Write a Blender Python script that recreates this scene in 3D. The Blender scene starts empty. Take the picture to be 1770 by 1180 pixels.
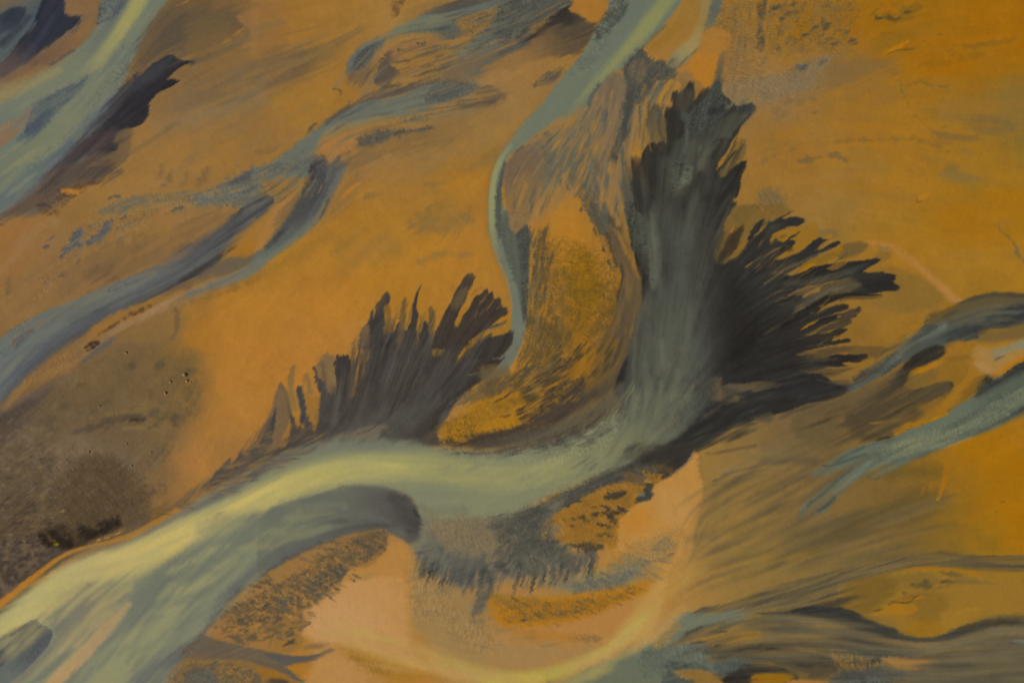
import math, random
import numpy as np

# ----------------------------------------------------------------------------
# Sediment engine.  Plan coordinates are (u, v): u to the east, v to the south,
# one unit = 0.30 m on the ground.  Everything below lays sediments (ochre silt,
# black sand, grey glacial water ...) over a plain and keeps, per grid point,
# the sediment colour, the height and which landform the point belongs to.
# ----------------------------------------------------------------------------
U0, V0, U1, V1 = -70.0, -50.0, 1840.0, 1230.0
STEP = 1.2
NX = int((U1 - U0) / STEP) + 1
NY = int((V1 - V0) / STEP) + 1
US = (U0 + np.arange(NX) * STEP).astype(np.float32)
VS = (V0 + np.arange(NY) * STEP).astype(np.float32)
F4 = np.float32


def sstep(x):
    x = np.clip(x, 0, 1)
    return x * x * (3 - 2 * x)


def vnoise(cu, cv=None, seed=0, us=US, vs=VS):
    """smooth value noise, -1..1, lattice cells cu x cv units"""
    cv = cv or cu
    r = np.random.default_rng(seed)
    ox, oy = r.random() * cu, r.random() * cv
    nx = int((us[-1] - us[0] + ox) / cu) + 3
    ny = int((vs[-1] - vs[0] + oy) / cv) + 3
    L = (r.random((ny, nx)) * 2 - 1).astype(F4)
    gx = (us - us[0] + ox) / cu
    gy = (vs - vs[0] + oy) / cv
    i = gx.astype(int); fx = gx - i; fx = (fx ** 3 * (fx * (fx * 6 - 15) + 10)).astype(F4)
    j = gy.astype(int); fy = gy - j; fy = (fy ** 3 * (fy * (fy * 6 - 15) + 10)).astype(F4)
    A = L[j] * (1 - fy)[:, None] + L[j + 1] * fy[:, None]
    return A[:, i] * (1 - fx) + A[:, i + 1] * fx


def fbm(c, octs, seed, gain=0.55):
    o = 0; a = 1.0; t = 0
    for k in range(octs):
        o = o + a * vnoise(c / 2 ** k, None, seed + 17 * k); t += a * a; a *= gain
    return o / (t ** 0.5 * 0.42) * 0.5


def norm(a):
    a = a - a.mean()
    return (a / (a.std() * 2.0)).astype(F4)          # about -1..1 for most points


def spline(pts, closed=False, n=6):
    """Catmull-Rom through points of any dimension"""
    p = np.asarray(pts, float)
    if len(p) < 3 and not closed:
        t = np.linspace(0, 1, n + 1)[:, None]
        return p[0] * (1 - t) + p[-1] * t
    if closed:
        q = np.vstack([p[-1], p, p[0], p[1]])
    else:
        q = np.vstack([2 * p[0] - p[1], p, 2 * p[-1] - p[-2]])
    out = []
    t = np.linspace(0, 1, n, endpoint=False)[:, None]
    for k in range(1, len(q) - 2):
        a, b, c, d = q[k - 1], q[k], q[k + 1], q[k + 2]
        out.append(0.5 * (2 * b + (c - a) * t + (2 * a - 5 * b + 4 * c - d) * t ** 2 + (3 * b - a - 3 * c + d) * t ** 3))
    out = np.vstack(out)
    if not closed:
        out = np.vstack([out, p[-1]])
    return out


def hexc(c):
    return np.array(c, F4) / 255


class Land:
    pass


G = Land()
FLOW = []          # flow lines, filled by the data below


def build_flow():
    cu = np.arange(U0, U1 + 10, 10.0); cv = np.arange(V0, V1 + 10, 10.0)
    X, Y = np.meshgrid(cu, cv)
    ax = np.zeros_like(X); ay = np.zeros_like(X); aw = np.zeros_like(X)
    for line in FLOW:
        p = spline(line, n=5)
        seg = np.diff(p, axis=0); mid = (p[1:] + p[:-1]) / 2
        ln = np.hypot(*seg.T)
        for (mx, my), (dx, dy), l in zip(mid, seg, ln):
            if l < 1e-6:
                continue
            w = l / ((X - mx) ** 2 + (Y - my) ** 2 + 60.0) ** 1.6
            ax += w * dx / l; ay += w * dy / l; aw += w
    n = np.hypot(ax, ay) + 1e-12
    ax /= n; ay /= n

    def up(A):
        gx = (US - U0) / 10; gy = (VS - V0) / 10
        i = np.clip(gx.astype(int), 0, A.shape[1] - 2); fx = gx - i
        j = np.clip(gy.astype(int), 0, A.shape[0] - 2); fy = gy - j
        B = A[j] * (1 - fy)[:, None] + A[j + 1] * fy[:, None]
        return B[:, i] * (1 - fx) + B[:, i + 1] * fx
    dx, dy = up(ax), up(ay)
    n = np.hypot(dx, dy) + 1e-9
    G.dx = (dx / n).astype(F4); G.dy = (dy / n).astype(F4)


def advect(src, half, step=1.0, across=False):
    """average SRC along the current (or across it) over +-half units"""
    dx, dy = (G.dx, G.dy) if not across else (-G.dy, G.dx)
    jj, ii = np.meshgrid(np.arange(NY, dtype=F4), np.arange(NX, dtype=F4), indexing='ij')
    acc = src.copy(); n = 1
    k = int(half / (STEP * step))
    for sgn in (1, -1):
        x, y = ii.copy(), jj.copy()
        for _ in range(k):
            a = np.clip(np.rint(y), 0, NY - 1).astype(np.int32); b = np.clip(np.rint(x), 0, NX - 1).astype(np.int32)
            x += sgn * step * dx[a, b]; y += sgn * step * dy[a, b]
            a = np.clip(np.rint(y), 0, NY - 1).astype(np.int32); b = np.clip(np.rint(x), 0, NX - 1).astype(np.int32)
            acc += src[a, b]; n += 1
    return acc / n


def setup():
    build_flow()
    r = np.random.default_rng(5)
    white = (r.random((NY, NX)) * 2 - 1).astype(F4)
    w2 = vnoise(4.5, None, 11)
    w3 = vnoise(10, None, 12)
    N = {}
    N['st'] = norm(advect(vnoise(2.6, None, 21) + 0.8 * w2, 42, 1.6))     # fine long streaks
    N['sl'] = norm(advect(w3 + 0.6 * vnoise(22, None, 23), 60, 2.0))      # broad long streaks
    N['sm'] = norm(advect(vnoise(3.0, None, 22), 11))                     # short streaks
    N['rp'] = norm(advect(vnoise(2.1, None, 24), 3.6, 1.0, True))           # ripple crests across the current
    N['sp'] = norm(vnoise(1.9, None, 25) + 0.7 * vnoise(3.6, None, 26))   # grains
    N['n2'] = norm(white)
    N['n6'] = norm(fbm(7, 2, 31)); N['n14'] = norm(fbm(15, 3, 41)); N['n40'] = norm(fbm(42, 4, 51)); N['n120'] = norm(fbm(125, 5, 61))
    N['rs'] = norm(0.9 * N['rp'] + 0.6 * N['sp'] + 0.5 * N['n14'])            # broken ripple patches
    N['rm'] = norm(0.8 * N['rp'] + 0.8 * N['sm'] + 0.6 * N['n14'])
    G.N = N
    G.col = np.zeros((NY, NX, 3), F4)
    G.h = np.zeros((NY, NX), F4)
    G.wet = np.zeros((NY, NX), F4)
    G.rough = np.zeros((NY, NX), F4)
    G.rip = np.zeros((NY, NX), F4)
    G.wisp = np.zeros((NY, NX), F4)
    G.keep = np.zeros((NY, NX), F4)
    G.id = np.zeros((NY, NX), np.int16)
    G.names = []


def base(points, power=2.2, soft=900.0):
    """plain of ochre silt: sediment colours blended between sample points"""
    cu = np.arange(U0, U1 + 12, 12.0); cv = np.arange(V0, V1 + 12, 12.0)
    X, Y = np.meshgrid(cu, cv)
    A = np.zeros(X.shape + (3,)); W = np.zeros(X.shape)
    for u, v, c in points:
        w = 1 / ((X - u) ** 2 + (Y - v) ** 2 + soft) ** (power / 2 * 1.35)
        A += w[..., None] * (np.array(c, float) / 255); W += w
    A /= W[..., None]
    # blend looked up at displaced positions, so that no straight gradients are left
    du = 26 * G.N['n120'] + 9 * G.N['n40']; dv = 22 * np.roll(G.N['n120'], 300, 1) + 8 * np.roll(G.N['n40'], 200, 0)
    gx = np.clip((US[None, :] + du - U0) / 12, 0, X.shape[1] - 1.01); gy = np.clip((VS[:, None] + dv - V0) / 12, 0, X.shape[0] - 1.01)
    i = gx.astype(int); j = gy.astype(int); fx = (gx - i)[..., None]; fy = (gy - j)[..., None]
    G.col[:] = (A[j, i] * (1 - fx) + A[j, i + 1] * fx) * (1 - fy) + (A[j + 1, i] * (1 - fx) + A[j + 1, i + 1] * fx) * fy


def window(pts, pad):
    lo = pts.min(0) - pad; hi = pts.max(0) + pad
    a = max(0, int((lo[0] - U0) / STEP)); b = min(NX, int((hi[0] - U0) / STEP) + 2)
    c = max(0, int((lo[1] - V0) / STEP)); d = min(NY, int((hi[1] - V0) / STEP) + 2)
    return (slice(c, d), slice(a, b)) if b > a and d > c else None


def poly_sd(p, win):
    X = US[win[1]][None, :]; Y = VS[win[0]][:, None]
    d2 = np.full((Y.shape[0], X.shape[1]), 1e12, F4); ins = np.zeros(d2.shape, bool)
    n = len(p)
    for k in range(n):
        x0, y0 = p[k]; x1, y1 = p[(k + 1) % n]
        ex, ey = x1 - x0, y1 - y0; L = ex * ex + ey * ey
        if L < 1e-9:
            continue
        t = np.clip(((X - x0) * F4(ex) + (Y - y0) * F4(ey)) * F4(1 / L), 0, 1)
        dd = (X - x0 - t * F4(ex)) ** 2 + (Y - y0 - t * F4(ey)) ** 2
        np.minimum(d2, dd, out=d2)
        if y0 != y1:
            cond = ((y0 > Y) != (y1 > Y)) & (X < (ex) * (Y - y0) / ey + x0)
            ins ^= cond
    d = np.sqrt(d2)
    return np.where(ins, -d, d)


def put(win, m, col=None, h=0.0, wet=None, rid=None, core=None, rough=None):
    if col is not None:
        c = G.col[win]
        c += m[..., None] * (col - c)
    if h:
        G.h[win] += m * F4(h)
    if wet is not None:
        G.wet[win] += m * (F4(wet) - G.wet[win])
    if rough is not None:
        G.rough[win] += m * (F4(rough) - G.rough[win])
    if rid is not None:
        s = (m if core is None else core) > 0.5
        G.id[win][s] = rid


def jitter(sd, win, w=0, k=0, r=0, s=0, q=0, b=0):
    N = G.N
    if w: sd = sd + F4(w) * (0.6 * N['n14'][win] + 0.5 * N['n6'][win])
    if b: sd = sd + F4(b) * N['n40'][win]
    if k: sd = sd + F4(k) * N['st'][win]
    if s: sd = sd + F4(s) * N['sm'][win]
    if r: sd = sd + F4(r) * N['rs'][win]
    if q: sd = sd + F4(q) * N['rm'][win]
    return sd


def grad(win, g):
    x0, y0, x1, y1 = g
    L = (x1 - x0) ** 2 + (y1 - y0) ** 2
    t = ((US[win[1]][None, :] - x0) * (x1 - x0) + (VS[win[0]][:, None] - y0) * (y1 - y0)) / L
    return sstep(t)


def P(pts, col, f=3.0, a=1.0, g=None, c2=None, cg=None, sharp=False, h=0.0, wet=None, rid=None, vs=None, rough=None, **j):
    """a patch of sediment: outline, colour, feather, opacity; g = fades in from (x0,y0) to (x1,y1)"""
    p = np.asarray(pts, float) if sharp else spline(pts, True, 5)
    pad = f + sum(abs(v) for v in j.values()) * 1.3 + 4
    win = window(p, pad)
    if win is None:
        return
    sd0 = poly_sd(p, win)
    sd = jitter(sd0, win, **j)
    m = sstep(0.5 - sd / F4(2 * f)) * F4(a)
    if g is not None:
        m = m * grad(win, g)
    C = hexc(col)
    if c2 is not None:
        t = grad(win, cg or g)[..., None]
        C = C * (1 - t) + hexc(c2) * t
    if vs:
        m = m * np.clip(1 + F4(vs) * G.N['st'][win], 0, 1.2).clip(0, 1)
    put(win, m.astype(F4), C, h, wet, rid, sstep(0.5 - sd0 / 4.0), rough)


def K(path, cols, f=None, a=1.0, h=0.0, wet=None, rid=None, sm=True, n=6, vs=None, rough=None, **j):
    """a ribbon of sediment along path [(u,v,halfwidth)]; cols and a may be lists, spread along the path"""
    p = np.asarray(path, float)
    p = spline(p, False, n) if sm else p
    wd = np.maximum(p[:, 2], 0.2)
    ff = f if f is not None else max(1.0, 0.35 * wd.max())
    pad = wd.max() + ff + sum(abs(v) for v in j.values()) * 1.3 + 4
    win = window(p[:, :2], pad)
    if win is None:
        return
    X = US[win[1]][None, :]; Y = VS[win[0]][:, None]
    best = np.full((Y.shape[0], X.shape[1]), 1e9, F4); T = np.zeros_like(best)
    L = np.concatenate([[0], np.cumsum(np.hypot(np.diff(p[:, 0]), np.diff(p[:, 1])))]); L /= L[-1] + 1e-9
    for k in range(len(p) - 1):
        x0, y0 = p[k, :2]; ex, ey = p[k + 1, 0] - x0, p[k + 1, 1] - y0; l2 = ex * ex + ey * ey
        if l2 < 1e-9:
            continue
        t = np.clip(((X - x0) * F4(ex) + (Y - y0) * F4(ey)) * F4(1 / l2), 0, 1)
        d = np.sqrt((X - x0 - t * F4(ex)) ** 2 + (Y - y0 - t * F4(ey)) ** 2) - (F4(wd[k]) + t * F4(wd[k + 1] - wd[k]))
        b = d < best
        best = np.where(b, d, best); T = np.where(b, L[k] + t * (L[k + 1] - L[k]), T)
    sd = jitter(best, win, **j)
    m = sstep(0.5 - sd / F4(2 * ff))
    if isinstance(a, (list, tuple)):
        m = m * np.interp(T, np.linspace(0, 1, len(a)), a)
    else:
        m = m * a
    if isinstance(cols[0], (list, tuple)):
        xs = np.linspace(0, 1, len(cols))
        C = np.stack([np.interp(T, xs, [c[i] / 255 for c in cols]) for i in range(3)], -1).astype(F4)
    else:
        C = hexc(cols)
    if vs:
        m = m * np.clip(1 + F4(vs) * G.N['st'][win], 0, 1)
    put(win, m.astype(F4), C, h, wet, rid, sstep(0.5 - best / 4.0), rough)


def T(pts, kind, col, th=0.0, s=0.35, a=1.0, f=12.0, g=None, h=0.0, wet=None, inv=False, rough=None, rip=1.0, **j):
    """broken cover inside an outline: ripples, grains or streaks of one sediment over another.
    th = threshold of the pattern (higher = sparser), f = feather of the outline, over which it thins out"""
    p = spline(pts, True, 5)
    win = window(p, f + sum(abs(v) for v in j.values()) * 1.3 + 4)
    if win is None:
        return
    sd = jitter(poly_sd(p, win), win, **j)
    m = sstep(0.5 - sd / F4(2 * f))
    if g is not None:
        m = m * grad(win, g)
    if kind in ('rp', 'rs', 'rm', 'sp'):
        G.rip[win] = np.maximum(G.rip[win], m * F4(rip))
    n = G.N[kind][win]
    m = sstep((n * (-1 if inv else 1) - F4(th) - (1 - m) * 2.2) / F4(4.0 * s) + 0.5) * np.minimum(1, m * 3) * F4(a)
    put(win, m.astype(F4), hexc(col), h, wet, None, None, rough)


def FAN(roots, tips, n, cols, w=(1.0, 3.0), f=1.0, a=(0.3, 0.9), seed=0, jit=4.0, h=0.0, part=(0.0, 1.0), bend=6.0, tipw=1.0, **j):
    """many small runnels from a root line to a tip line"""
    r = random.Random(seed)
    R = spline(roots, False, 8); Q = spline(tips, False, 8)
    for _ in range(n):
        t = r.random()
        def at(A, t):
            x = t * (len(A) - 1); i = min(int(x), len(A) - 2); return A[i] * (1 - x + i) + A[i + 1] * (x - i)
        p0 = at(R, t); p1 = at(Q, min(1, max(0, t + r.uniform(-.03, .03))))
        s0 = r.uniform(part[0], part[0] + 0.6 * (part[1] - part[0])); s1 = r.uniform(s0 + 0.25 * (part[1] - part[0]), part[1])
        a0 = p0 + (p1 - p0) * s0; a1 = p0 + (p1 - p0) * s1
        mid = (a0 + a1) / 2 + np.array([r.uniform(-bend, bend), r.uniform(-bend, bend)])
        wd = r.uniform(*w)
        c = r.choice(cols)
        al = r.uniform(*a)
        K([(a0[0] + r.uniform(-jit, jit), a0[1] + r.uniform(-jit, jit), wd * 0.4), (mid[0], mid[1], wd), (a1[0], a1[1], wd * tipw)],
          c, f=f, a=[0, al, al], h=h, n=4, **j)


def STREAKS(region, n, cols, length=(30, 90), w=(0.8, 3.0), a=(0.2, 0.6), f=1.5, seed=1, drift=0.0, **j):
    """threads of sediment drawn out along the current, seeded at random inside a region"""
    r = random.Random(seed)
    reg = np.asarray(region, float); lo, hi = reg.min(0), reg.max(0)
    done = 0; tries = 0
    while done < n and tries < n * 30:
        tries += 1
        x, y = r.uniform(lo[0], hi[0]), r.uniform(lo[1], hi[1])
        ins = False
        for k in range(len(reg)):
            (x0, y0), (x1, y1) = reg[k], reg[(k + 1) % len(reg)]
            if (y0 > y) != (y1 > y) and x < (x1 - x0) * (y - y0) / (y1 - y0) + x0:
                ins = not ins
        if not ins:
            continue
        L = r.uniform(*length); path = []
        for sg in (-1, 1):
            px, py = x, y; half = []
            for _ in range(4):
                i = min(max(int((px - U0) / STEP), 0), NX - 1); jx = min(max(int((py - V0) / STEP), 0), NY - 1)
                dx, dy = float(G.dx[jx, i]), float(G.dy[jx, i])
                px += sg * L / 8 * (dx - drift * dy); py += sg * L / 8 * (dy + drift * dx); half.append((px, py))
            path = (half[::-1] + [(x, y)]) if sg < 0 else path + half
        wd = r.uniform(*w); al = r.uniform(*a)
        K([(p[0], p[1], wd * (0.25 + 0.75 * math.sin(math.pi * (q_ + 0.5) / len(path)))) for q_, p in enumerate(path)], r.choice(cols), f=max(f, wd * 0.7), a=[0, al, al, al, 0], n=2, **j)
        done += 1


def WISP(pts, amount, f=25.0):
    p = spline(pts, True, 4); win = window(p, f + 4)
    m = sstep(0.5 - poly_sd(p, win) / F4(2 * f)) * F4(amount)
    G.wisp[win] = np.maximum(G.wisp[win], m)


def settle():
    """the current has smeared every deposit a little: ragged contacts, drawn out along the flow"""
    jj, ii = np.meshgrid(np.arange(NY, dtype=F4), np.arange(NX, dtype=F4), indexing='ij')
    N = G.N
    # strands pulled out of every deposit where the current is fast
    lg = np.stack([advect(G.col[..., k], 24, 1.6) for k in range(3)], -1)
    wl = (G.wisp * np.clip(0.30 + 0.55 * N['st'] + 0.25 * N['n14'], 0, 0.9))[..., None]
    G.col = G.col * (1 - wl) + lg * wl
    al = (0.8 * N['n6'] + 1.6 * N['sm'] + 1.2 * N['st'] + 0.9 * N['sp']) / STEP          # along the current
    ac = (0.5 * N['n6'] + 0.7 * N['sp'] + 0.6 * N['n14']) / STEP                          # across it
    kp = 1 - 0.75 * G.keep; al = al * kp; ac = ac * kp
    x = np.clip(ii + al * G.dx - ac * G.dy, 0, NX - 1.01); y = np.clip(jj + al * G.dy + ac * G.dx, 0, NY - 1.01)
    i = x.astype(np.int32); j = y.astype(np.int32); fx = (x - i)[..., None]; fy = (y - j)[..., None]
    c = G.col
    c = (c[j, i] * (1 - fx) + c[j, i + 1] * fx) * (1 - fy) + (c[j + 1, i] * (1 - fx) + c[j + 1, i + 1] * fx) * fy
    sm = np.stack([advect(c[..., k], 4) for k in range(3)], -1)
    w = np.clip(0.22 + 0.25 * N['n14'], 0.0, 0.7)[..., None] * kp[..., None]
    c = c * (1 - w) + sm * w
    # crests and troughs of the ripples hold lighter and darker grains
    dark = sstep((0.42 - c.max(-1)) / 0.2)
    rip = np.clip(G.rip, 0, 1)
    tex = 0.055 * N['rp'] * (0.12 + rip) + 0.045 * N['sp'] * (0.25 + rip) + 0.012 * N['n2'] + 0.006 * N['n6'] + dark * (0.07 * N['st'] + 0.07 * N['sl'] + 0.03 * N['n14'])
    c = c * (1 + tex[..., None])
    G.col = np.clip(c, 0, 1).astype(F4)
GAIN = (1.097, 1.089, 1.018)
def q(c,r,*pts):
    """points read off one of the 4 x 4 survey sheets (quarter units)"""
    return [((0,443,886,1329)[c]+p[0]/4,295*r+p[1]/4)+tuple(p[2:]) for p in pts]


# ---- the currents ----------------------------------------------------------
FLOW += [
    [(275,-45),(215,40),(150,130),(60,195),(-65,255)],[(235,90),(130,215),(0,325),(-70,390)],
    [(120,-40),(60,60),(0,130),(-60,180)],[(340,95),(250,160),(150,250),(60,340),(-40,410)],
    [(560,90),(440,140),(330,185),(210,255),(100,340),(-50,420)],[(560,30),(420,60),(300,100)],
    [(1000,-40),(880,20),(780,50),(690,70),(640,110),(600,170)],[(1010,60),(860,110),(720,165),(600,205),(540,245),(460,300),(380,330),(240,350),(140,400),(40,470)],
    [(760,222),(680,235),(590,275),(530,380),(450,455),(330,515),(180,600),(90,680)],
    [(480,345),(400,400),(300,465),(180,520),(80,580),(-30,700)],[(860,170),(760,180),(640,200)],
    [(1160,-45),(1095,60),(1010,150),(930,215),(870,270),(853,340),(858,420),(890,500),(900,570),(870,640),(790,700)],
    [(1235,-40),(1215,50),(1160,110),(1110,180),(1095,260)],[(1300,0),(1290,100),(1270,200)],
    [(1060,130),(1040,220),(1000,300),(960,390),(940,500),(920,600)],[(1085,130),(1070,260),(1075,340)],
    [(1070,300),(1050,420),(1040,520),(1010,600),(940,660),(780,740)],
    [(1195,150),(1180,250),(1160,400),(1140,560),(1120,680),(1060,780),(900,820),(700,800),(560,800),(420,860),(300,920),(150,985),(-60,1090)],
    [(1100,280),(1120,400),(1130,500),(1125,600)],[(1300,180),(1240,300),(1200,450),(1180,600)],
    [(1390,378),(1300,430),(1240,520),(1190,640)],[(1455,420),(1350,480),(1260,560),(1180,680)],
    [(1550,490),(1430,510),(1330,580),(1200,690)],[(1520,450),(1400,490),(1300,540)],[(1500,615),(1380,615),(1260,660),(1160,720)],
    [(1770,540),(1680,550),(1560,610),(1460,670),(1330,710),(1200,770),(1080,800)],
    [(1800,660),(1680,730),(1560,780),(1460,830),(1385,890)],[(1640,600),(1560,650),(1450,710),(1300,770),(1220,820)],
    [(800,480),(770,580),(720,680),(640,760)],[(870,530),(800,610),(720,700),(620,770)],[(665,510),(640,600),(620,700),(570,770)],
    [(720,490),(700,600),(660,720)],[(590,620),(590,700),(540,780)],[(490,660),(470,740),(400,840)],
    [(730,900),(640,880),(520,900),(400,970),(300,1060),(180,1190)],[(420,900),(330,1000),(240,1100),(150,1220)],
    [(250,960),(130,1060),(20,1190)],
    [(1180,800),(1060,860),(920,900),(760,960)],[(1100,880),(1000,950),(860,1010),(780,1040)],
    [(1300,960),(1180,1000),(1060,1130),(900,1165),(700,1110),(540,1080),(420,1140)],
    [(1200,900),(1170,980),(1080,1000),(960,1020),(850,1040)],
    [(1830,950),(1600,960),(1400,1020),(1250,1070),(1120,1130),(980,1180)],[(1720,760),(1560,840),(1400,900),(1220,980)],
    [(1840,1080),(1700,1085),(1590,1105),(1450,1090),(1300,1085),(1200,1110)],[(1840,1140),(1600,1150),(1400,1140),(1220,1150)],
    [(1840,1040),(1640,1010),(1480,1030)],[(1830,1200),(1600,1190),(1350,1190)],
    [(860,270),(700,330),(560,430)],[(860,180),(760,290),(620,350)],[(1760,60),(1600,80),(1480,130),(1360,180)],
    [(1800,300),(1600,260),(1450,230),(1330,260)],[(1800,420),(1600,400),(1420,350)],[(340,600),(240,720),(60,860),(-40,960)],
    [(420,560),(380,700),(330,840)],[(660,940),(540,980),(420,1060)],[(560,1130),(440,1130),(320,1180)],
    [(400,350),(250,420),(60,540),(-40,620)],[(700,560),(560,600),(430,700)],
]
setup()
N = G.N

# ---- the plain of silt -----------------------------------------------------
base([
    (20,10,(128,96,62)),(150,30,(130,100,66)),(330,20,(104,84,58)),(400,40,(110,88,58)),(440,60,(150,108,60)),(470,20,(152,110,58)),
    (520,40,(154,110,46)),(560,15,(152,110,48)),(620,40,(152,112,54)),(670,40,(154,116,62)),(380,120,(126,96,60)),(320,150,(128,98,58)),
    (290,210,(148,108,56)),(340,180,(124,103,72)),(420,170,(118,102,74)),(440,230,(146,106,56)),(540,130,(148,108,52)),(570,190,(152,110,46)),
    (520,200,(154,112,48)),(380,250,(150,110,56)),(280,270,(148,112,58)),(200,320,(148,112,62)),(260,310,(150,112,58)),(60,390,(142,104,58)),
    (20,440,(146,104,58)),(120,420,(142,108,66)),(60,470,(144,108,68)),(30,540,(140,104,64)),(150,480,(130,98,60)),(220,450,(136,104,60)),
    (300,410,(146,108,60)),(340,380,(138,106,62)),(130,540,(136,102,64)),(300,350,(150,112,62)),
    (610,290,(156,114,64)),(680,290,(146,112,64)),(740,250,(142,110,64)),(800,220,(145,114,66)),(850,200,(146,114,68)),(800,290,(150,108,42)),
    (860,160,(150,114,66)),(700,350,(150,108,46)),(800,370,(142,108,46)),(600,400,(158,112,44)),(680,440,(162,116,44)),(770,430,(164,116,40)),
    (830,420,(166,116,46)),(830,330,(156,110,38)),(520,460,(160,114,40)),(420,520,(164,114,42)),(470,520,(170,118,44)),(560,540,(172,118,44)),
    (640,470,(168,118,42)),(720,470,(170,120,44)),(800,470,(170,118,44)),(350,580,(168,114,42)),(420,600,(174,118,48)),(520,600,(174,120,54)),
    (600,580,(172,120,58)),(400,660,(172,118,48)),(440,700,(170,118,54)),(370,730,(166,116,52)),(330,790,(172,118,62)),(300,850,(166,116,58)),
    (480,640,(172,116,54)),(690,540,(164,114,42)),
    (1300,120,(146,110,62)),(1350,60,(148,106,40)),(1400,40,(146,104,44)),(1470,60,(152,100,18)),(1520,30,(150,102,16)),(1560,80,(148,100,20)),
    (1620,40,(148,102,18)),(1700,20,(150,98,12)),(1760,50,(154,100,10)),(1740,100,(150,102,16)),(1600,130,(152,100,14)),(1480,120,(140,104,48)),
    (1430,130,(132,104,62)),(1380,150,(140,108,66)),(1340,190,(142,112,76)),(1500,180,(144,106,48)),(1650,120,(154,100,10)),(1700,170,(140,106,36)),
    (1760,160,(128,104,48)),(1740,210,(126,104,54)),(1620,200,(148,108,38)),(1450,220,(158,110,40)),(1540,230,(154,110,36)),(1380,230,(146,108,54)),
    (1640,260,(154,110,34)),(1740,260,(150,112,40)),(1350,280,(148,106,48)),(1420,290,(152,110,46)),(1560,300,(160,112,36)),(1500,320,(146,110,50)),
    (1660,310,(140,112,54)),(1700,330,(156,106,20)),(1660,350,(156,104,6)),(1740,340,(154,106,10)),(1760,380,(154,110,20)),(1700,400,(156,108,26)),
    (1620,370,(154,108,24)),(1560,370,(148,110,40)),(1460,360,(142,110,56)),(1400,350,(146,112,60)),(1520,400,(152,110,38)),(1620,430,(160,114,38)),
    (1740,460,(160,116,38)),(1680,480,(152,112,38)),(1580,440,(156,110,32)),(1600,500,(140,104,46)),(1560,520,(138,104,46)),(1580,570,(148,106,36)),(1520,560,(132,98,40)),
    (1640,620,(148,108,40)),(1600,680,(140,100,34)),(1740,640,(158,110,40)),(1440,700,(110,90,62)),(1360,740,(112,92,60)),(1340,800,(128,104,64)),(1280,800,(136,108,62)),
    (1420,770,(112,90,56)),(1260,860,(140,110,58)),(1340,860,(134,106,56)),(1400,900,(136,108,60)),(1240,920,(142,114,58)),(1320,950,(140,112,56)),
    (1260,990,(140,112,60)),(1400,960,(130,106,58)),(1480,860,(126,98,50)),(1540,830,(118,94,48)),(1560,880,(112,90,50)),(1620,850,(140,102,36)),(1640,800,(150,106,26)),
    (1700,780,(160,108,10)),(1760,800,(158,106,8)),(1700,860,(158,106,12)),(1760,900,(160,104,4)),(1680,920,(148,106,20)),(1640,900,(128,98,34)),
    (1480,920,(106,88,54)),(1440,960,(116,96,58)),(1560,930,(112,90,48)),(1660,960,(118,98,50)),(1740,950,(144,106,26)),(1740,990,(150,112,44)),
    (1720,1020,(152,112,40)),(1600,1060,(152,112,34)),(1740,1060,(148,110,40)),(1540,1010,(130,102,40)),(1480,1000,(106,92,66)),(1400,1010,(120,100,62)),
    (1400,1090,(112,98,70)),(1500,1100,(96,86,68)),(1600,1120,(102,94,72)),(1700,1120,(106,96,70)),(1760,1140,(96,86,64)),(1600,1170,(98,88,66)),(1740,1180,(90,80,58)),
    (1350,1130,(108,88,52)),(1340,1170,(130,96,30)),(1420,1160,(104,84,56)),(1480,1130,(120,96,56)),
    (1150,860,(176,132,74)),(1110,900,(180,128,62)),(1180,930,(172,132,74)),(1120,960,(160,122,66)),(1160,1000,(176,132,72)),(1200,1020,(160,122,62)),
    (1090,1060,(176,126,62)),(1000,1080,(172,120,66)),(920,1090,(162,118,70)),(900,1130,(164,126,76)),(880,1060,(170,114,36)),(980,1050,(170,116,40)),(1100,1010,(172,116,48)),
    (880,1000,(158,120,70)),(780,1000,(146,118,72)),(740,960,(140,116,76)),(700,960,(176,126,64)),(680,940,(176,126,66)),(620,1000,(184,138,88)),(560,1060,(188,142,96)),
    (660,1040,(186,138,80)),(700,1010,(182,134,72)),(640,1120,(174,126,70)),(580,1150,(178,130,74)),(720,1150,(166,116,44)),(560,1175,(178,132,80)),(760,1060,(158,124,76)),
    (800,1100,(156,126,76)),(840,1050,(158,122,76)),(500,1090,(164,116,56)),(430,1080,(146,106,56)),(400,1120,(130,100,62)),(450,1160,(140,96,36)),(500,1150,(166,114,44)),
    (520,970,(160,112,50)),(440,1010,(156,112,56)),(560,940,(160,116,58)),(350,1150,(146,110,60)),(620,940,(150,106,48)),
    (100,650,(126,96,58)),(160,640,(120,96,64)),(230,620,(114,92,62)),(320,640,(120,96,54)),(200,680,(106,86,58)),(280,680,(110,90,58)),(100,700,(104,86,62)),(40,730,(96,82,68)),
    (160,740,(106,86,62)),(260,740,(116,98,66)),(60,770,(104,88,70)),(130,790,(116,98,80)),(220,800,(104,88,70)),(40,850,(94,80,62)),(150,850,(92,74,52)),
    (200,840,(98,80,58)),(260,800,(120,98,70)),(270,850,(132,100,60)),(50,900,(84,70,56)),(150,900,(84,68,48)),(230,890,(98,78,54)),(20,960,(78,68,58)),(60,940,(76,64,52)),
    (20,1030,(90,76,64)),(0,830,(92,80,66)),(20,620,(130,98,60)),(30,690,(120,94,60)),
])
# drifts drawn out along the old currents, and the grain of the silt
lum = 1+0.022*N['sl']*(0.5+0.5*N['n120'])+0.006*N['st']+0.020*N['n40']+0.004*N['n6']+0.008*N['sm']
G.col *= lum[...,None]
G.col[...,2] *= 1+0.05*N['n120']

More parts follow.
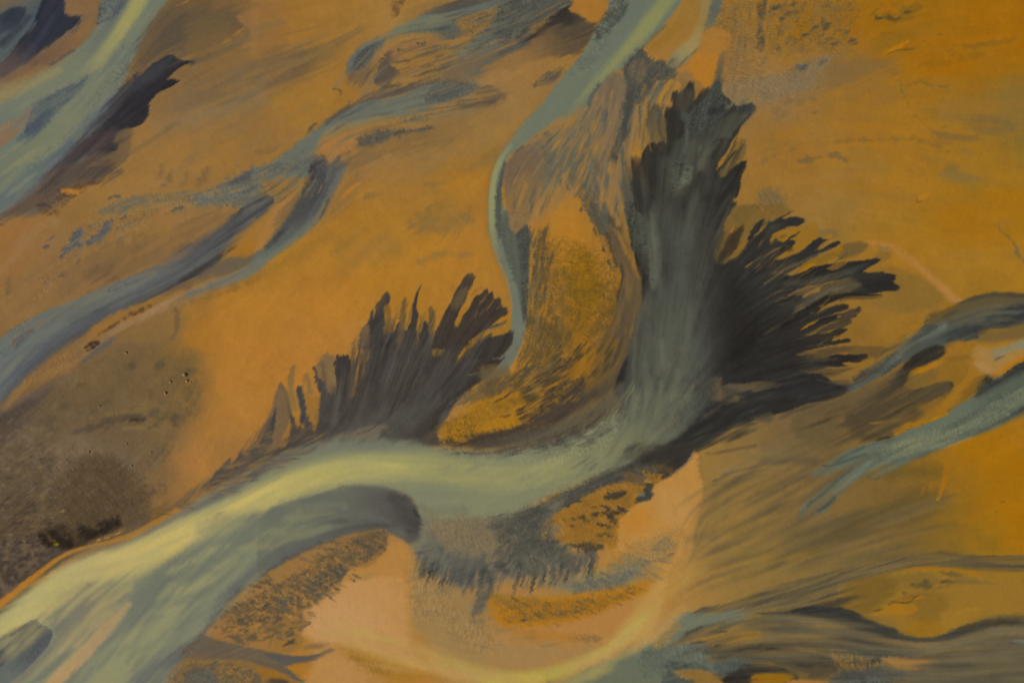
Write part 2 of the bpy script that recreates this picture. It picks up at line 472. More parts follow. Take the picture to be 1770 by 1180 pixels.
# soft washes of grey silt over the ochre
W1 = (108,90,66)
K(q(1,0,(-60,560,26),(200,480,26),(380,410,18),(520,350,12),(680,260,5)),[(122,102,74),(110,90,66),(104,86,62),(120,98,62),(140,106,56)],f=16,a=[.8,.8,.85,.7,0],k=8)
K(q(0,0,(1770,520,14),(1500,610,18),(1200,740,15),(1050,800,8)),(112,92,66),f=12,a=[.7,.6,.5,.2],k=7)
K(q(0,0,(1770,680,16),(1450,800,18),(1100,880,10)),(134,112,80),f=14,a=.55,k=7)
K(q(0,0,(1770,760,5),(1400,960,5),(1300,1180,5)),(126,98,66),f=6,a=.45,k=4)
P(q(1,0,(700,950),(900,880),(1250,920),(1000,990),(760,1140),(600,1180),(680,1060)),(112,92,66),f=10,a=.65,k=10)
P(q(1,0,(1250,860),(1450,830),(1500,960),(1200,1010),(960,1060),(1000,960)),(122,94,58),f=12,a=.6,k=8)
P(q(1,1,(1100,340),(1230,290),(1400,280),(1500,330),(1380,420),(1200,440),(1090,400)),(120,100,62),f=14,a=.55,w=14,k=5)
P(q(1,1,(600,470),(900,400),(1000,560),(700,660),(560,620)),(140,108,56),f=18,a=.5,w=10)
K(q(1,1,(1490,570,2),(1400,590,3),(1280,575,5),(1160,620,5),(1110,650,2)),(128,104,60),f=5,a=.55,w=5)
K(q(1,1,(-20,740,9),(120,670,9),(330,560,9),(500,440,8)),(136,102,44),f=8,a=.5,w=6)
K(q(1,1,(700,60,10),(560,250,12),(430,360,8)),(128,100,66),f=10,a=.55,k=6)
K(q(1,1,(720,80,2),(650,130,4),(600,180,3)),(176,118,46),f=3,a=.75)
for u,v,w_,a_ in ((1210,90,7,.5),(1250,150,4,.5),(820,170,7,.45),(760,190,4,.4),(690,15,4,.6)):
    K(q(1,1,(u-45,v+8,w_ * .4),(u,v,w_ * .6),(u+40,v-6,w_ * .3)),(112,92,62),f=5,a=a_ * .7,w=4,r=2)
# the east plain
P(q(3,0,(340,560),(420,430),(650,390),(820,420),(900,460),(700,520),(560,580)),(124,98,62),f=14,a=.6,k=8)
P(q(3,0,(1150,740),(1300,650),(1500,610),(1764,560),(1764,960),(1500,930),(1200,880)),(130,104,54),f=22,a=.55,k=10)
P(q(3,0,(1340,860),(1480,815),(1660,850),(1700,900),(1560,920),(1380,900)),(108,92,62),f=9,a=.6,k=6)
P(q(3,0,(1030,970),(1120,935),(1440,930),(1420,970),(1300,985),(1180,1010),(1060,1000)),(112,90,54),f=5,a=.55,k=5,w=5)
K(q(3,0,(400,985,2),(660,970,3),(1000,960,2),(1200,955,3)),(112,90,48),f=3,a=[.3,.6,.4,.5],w=5)
for u,v,w_ in ((670,975,3),(985,965,2),(480,990,2.4),(690,840,1.5),(1210,875,3),(870,515,2),(1275,380,1.5),(1075,285,1.5),(1240,1045,2),(850,230,1.6),(785,235,2),(1185,240,2),(290,925,1),(620,120,2),(335,605,3),(320,780,3)):
    K(q(3,0,(u-10,v+3,w_ * .5),(u,v,w_ * .8),(u+10,v-2,w_ * .5)),(96,80,48),f=2.4,a=.5)
P(q(3,0,(720,110),(800,40),(900,30),(1060,40),(990,120),(870,145),(770,140)),(116,88,34),f=6,a=.55,w=8,k=6)
K(q(3,0,(740,125,2),(830,130,3),(880,130,3.5),(940,95,2),(1010,70,1)),(84,70,42),f=2,a=.75,w=4)
K(q(3,0,(760,90,4),(820,60,6),(870,75,5)),(158,102,20),f=3,a=.8)
K(q(3,0,(808,365,1.5),(880,330,4),(960,285,2)),(176,116,12),f=2,a=.9)
K(q(3,0,(810,372,1),(880,352,1.6),(1000,335,1.5)),(92,76,36),f=1.5,a=.6)
P(q(3,0,(720,320),(820,210),(1000,200),(1200,150),(1100,230),(1000,270),(900,320),(800,360)),(128,96,34),f=8,a=.5,k=8)
K(q(3,0,(1290,310,2),(1400,320,4),(1500,305,4),(1640,285,5),(1700,270,2)),(116,86,30),f=4,a=.55,w=5)
P(q(3,0,(1290,290),(1480,255),(1580,270),(1540,300),(1400,310)),(164,102,10),f=6,a=.6,k=5)
P(q(3,0,(1040,480),(1200,470),(1450,390),(1300,440),(1440,430),(1200,490),(1080,500)),(160,98,4),f=5,a=.6,k=5)
K(q(3,0,(1040,450,4),(1150,445,6),(1260,430,4)),(128,88,16),f=5,a=.5,w=4)
K(q(3,0,(1320,410,3),(1420,395,5),(1480,375,2)),(122,90,28),f=4,a=.5,w=4)
K(q(3,0,(850,470,1.5),(900,520,1.6),(910,600,1.6),(960,720,1.4),(1040,830,1.4),(1120,900,1.2)),(112,92,52),f=2.5,a=[.3,.6,.6,.5,.5,.1],w=2)
K(q(3,0,(960,590,1.4),(1040,565,2),(1120,590,2),(1230,600,2)),(112,88,42),f=2,a=.5,w=3)
K(q(3,0,(1180,970,1.5),(1260,1010,1.5),(1400,1050,2),(1450,1110,1.5),(1500,1180,1)),(120,98,58),f=2.5,a=[.1,.4,.5,.5,.1],w=3)
P(q(3,0,(230,1050),(270,1000),(320,1040),(300,1080)),(158,108,42),f=5,a=.7)
K(q(3,0,(220,1120,3),(270,1115,4),(340,1090,3),(440,1075,6),(540,1105,2)),(104,88,62),f=4,a=.6,w=6)
P(q(3,0,(1200,1180),(1260,1140),(1310,1160),(1280,1200)),(108,90,58),f=6,a=.4)
P(q(3,1,(1200,50),(1260,-20),(1400,20),(1440,60),(1300,90)),(122,104,66),f=10,a=.5,k=5)
K(q(3,1,(1025,205,1.5),(1060,185,5),(1105,160,2)),(178,118,26),f=2,a=.9)
K(q(3,1,(1022,200,1),(1028,216,1.2),(1060,210,1)),(84,66,30),f=1.2,a=.7)
K(q(3,1,(1580,360,1.5),(1595,410,3),(1660,465,2),(1700,510,2.6),(1720,570,2),(1760,630,1.5)),(104,92,60),f=2.5,a=.75,w=3)
K(q(3,1,(700,500,5),(850,535,8),(1000,630,7),(1120,740,6),(1250,860,7),(1310,900,5)),[(168,116,52),(166,118,56),(170,120,62),(172,124,70)],f=4,a=.8,k=2)
T(q(3,1,(710,505),(900,535),(930,570),(800,560)),'rs',(108,94,66),.1,.3,.6,5)
P(q(3,1,(560,700),(760,660),(900,670),(1050,740),(1180,830),(1200,900),(1100,960),(960,980),(800,960),(650,900),(700,850)),(126,98,46),f=5,a=.6,k=4,g=(1400,560,1560,470))
P(q(3,1,(760,640),(840,600),(820,560),(770,560),(700,620)),(120,94,50),f=4,a=.6)
P(q(3,1,(500,520),(560,500),(640,497),(690,515),(640,560),(560,580),(480,610)),(112,90,54),f=3,a=.7,k=3)
P(q(3,1,(240,500),(320,430),(400,395),(480,420),(490,470),(400,490),(300,530)),(124,100,58),f=4,a=.7,k=5)
P(q(3,1,(-60,160),(60,130),(110,200),(120,260),(60,340),(-60,340)),(118,98,66),f=8,a=.7,k=6,r=4)
T(q(3,1,(-60,120),(60,120),(120,240),(20,340),(-60,320)),'sp',(96,84,60),.3,.4,.5,8)

# ---- landform numbers ------------------------------------------------------
def land(name, label, cat, kind='structure', group=None):
    G.names.append((name,label,cat,kind,group)); return len(G.names)


WG = 'river channels crossing the ochre plain'
L_RIVER = land('river_channel', 'broad pale yellow green main river curving across the lower left of the plain', 'river', group=WG)
L_WEST = land('river_channel', 'grey green river in the top left corner beside a dark jagged bank', 'river', group=WG)
L_TOP = land('river_channel', 'grey green river from the top centre, narrowing to a thin pale ribbon west of the orange island', 'river', group=WG)
L_MIDW = land('river_channel', 'smooth blue grey stream at the left edge with a rounded dark upper tip', 'river', group=WG)
L_EAST = land('river_channel', 'tapering grey green stream from the right edge, forking into two thin tips', 'river', group=WG)
L_EASTU = land('river_channel', 'dark stream with a rounded upper edge at the right margin, above the forked stream', 'river', group=WG)
L_BRAID = land('braided_stream', 'rippled teal braid slanting through the sand between the two upper rivers', 'stream', group=WG)
L_SOUTH = land('river_channel', 'rippled teal water along the bottom edge beside the yellow green rim', 'river', group=WG)
FG = 'fans of black silt feathered along their rims'
L_FANE = land('silt_fan', 'large charcoal silt fan with long black fingers, east of the orange island', 'silt fan', group=FG)
L_WEDGE = land('silt_fan', 'dark brown wedge of silt beside the top river, fading out to the southwest', 'silt fan', group=FG)
L_FANW = land('silt_fan', 'smaller brown black silt fan with upright fingers, west of the orange island', 'silt fan', group=FG)
L_BANK = land('silt_bank', 'blue black silt bank with jagged points beside the top left river', 'silt bank', group=FG)
L_ISLE = land('sand_island', 'oval orange sand island between the two black fans, its foot speckled black', 'sand island')
L_MOSS = land('moss_hummock', 'dull brown mossy rise with scattered boulders at the lower left', 'mossy ground', 'stuff')
L_PEACH = land('sand_bar', 'pale peach sand strip with a sharp east edge, below the foot of the eastern fan', 'sand bar')
L_SPECK = land('sand_bar', 'orange sand patch freckled with black spots below the charcoal rim of the main river', 'sand bar')
L_EYE = land('sand_bar', 'almond shaped ochre sand bar wrapped by dark streaks at the lower right', 'sand bar')
L_EDDY = land('mud_eddy', 'smooth slate grey tongue of mud curling inside the main river bend', 'mud bank')

DK = (50,47,44)
# ---- top left: blue black water, the west river and its dark bank ----------
P([(-60,-50),(190,-50),(178,0),(160,60),(60,120),(-60,170)],(112,92,72),f=8,a=.8,k=6)
P([(-60,-50),(60,-50),(110,-20),(60,40),(20,90),(-60,130)],(78,86,90),f=8,k=5,c2=(116,96,72),cg=(40,30,20,-15))
K([(100,-30,12),(70,20,10),(30,70,12),(-10,115,16)],[(74,84,92),(78,88,94),(84,92,92)],f=10,a=.9,k=4)
P([(80,-20),(115,-20),(113,15),(117,27),(135,26),(141,31),(136,44),(122,52),(108,60),(80,82),(45,108),(10,130),(-50,150),(-40,130),(0,112),(30,75),(60,40)],
  (46,48,58),f=3.5,k=2.5,c2=(88,76,72),cg=(70,75,10,125),rid=L_BANK,h=-.3)
P([(-30,40),(-5,30),(12,18),(25,13),(38,13),(44,20),(40,32),(25,48),(0,62),(-40,90)],(48,54,64),f=3.5,a=.95,c2=(62,70,80),cg=(30,25,-20,80),rid=L_BANK)
K([(50,30,4),(30,52,5),(5,75,7)],(50,54,62),f=5,a=.7)
K(q(0,0,(550,200,1),(520,215,2.4),(488,232,1.5)),(78,80,84),f=1.5,a=.8,w=2)
P([(113,0),(116,25),(140,26),(168,22),(178,-10),(120,-20)],(132,100,66),f=3,a=.8,k=3)
K([(168,10,6),(160,35,9),(135,65,12),(95,92,12),(60,110,8)],[(128,100,68),(136,102,62),(118,90,66),(104,82,66)],f=6,a=.85,k=4)
P([(-60,150),(-10,148),(40,135),(80,120),(100,122),(60,165),(0,190),(-60,210)],(134,118,86),f=10,a=.9,k=4)
river_w = [(185,-50),(320,-50),(288,0),(272,18),(255,48),(240,80),(226,108),(214,138),(200,156),(188,178),(160,215),(128,252),(98,292),(70,324),(40,346),(5,372),(-60,420),(-60,165),(-5,178),(35,158),
           (72,132),(108,104),(142,78),(164,52),(174,22)]
P(river_w,(112,118,98),f=5,k=3,r=2,rid=L_WEST,h=-.5,wet=1,c2=(100,110,100),cg=(120,200,0,330))
K([(290,-20,10),(262,28,10),(240,72,10),(216,110,9),(200,150,8),(170,200,10),(120,250,14),(60,310,20),(0,360,22)],[(96,104,98),(100,108,100),(96,104,98),(88,96,98),(90,98,100),(88,98,100),(86,98,102)],f=9,a=.75,k=3)
K([(232,-30,7),(205,22,7),(178,55,10),(150,90,12),(110,115,10),(50,150,8)],[(84,90,92),(96,102,94),(114,116,94),(118,118,94)],f=7,a=.8,r=4)
K([(262,-40,14),(236,8,12),(212,45,10),(186,85,10),(162,115,11),(138,140,7),(126,146,2)],[(150,145,88),(152,146,88),(154,146,90),(148,142,92),(140,136,94),(120,122,96)],f=7,a=[.9,.95,1,.95,.8,.3],k=2)
K([(206,118,10),(180,152,14),(146,182,16),(106,218,16),(60,255,20),(10,290,26),(-50,330,26)],[(112,116,94),(116,118,94),(118,120,94),(112,116,92),(108,113,94),(104,110,96)],f=11,a=.9,k=4)
K([(-40,172,9),(10,165,8),(60,142,7),(100,120,6)],(140,130,90),f=6,a=.7,k=3)
K([(-40,215,10),(10,200,10),(60,178,8),(115,150,7)],[(96,104,98),(110,114,96),(120,120,96)],f=6,a=.7)
P(q(0,0,(480,590),(515,580),(610,510),(560,620),(440,740),(330,850),(230,960),(130,980),(170,890),(230,720),(300,680)),(80,90,96),f=4,a=.8,r=4)
T(q(0,0,(480,585),(520,580),(620,520),(560,620),(440,740),(330,850),(230,950),(170,930),(220,740),(300,680)),'rs',(56,64,78),-.1,.45,.8,4)
T(q(0,0,(800,430),(900,380),(900,560),(800,600),(690,690),(560,860),(380,1040),(200,1180),(140,1180),(420,960),(600,780)),'rs',(72,80,88),.25,.4,.6,5)
T(q(0,0,(700,0),(880,-20),(800,120),(680,170),(670,120)),'rs',(60,66,80),-.1,.4,.8,4)
P(q(0,0,(225,735),(160,790),(0,870),(-60,910),(-60,1060),(0,1030),(90,950),(180,860)),(130,102,74),f=3,a=.95,r=3)
K(q(0,0,(510,350,2),(440,390,2.4),(350,450,1.5)),(66,72,84),f=1.8,a=.75,w=2)
K(q(0,0,(840,325,2),(848,345,2)),(98,82,62),f=1,a=.7)
# blue grey shallows below the river, then the dark bank
P([(220,150),(205,180),(170,215),(130,255),(95,295),(60,330),(20,360),(60,372),(110,350),(150,310),(200,290),(215,250),(235,190)],(88,84,80),f=12,a=.85,k=5,c2=(98,80,64),cg=(120,300,150,330))
K([(205,160,8),(180,195,16),(140,245,18),(100,290,14),(60,330,10),(10,368,8)],[(92,96,98),(86,92,98),(82,88,96),(88,90,92),(92,92,92)],f=10,a=.9,k=4)
P(q(0,0,(1140,60),(1240,20),(1420,60),(1680,90),(1690,200),(1500,300),(1300,380),(1200,400),(1100,430),(960,500),(900,540),(920,380),(960,250),(1060,110)),(98,82,62),f=9,a=.75,k=9)
P(q(0,0,(1230,110),(1440,120),(1560,180),(1400,260),(1200,330),(1040,400),(980,420),(1060,300),(1150,180)),(84,74,62),f=12,a=.7,k=9)
K(q(0,0,(1720,200,3),(1700,270,5),(1560,350,4),(1440,400,5),(1330,430,4)),[(108,92,70),(104,88,66),(92,82,66),(78,74,66)],f=3.5,a=.75,k=2)
P(q(0,0,(1640,120),(1700,180),(1730,230),(1670,300),(1690,340),(1770,340),(1790,60)),(150,110,64),f=3,a=.7,w=3)
for l in ((1210,40,1330,-10),(1480,300,1560,290),(1560,270,1680,200),(1500,300,1640,250)):
    K(q(0,0,(l[0],l[1],1.2),((l[0]+l[2])/2,(l[1]+l[3])/2+8,1.6),(l[2],l[3],.8)),(160,108,50),f=1.6,a=.75,w=3)
P(q(0,0,(1310,150),(1500,130),(1600,230),(1500,290),(1330,350),(1280,300)),(122,96,56),f=8,a=.5,k=8)
bank = q(0,0,(900,560),(1000,480),(1120,400),(1190,385),(1240,415),(1335,422),(1340,432),(1275,450),(1225,480),(1160,545),(1215,548),(1238,560),(1190,590),(1120,615),(1060,665),(1032,735),(1024,800),
         (985,855),(940,875),(880,885),(820,905),(800,940),(815,1030),(760,1050),(690,1040),(600,1080),(500,1130),(420,1180),(350,1260),(200,1420),(330,1260),(470,1100),(600,960),(680,840),(760,700))
P(bank,(48,46,52),f=2.2,k=1.5,w=1.5,rid=L_BANK,h=-.3,g=(150,215,195,236),c2=(44,42,46),cg=(200,160,235,200))
P(q(0,0,(560,960),(700,900),(830,900),(810,1020),(700,1060),(560,1110),(420,1180),(300,1240),(400,1130)),(68,58,58),f=8,a=.8,k=5)
P(q(0,0,(900,560),(1120,400),(1190,390),(1100,520),(900,640),(780,740),(700,760)),(64,66,70),f=8,a=.7,k=4)
K(q(0,0,(820,625,1),(780,660,3),(700,720,3)),(104,108,106),f=2.5,a=.7,w=2)
K(q(0,0,(640,1108,1),(700,1118,3),(760,1112,3)),(58,56,60),f=2,a=.9,w=2)
P(q(0,0,(800,930),(905,900),(905,1000),(870,1130),(800,1180),(600,1180),(420,1180),(620,1110),(800,1040)),(108,88,62),f=4,a=.75,k=4)
for l in ((430,1180,760,1060),(500,1150,720,1040),(560,1180,800,1130),(420,1180,640,1130)):
    K(q(0,0,(l[0],l[1],1),((l[0]+l[2])/2,(l[1]+l[3])/2+10,3),(l[2],l[3],1)),(78,66,58),f=2.5,a=.6,k=1)

# ---- left: brown scarp and the rippled teal braid --------------------------
P(q(0,1,(400,-10),(830,-10),(700,80),(560,110),(420,150),(300,230),(150,290),(-40,370),(-40,330),(130,230),(280,100)),(96,78,62),f=6,a=.85,k=5)
P(q(0,1,(420,-20),(800,-20),(640,50),(480,80),(380,110),(300,150),(330,60)),(80,70,64),f=7,a=.8,k=5)
T(q(0,1,(410,140),(520,90),(700,50),(760,30),(700,90),(560,170),(440,260),(420,310),(300,320),(250,250)),'rm',(86,62,40),.1,.3,.75,5)
K(q(0,1,(412,152,1),(450,142,4),(520,148,4.5),(570,130,2)),(166,112,50),f=2,a=.95,w=1.5)
K(q(0,1,(400,140,1),(440,172,2),(470,180,1.5)),(58,46,44),f=1.4,a=.8,w=1.5)
K(q(0,1,(258,240,1.6),(280,236,2.4),(330,245,1.6),(350,260,1)),(58,56,58),f=1.5,a=.85,w=1.5)
K(q(0,1,(5,372,2),(20,376,2)),(66,60,58),f=1.5,a=.8)
P(q(0,1,(-40,390),(100,330),(300,330),(200,420),(-40,520)),(150,106,56),f=8,a=.5,w=8)
K(q(0,1,(420,330,6),(240,420,8),(60,640,8),(-40,720,8)),(152,116,78),f=6,a=.55,w=5)
P(q(0,1,(760,500),(900,460),(1230,480),(1300,540),(1100,640),(900,720),(640,800),(440,880),(400,780),(430,680),(560,610)),(118,92,62),f=12,a=.65,w=12,k=5)
P(q(0,1,(640,660),(760,640),(790,740),(640,770),(560,740)),(104,82,62),f=9,a=.7,w=8)
P(q(0,1,(1180,420),(1300,340),(1500,300),(1620,280),(1560,340),(1420,430),(1300,530),(1180,600),(1000,640)),(122,94,62),f=8,a=.7,k=7)
for u,v in ((1110,20),(1180,30),(1280,60),(1430,30),(1390,70),(1500,310),(1240,530),(940,560),(540,570),(50,800),(60,830)):
    K(q(0,1,(u+12,v-50,2),(u,v,4),(u-14,v+36,3)),(108,86,60),f=5,a=.5,w=3,r=2)
braid1 = q(0,1,(1780,0),(1700,10),(1600,60),(1480,110),(1360,150),(1200,140),(1020,160),(880,190),(700,250),(680,300),(800,300),(1000,270),(1120,230),(1300,250),(1480,250),(1640,260),(1720,250),(1790,230))
P(braid1,(138,112,70),f=6,a=.8,k=4,r=3)
T(braid1,'rs',(98,96,86),.1,.35,.75,9)
P(q(0,1,(1790,-10),(1690,10),(1600,60),(1520,110),(1400,150),(1330,200),(1400,240),(1560,230),(1700,250),(1790,230)),(94,98,92),f=6,a=.85,r=9,k=3,rid=L_BRAID,h=-.25)
T(q(0,1,(1790,-20),(1680,10),(1560,90),(1620,110),(1790,70)),'rs',(70,71,70),-.3,.4,.8,6)
T(q(0,1,(640,280),(800,200),(1000,150),(1130,170),(1120,220),(940,260),(800,320),(640,300)),'rm',(92,92,84),-.1,.35,.7,7)
T(q(0,1,(760,330),(900,290),(1100,240),(1080,320),(920,400),(800,440),(760,420)),'rp',(112,92,62),.0,.35,.6,8)
T(q(0,1,(1640,190),(1770,170),(1790,230),(1660,250),(1600,230)),'rs',(66,70,76),.0,.35,.8,4)
for pth,w_ in ((((760,190),(790,178),(825,180)),3),(((1200,280),(1225,265),(1260,258)),3),(((1120,100),(1150,98)),2.4),(((330,480),(350,470),(370,460)),2.4),(((270,745),(290,742)),2),(((385,735),(430,730)),1.6),(((1150,300),(1160,298)),1.5),(((310,530),(330,520)),3),(((990,320),(1000,300)),2),(((530,640),(545,610)),2.4),(((840,330),(870,315)),2.4)):
    K(q(0,1,*[(x,y,w_ * .8) for x,y in pth]),(80,80,78),f=2.6,a=.8,r=2)
P(q(0,1,(540,395),(575,395),(572,440),(550,490),(600,492),(580,520),(520,530),(460,570),(430,605),(425,560),(450,520),(480,470)),(80,82,84),f=3,r=3,a=.9,rid=L_BRAID,h=-.2)
P(q(0,1,(785,345),(765,380),(755,410),(725,460),(680,490),(620,515),(590,520),(610,480),(670,430),(710,380),(740,355)),(78,80,84),f=3,r=3,a=.9,rid=L_BRAID,h=-.2)
T(q(0,1,(400,620),(440,560),(480,440),(560,370),(700,330),(760,330),(700,400),(600,470),(520,560),(430,640)),'sp',(84,88,92),.45,.35,.6,10)
T(q(0,1,(60,1100),(120,1030),(200,960),(260,820),(320,700),(420,690),(360,800),(280,920),(200,1060),(120,1120)),'rs',(96,96,92),.6,.4,.6,8)

# ---- left: the smooth blue grey stream -------------------------------------
K(q(0,1,(1860,210,7),(1810,230,10),(1700,310,13),(1600,390,15),(1440,520,21),(1240,660,22),(1000,780,22),(740,900,24),(500,1010,27),(300,1110,31),(60,1290,35),(-200,1580,40)),
  [(60,58,62),(68,66,68),(74,74,76),(82,82,82),(92,96,94),(98,102,92),(98,102,94),(92,98,96),(96,104,98),(98,106,98)],f=4,k=2,r=1.5,rid=L_MIDW,h=-.4,wet=1)
K(q(0,1,(1840,260,4),(1700,400,5),(1530,540,8),(1440,640,8),(1240,760,10),(1000,860,11),(760,970,12),(560,1090,13),(300,1260,14),(0,1560,14)),
  [(58,56,60),(66,64,66),(64,62,62),(70,70,72),(74,76,76),(72,74,78),(76,78,84),(74,78,88),(80,86,94)],f=6,a=.85,k=3)
P(q(0,1,(1330,690),(1460,600),(1530,530),(1548,560),(1530,610),(1440,680),(1340,740),(1240,770)),(62,60,58),f=3,a=.85,k=2)
K(q(0,1,(1720,280,3),(1560,380,4),(1400,520,5),(1260,620,5)),(64,62,66),f=4,a=.55,k=4)
K(q(0,1,(1150,670,3),(960,760,4),(800,830,5),(640,900,4),(450,980,5),(240,1080,6),(60,1200,8)),[(120,108,82),(112,108,90),(118,110,86),(110,108,92),(120,106,82),(116,104,82)],f=4,a=.7,r=4)
T(q(0,1,(740,830),(850,760),(1000,740),(880,800),(760,850)),'rp',(74,76,82),-.2,.4,.7,4)
T(q(0,1,(80,1180),(180,1100),(240,1090),(200,1150),(120,1240)),'rs',(74,74,80),-.3,.4,.8,4)
T(q(0,2,(0,60),(100,0),(60,100),(-60,200),(-60,90)),'rs',(78,86,96),.1,.4,.5,5)
T(q(0,2,(0,470),(60,360),(200,220),(330,120),(260,240),(120,330),(20,460)),'rs',(70,78,92),.0,.4,.7,4)
# shelf between it and the second strand
P(q(0,1,(1480,640),(1600,590),(1780,560),(1780,640),(1640,690),(1440,740),(1340,760)),(92,86,76),f=6,a=.8,k=4)
P(q(0,1,(1600,540),(1690,500),(1780,470),(1780,570),(1660,600),(1590,590)),(156,108,42),f=3,a=.85,w=4)
K(q(0,1,(1560,580,1),(1600,540,3),(1635,515,2)),(88,70,48),f=2,a=.7,w=2)
K(q(0,1,(1770,360,6),(1700,430,7),(1620,480,5),(1560,530,2)),(150,108,52),f=3,a=.8,k=2)
P(q(1,1,(30,420),(120,260),(230,160),(250,200),(160,360),(60,520),(-10,560)),(162,116,62),f=4,a=.9,w=3)
P(q(1,1,(160,260),(240,180),(330,140),(300,240),(230,350),(150,420),(120,400)),(118,96,66),f=5,a=.75,k=5)
K(q(1,1,(-90,300,10),(0,260,12),(60,215,10),(100,205,6)),(64,62,64),f=3,a=.9)
# second strand
K(q(1,1,(520,-20,22),(470,60,24),(400,180,22),(330,300,20),(240,410,17),(140,500,14),(60,580,11),(-20,630,7)),[(84,84,82),(80,80,78),(76,76,76),(84,86,82),(90,94,86),(98,104,92)],f=3,r=3,rid=L_BRAID,h=-.3,wet=.6)
T(q(1,1,(350,0),(480,-60),(500,60),(440,200),(330,320),(200,430),(90,500),(200,330),(300,180)),'rs',(64,62,60),-.25,.45,.85,6)
K(q(1,1,(600,-10,6),(530,130,6),(440,300,7),(330,420,7),(200,520,6),(80,610,5),(0,660,4)),[(100,100,88),(102,104,92),(104,108,94),(108,112,96)],f=3.5,a=.75,r=3)
K(q(1,1,(500,190,1),(480,250,2.4),(440,330,1)),(66,60,60),f=1.5,a=.7)
K(q(1,1,(190,420,3),(120,480,5),(60,540,3)),(62,60,60),f=2.5,a=.8,r=2)
K(q(0,1,(1800,640,9),(1640,740,9),(1480,790,9),(1340,850,9),(1240,900,10),(1100,960,10),(960,1020,9),(860,1060,8),(760,1120,8),(620,1220,8),(500,1330,3)),[(104,108,96),(116,112,96),(128,110,82),(144,116,84),(154,120,86),(152,120,84),(142,112,76),(132,106,76),(118,102,80)],f=4,a=.95,k=2,w=1)
K(q(0,1,(1700,680,2),(1560,760,3),(1400,820,3),(1280,860,3)),(98,104,104),f=2.5,a=[.8,.7,.7,.8],w=3)
K(q(0,1,(1240,800,4),(1300,800,5),(1330,780,3)),(112,86,66),f=3,a=.8,w=3)
P(q(0,1,(600,1160),(640,1080),(800,980),(900,940),(1080,900),(1000,980),(860,1040),(740,1120),(660,1180)),(146,106,54),f=4,a=.9,w=3)
T(q(0,1,(660,1180),(680,1110),(820,1020),(900,960),(1080,905),(1000,980),(860,1040),(740,1120)),'n6',(72,54,36),.1,.3,.8,5)
T(q(0,1,(1250,860),(1500,800),(1780,720),(1780,780),(1560,860),(1300,940),(1000,1040)),'n6',(118,92,48),-.1,.5,.6,6)
P(q(0,1,(1100,980),(1240,940),(1280,1040),(1260,1160),(1240,1200),(900,1180),(760,1180),(900,1080)),(132,102,60),f=8,a=.7,w=8)
K(q(0,1,(1215,960,2),(1225,1000,3),(1220,1080,4),(1200,1160,3)),(98,80,58),f=3,a=.55,w=4)

# ---- top middle: upper braids ----------------------------------------------
P(q(1,0,(940,0),(1030,0),(1000,60),(950,130),(930,60)),(128,92,52),f=2,a=.4,w=4)
T(q(1,0,(935,0),(1040,0),(1000,80),(950,140)),'n6',(98,74,48),.2,.3,.7,4)
P(q(1,0,(1230,0),(1500,-20),(1400,40),(1240,80),(1100,110),(980,170),(1060,100)),(130,102,62),f=8,a=.6,k=6)
uteal = q(1,0,(890,260),(960,210),(1040,170),(1160,100),(1240,80),(1400,40),(1600,10),(1790,-60),(1790,40),(1640,60),(1480,100),(1400,140),(1420,200),(1430,240),(1300,280),(1240,240),(1140,230),(1060,240),(940,260))
P(uteal,(100,104,92),f=3,k=2.5,r=3,rid=L_BRAID,h=-.25,wet=.5)
K(q(1,0,(1180,90,4),(1300,60,7),(1420,30,8),(1560,0,8),(1700,-40,8)),[(92,84,72),(76,72,70),(72,70,70),(80,78,74)],f=5,a=.85,k=4)
K(q(1,0,(1800,10,5),(1600,40,5),(1450,80,5)),(96,100,94),f=4,a=.7)
K(q(1,0,(920,240,5),(1040,190,8),(1140,150,7),(1260,130,6)),(114,116,92),f=5,a=.7,r=2)
T(q(1,0,(1060,220),(1200,190),(1400,130),(1440,240),(1320,280),(1240,230)),'rs',(66,67,65),-.15,.4,.85,6)
P(q(1,0,(1390,150),(1480,110),(1640,70),(1700,90),(1600,180),(1480,250),(1420,230)),(136,104,58),f=4,a=.8,r=4)
T(q(1,0,(1480,260),(1560,180),(1640,100),(1560,90),(1440,130),(1420,230)),'rm',(84,80,66),.1,.3,.75,4)
P(q(1,0,(650,520),(636,470),(660,400),(720,330),(800,280),(880,262),(890,290),(840,380),(800,440),(720,480)),(88,92,88),f=3,r=3,rid=L_BRAID,h=-.25)
T(q(1,0,(650,480),(700,360),(840,280),(880,290),(800,430),(720,490)),'rp',(70,72,70),-.2,.4,.8,4)
K(q(1,0,(640,500,2),(665,400,4),(760,310,4),(880,265,3)),(106,110,96),f=3,a=.7,r=2)
P(q(1,0,(640,520),(720,480),(800,440),(790,560),(740,600),(680,590)),(108,86,66),f=5,a=.8,k=4,r=4)
K(q(1,0,(600,520,5),(570,570,4),(545,610,2)),(140,114,78),f=4,a=.7,w=3)
K(q(1,0,(540,610,1),(590,635,1.5)),(76,64,54),f=1.4,a=.7,w=2)
P(q(1,0,(820,580),(840,470),(880,390),(930,350),(960,360),(920,450),(985,480),(940,550),(870,600)),(84,74,68),f=3.5,a=.9,r=4,rid=L_BRAID)
K(q(1,0,(840,350,4),(810,440,5),(790,560,4),(730,660,4)),(142,106,62),f=3,a=.75,r=2)
P(q(1,0,(920,330),(1000,290),(1250,260),(1250,330),(1100,360),(960,400)),(140,104,66),f=5,a=.7,k=4)
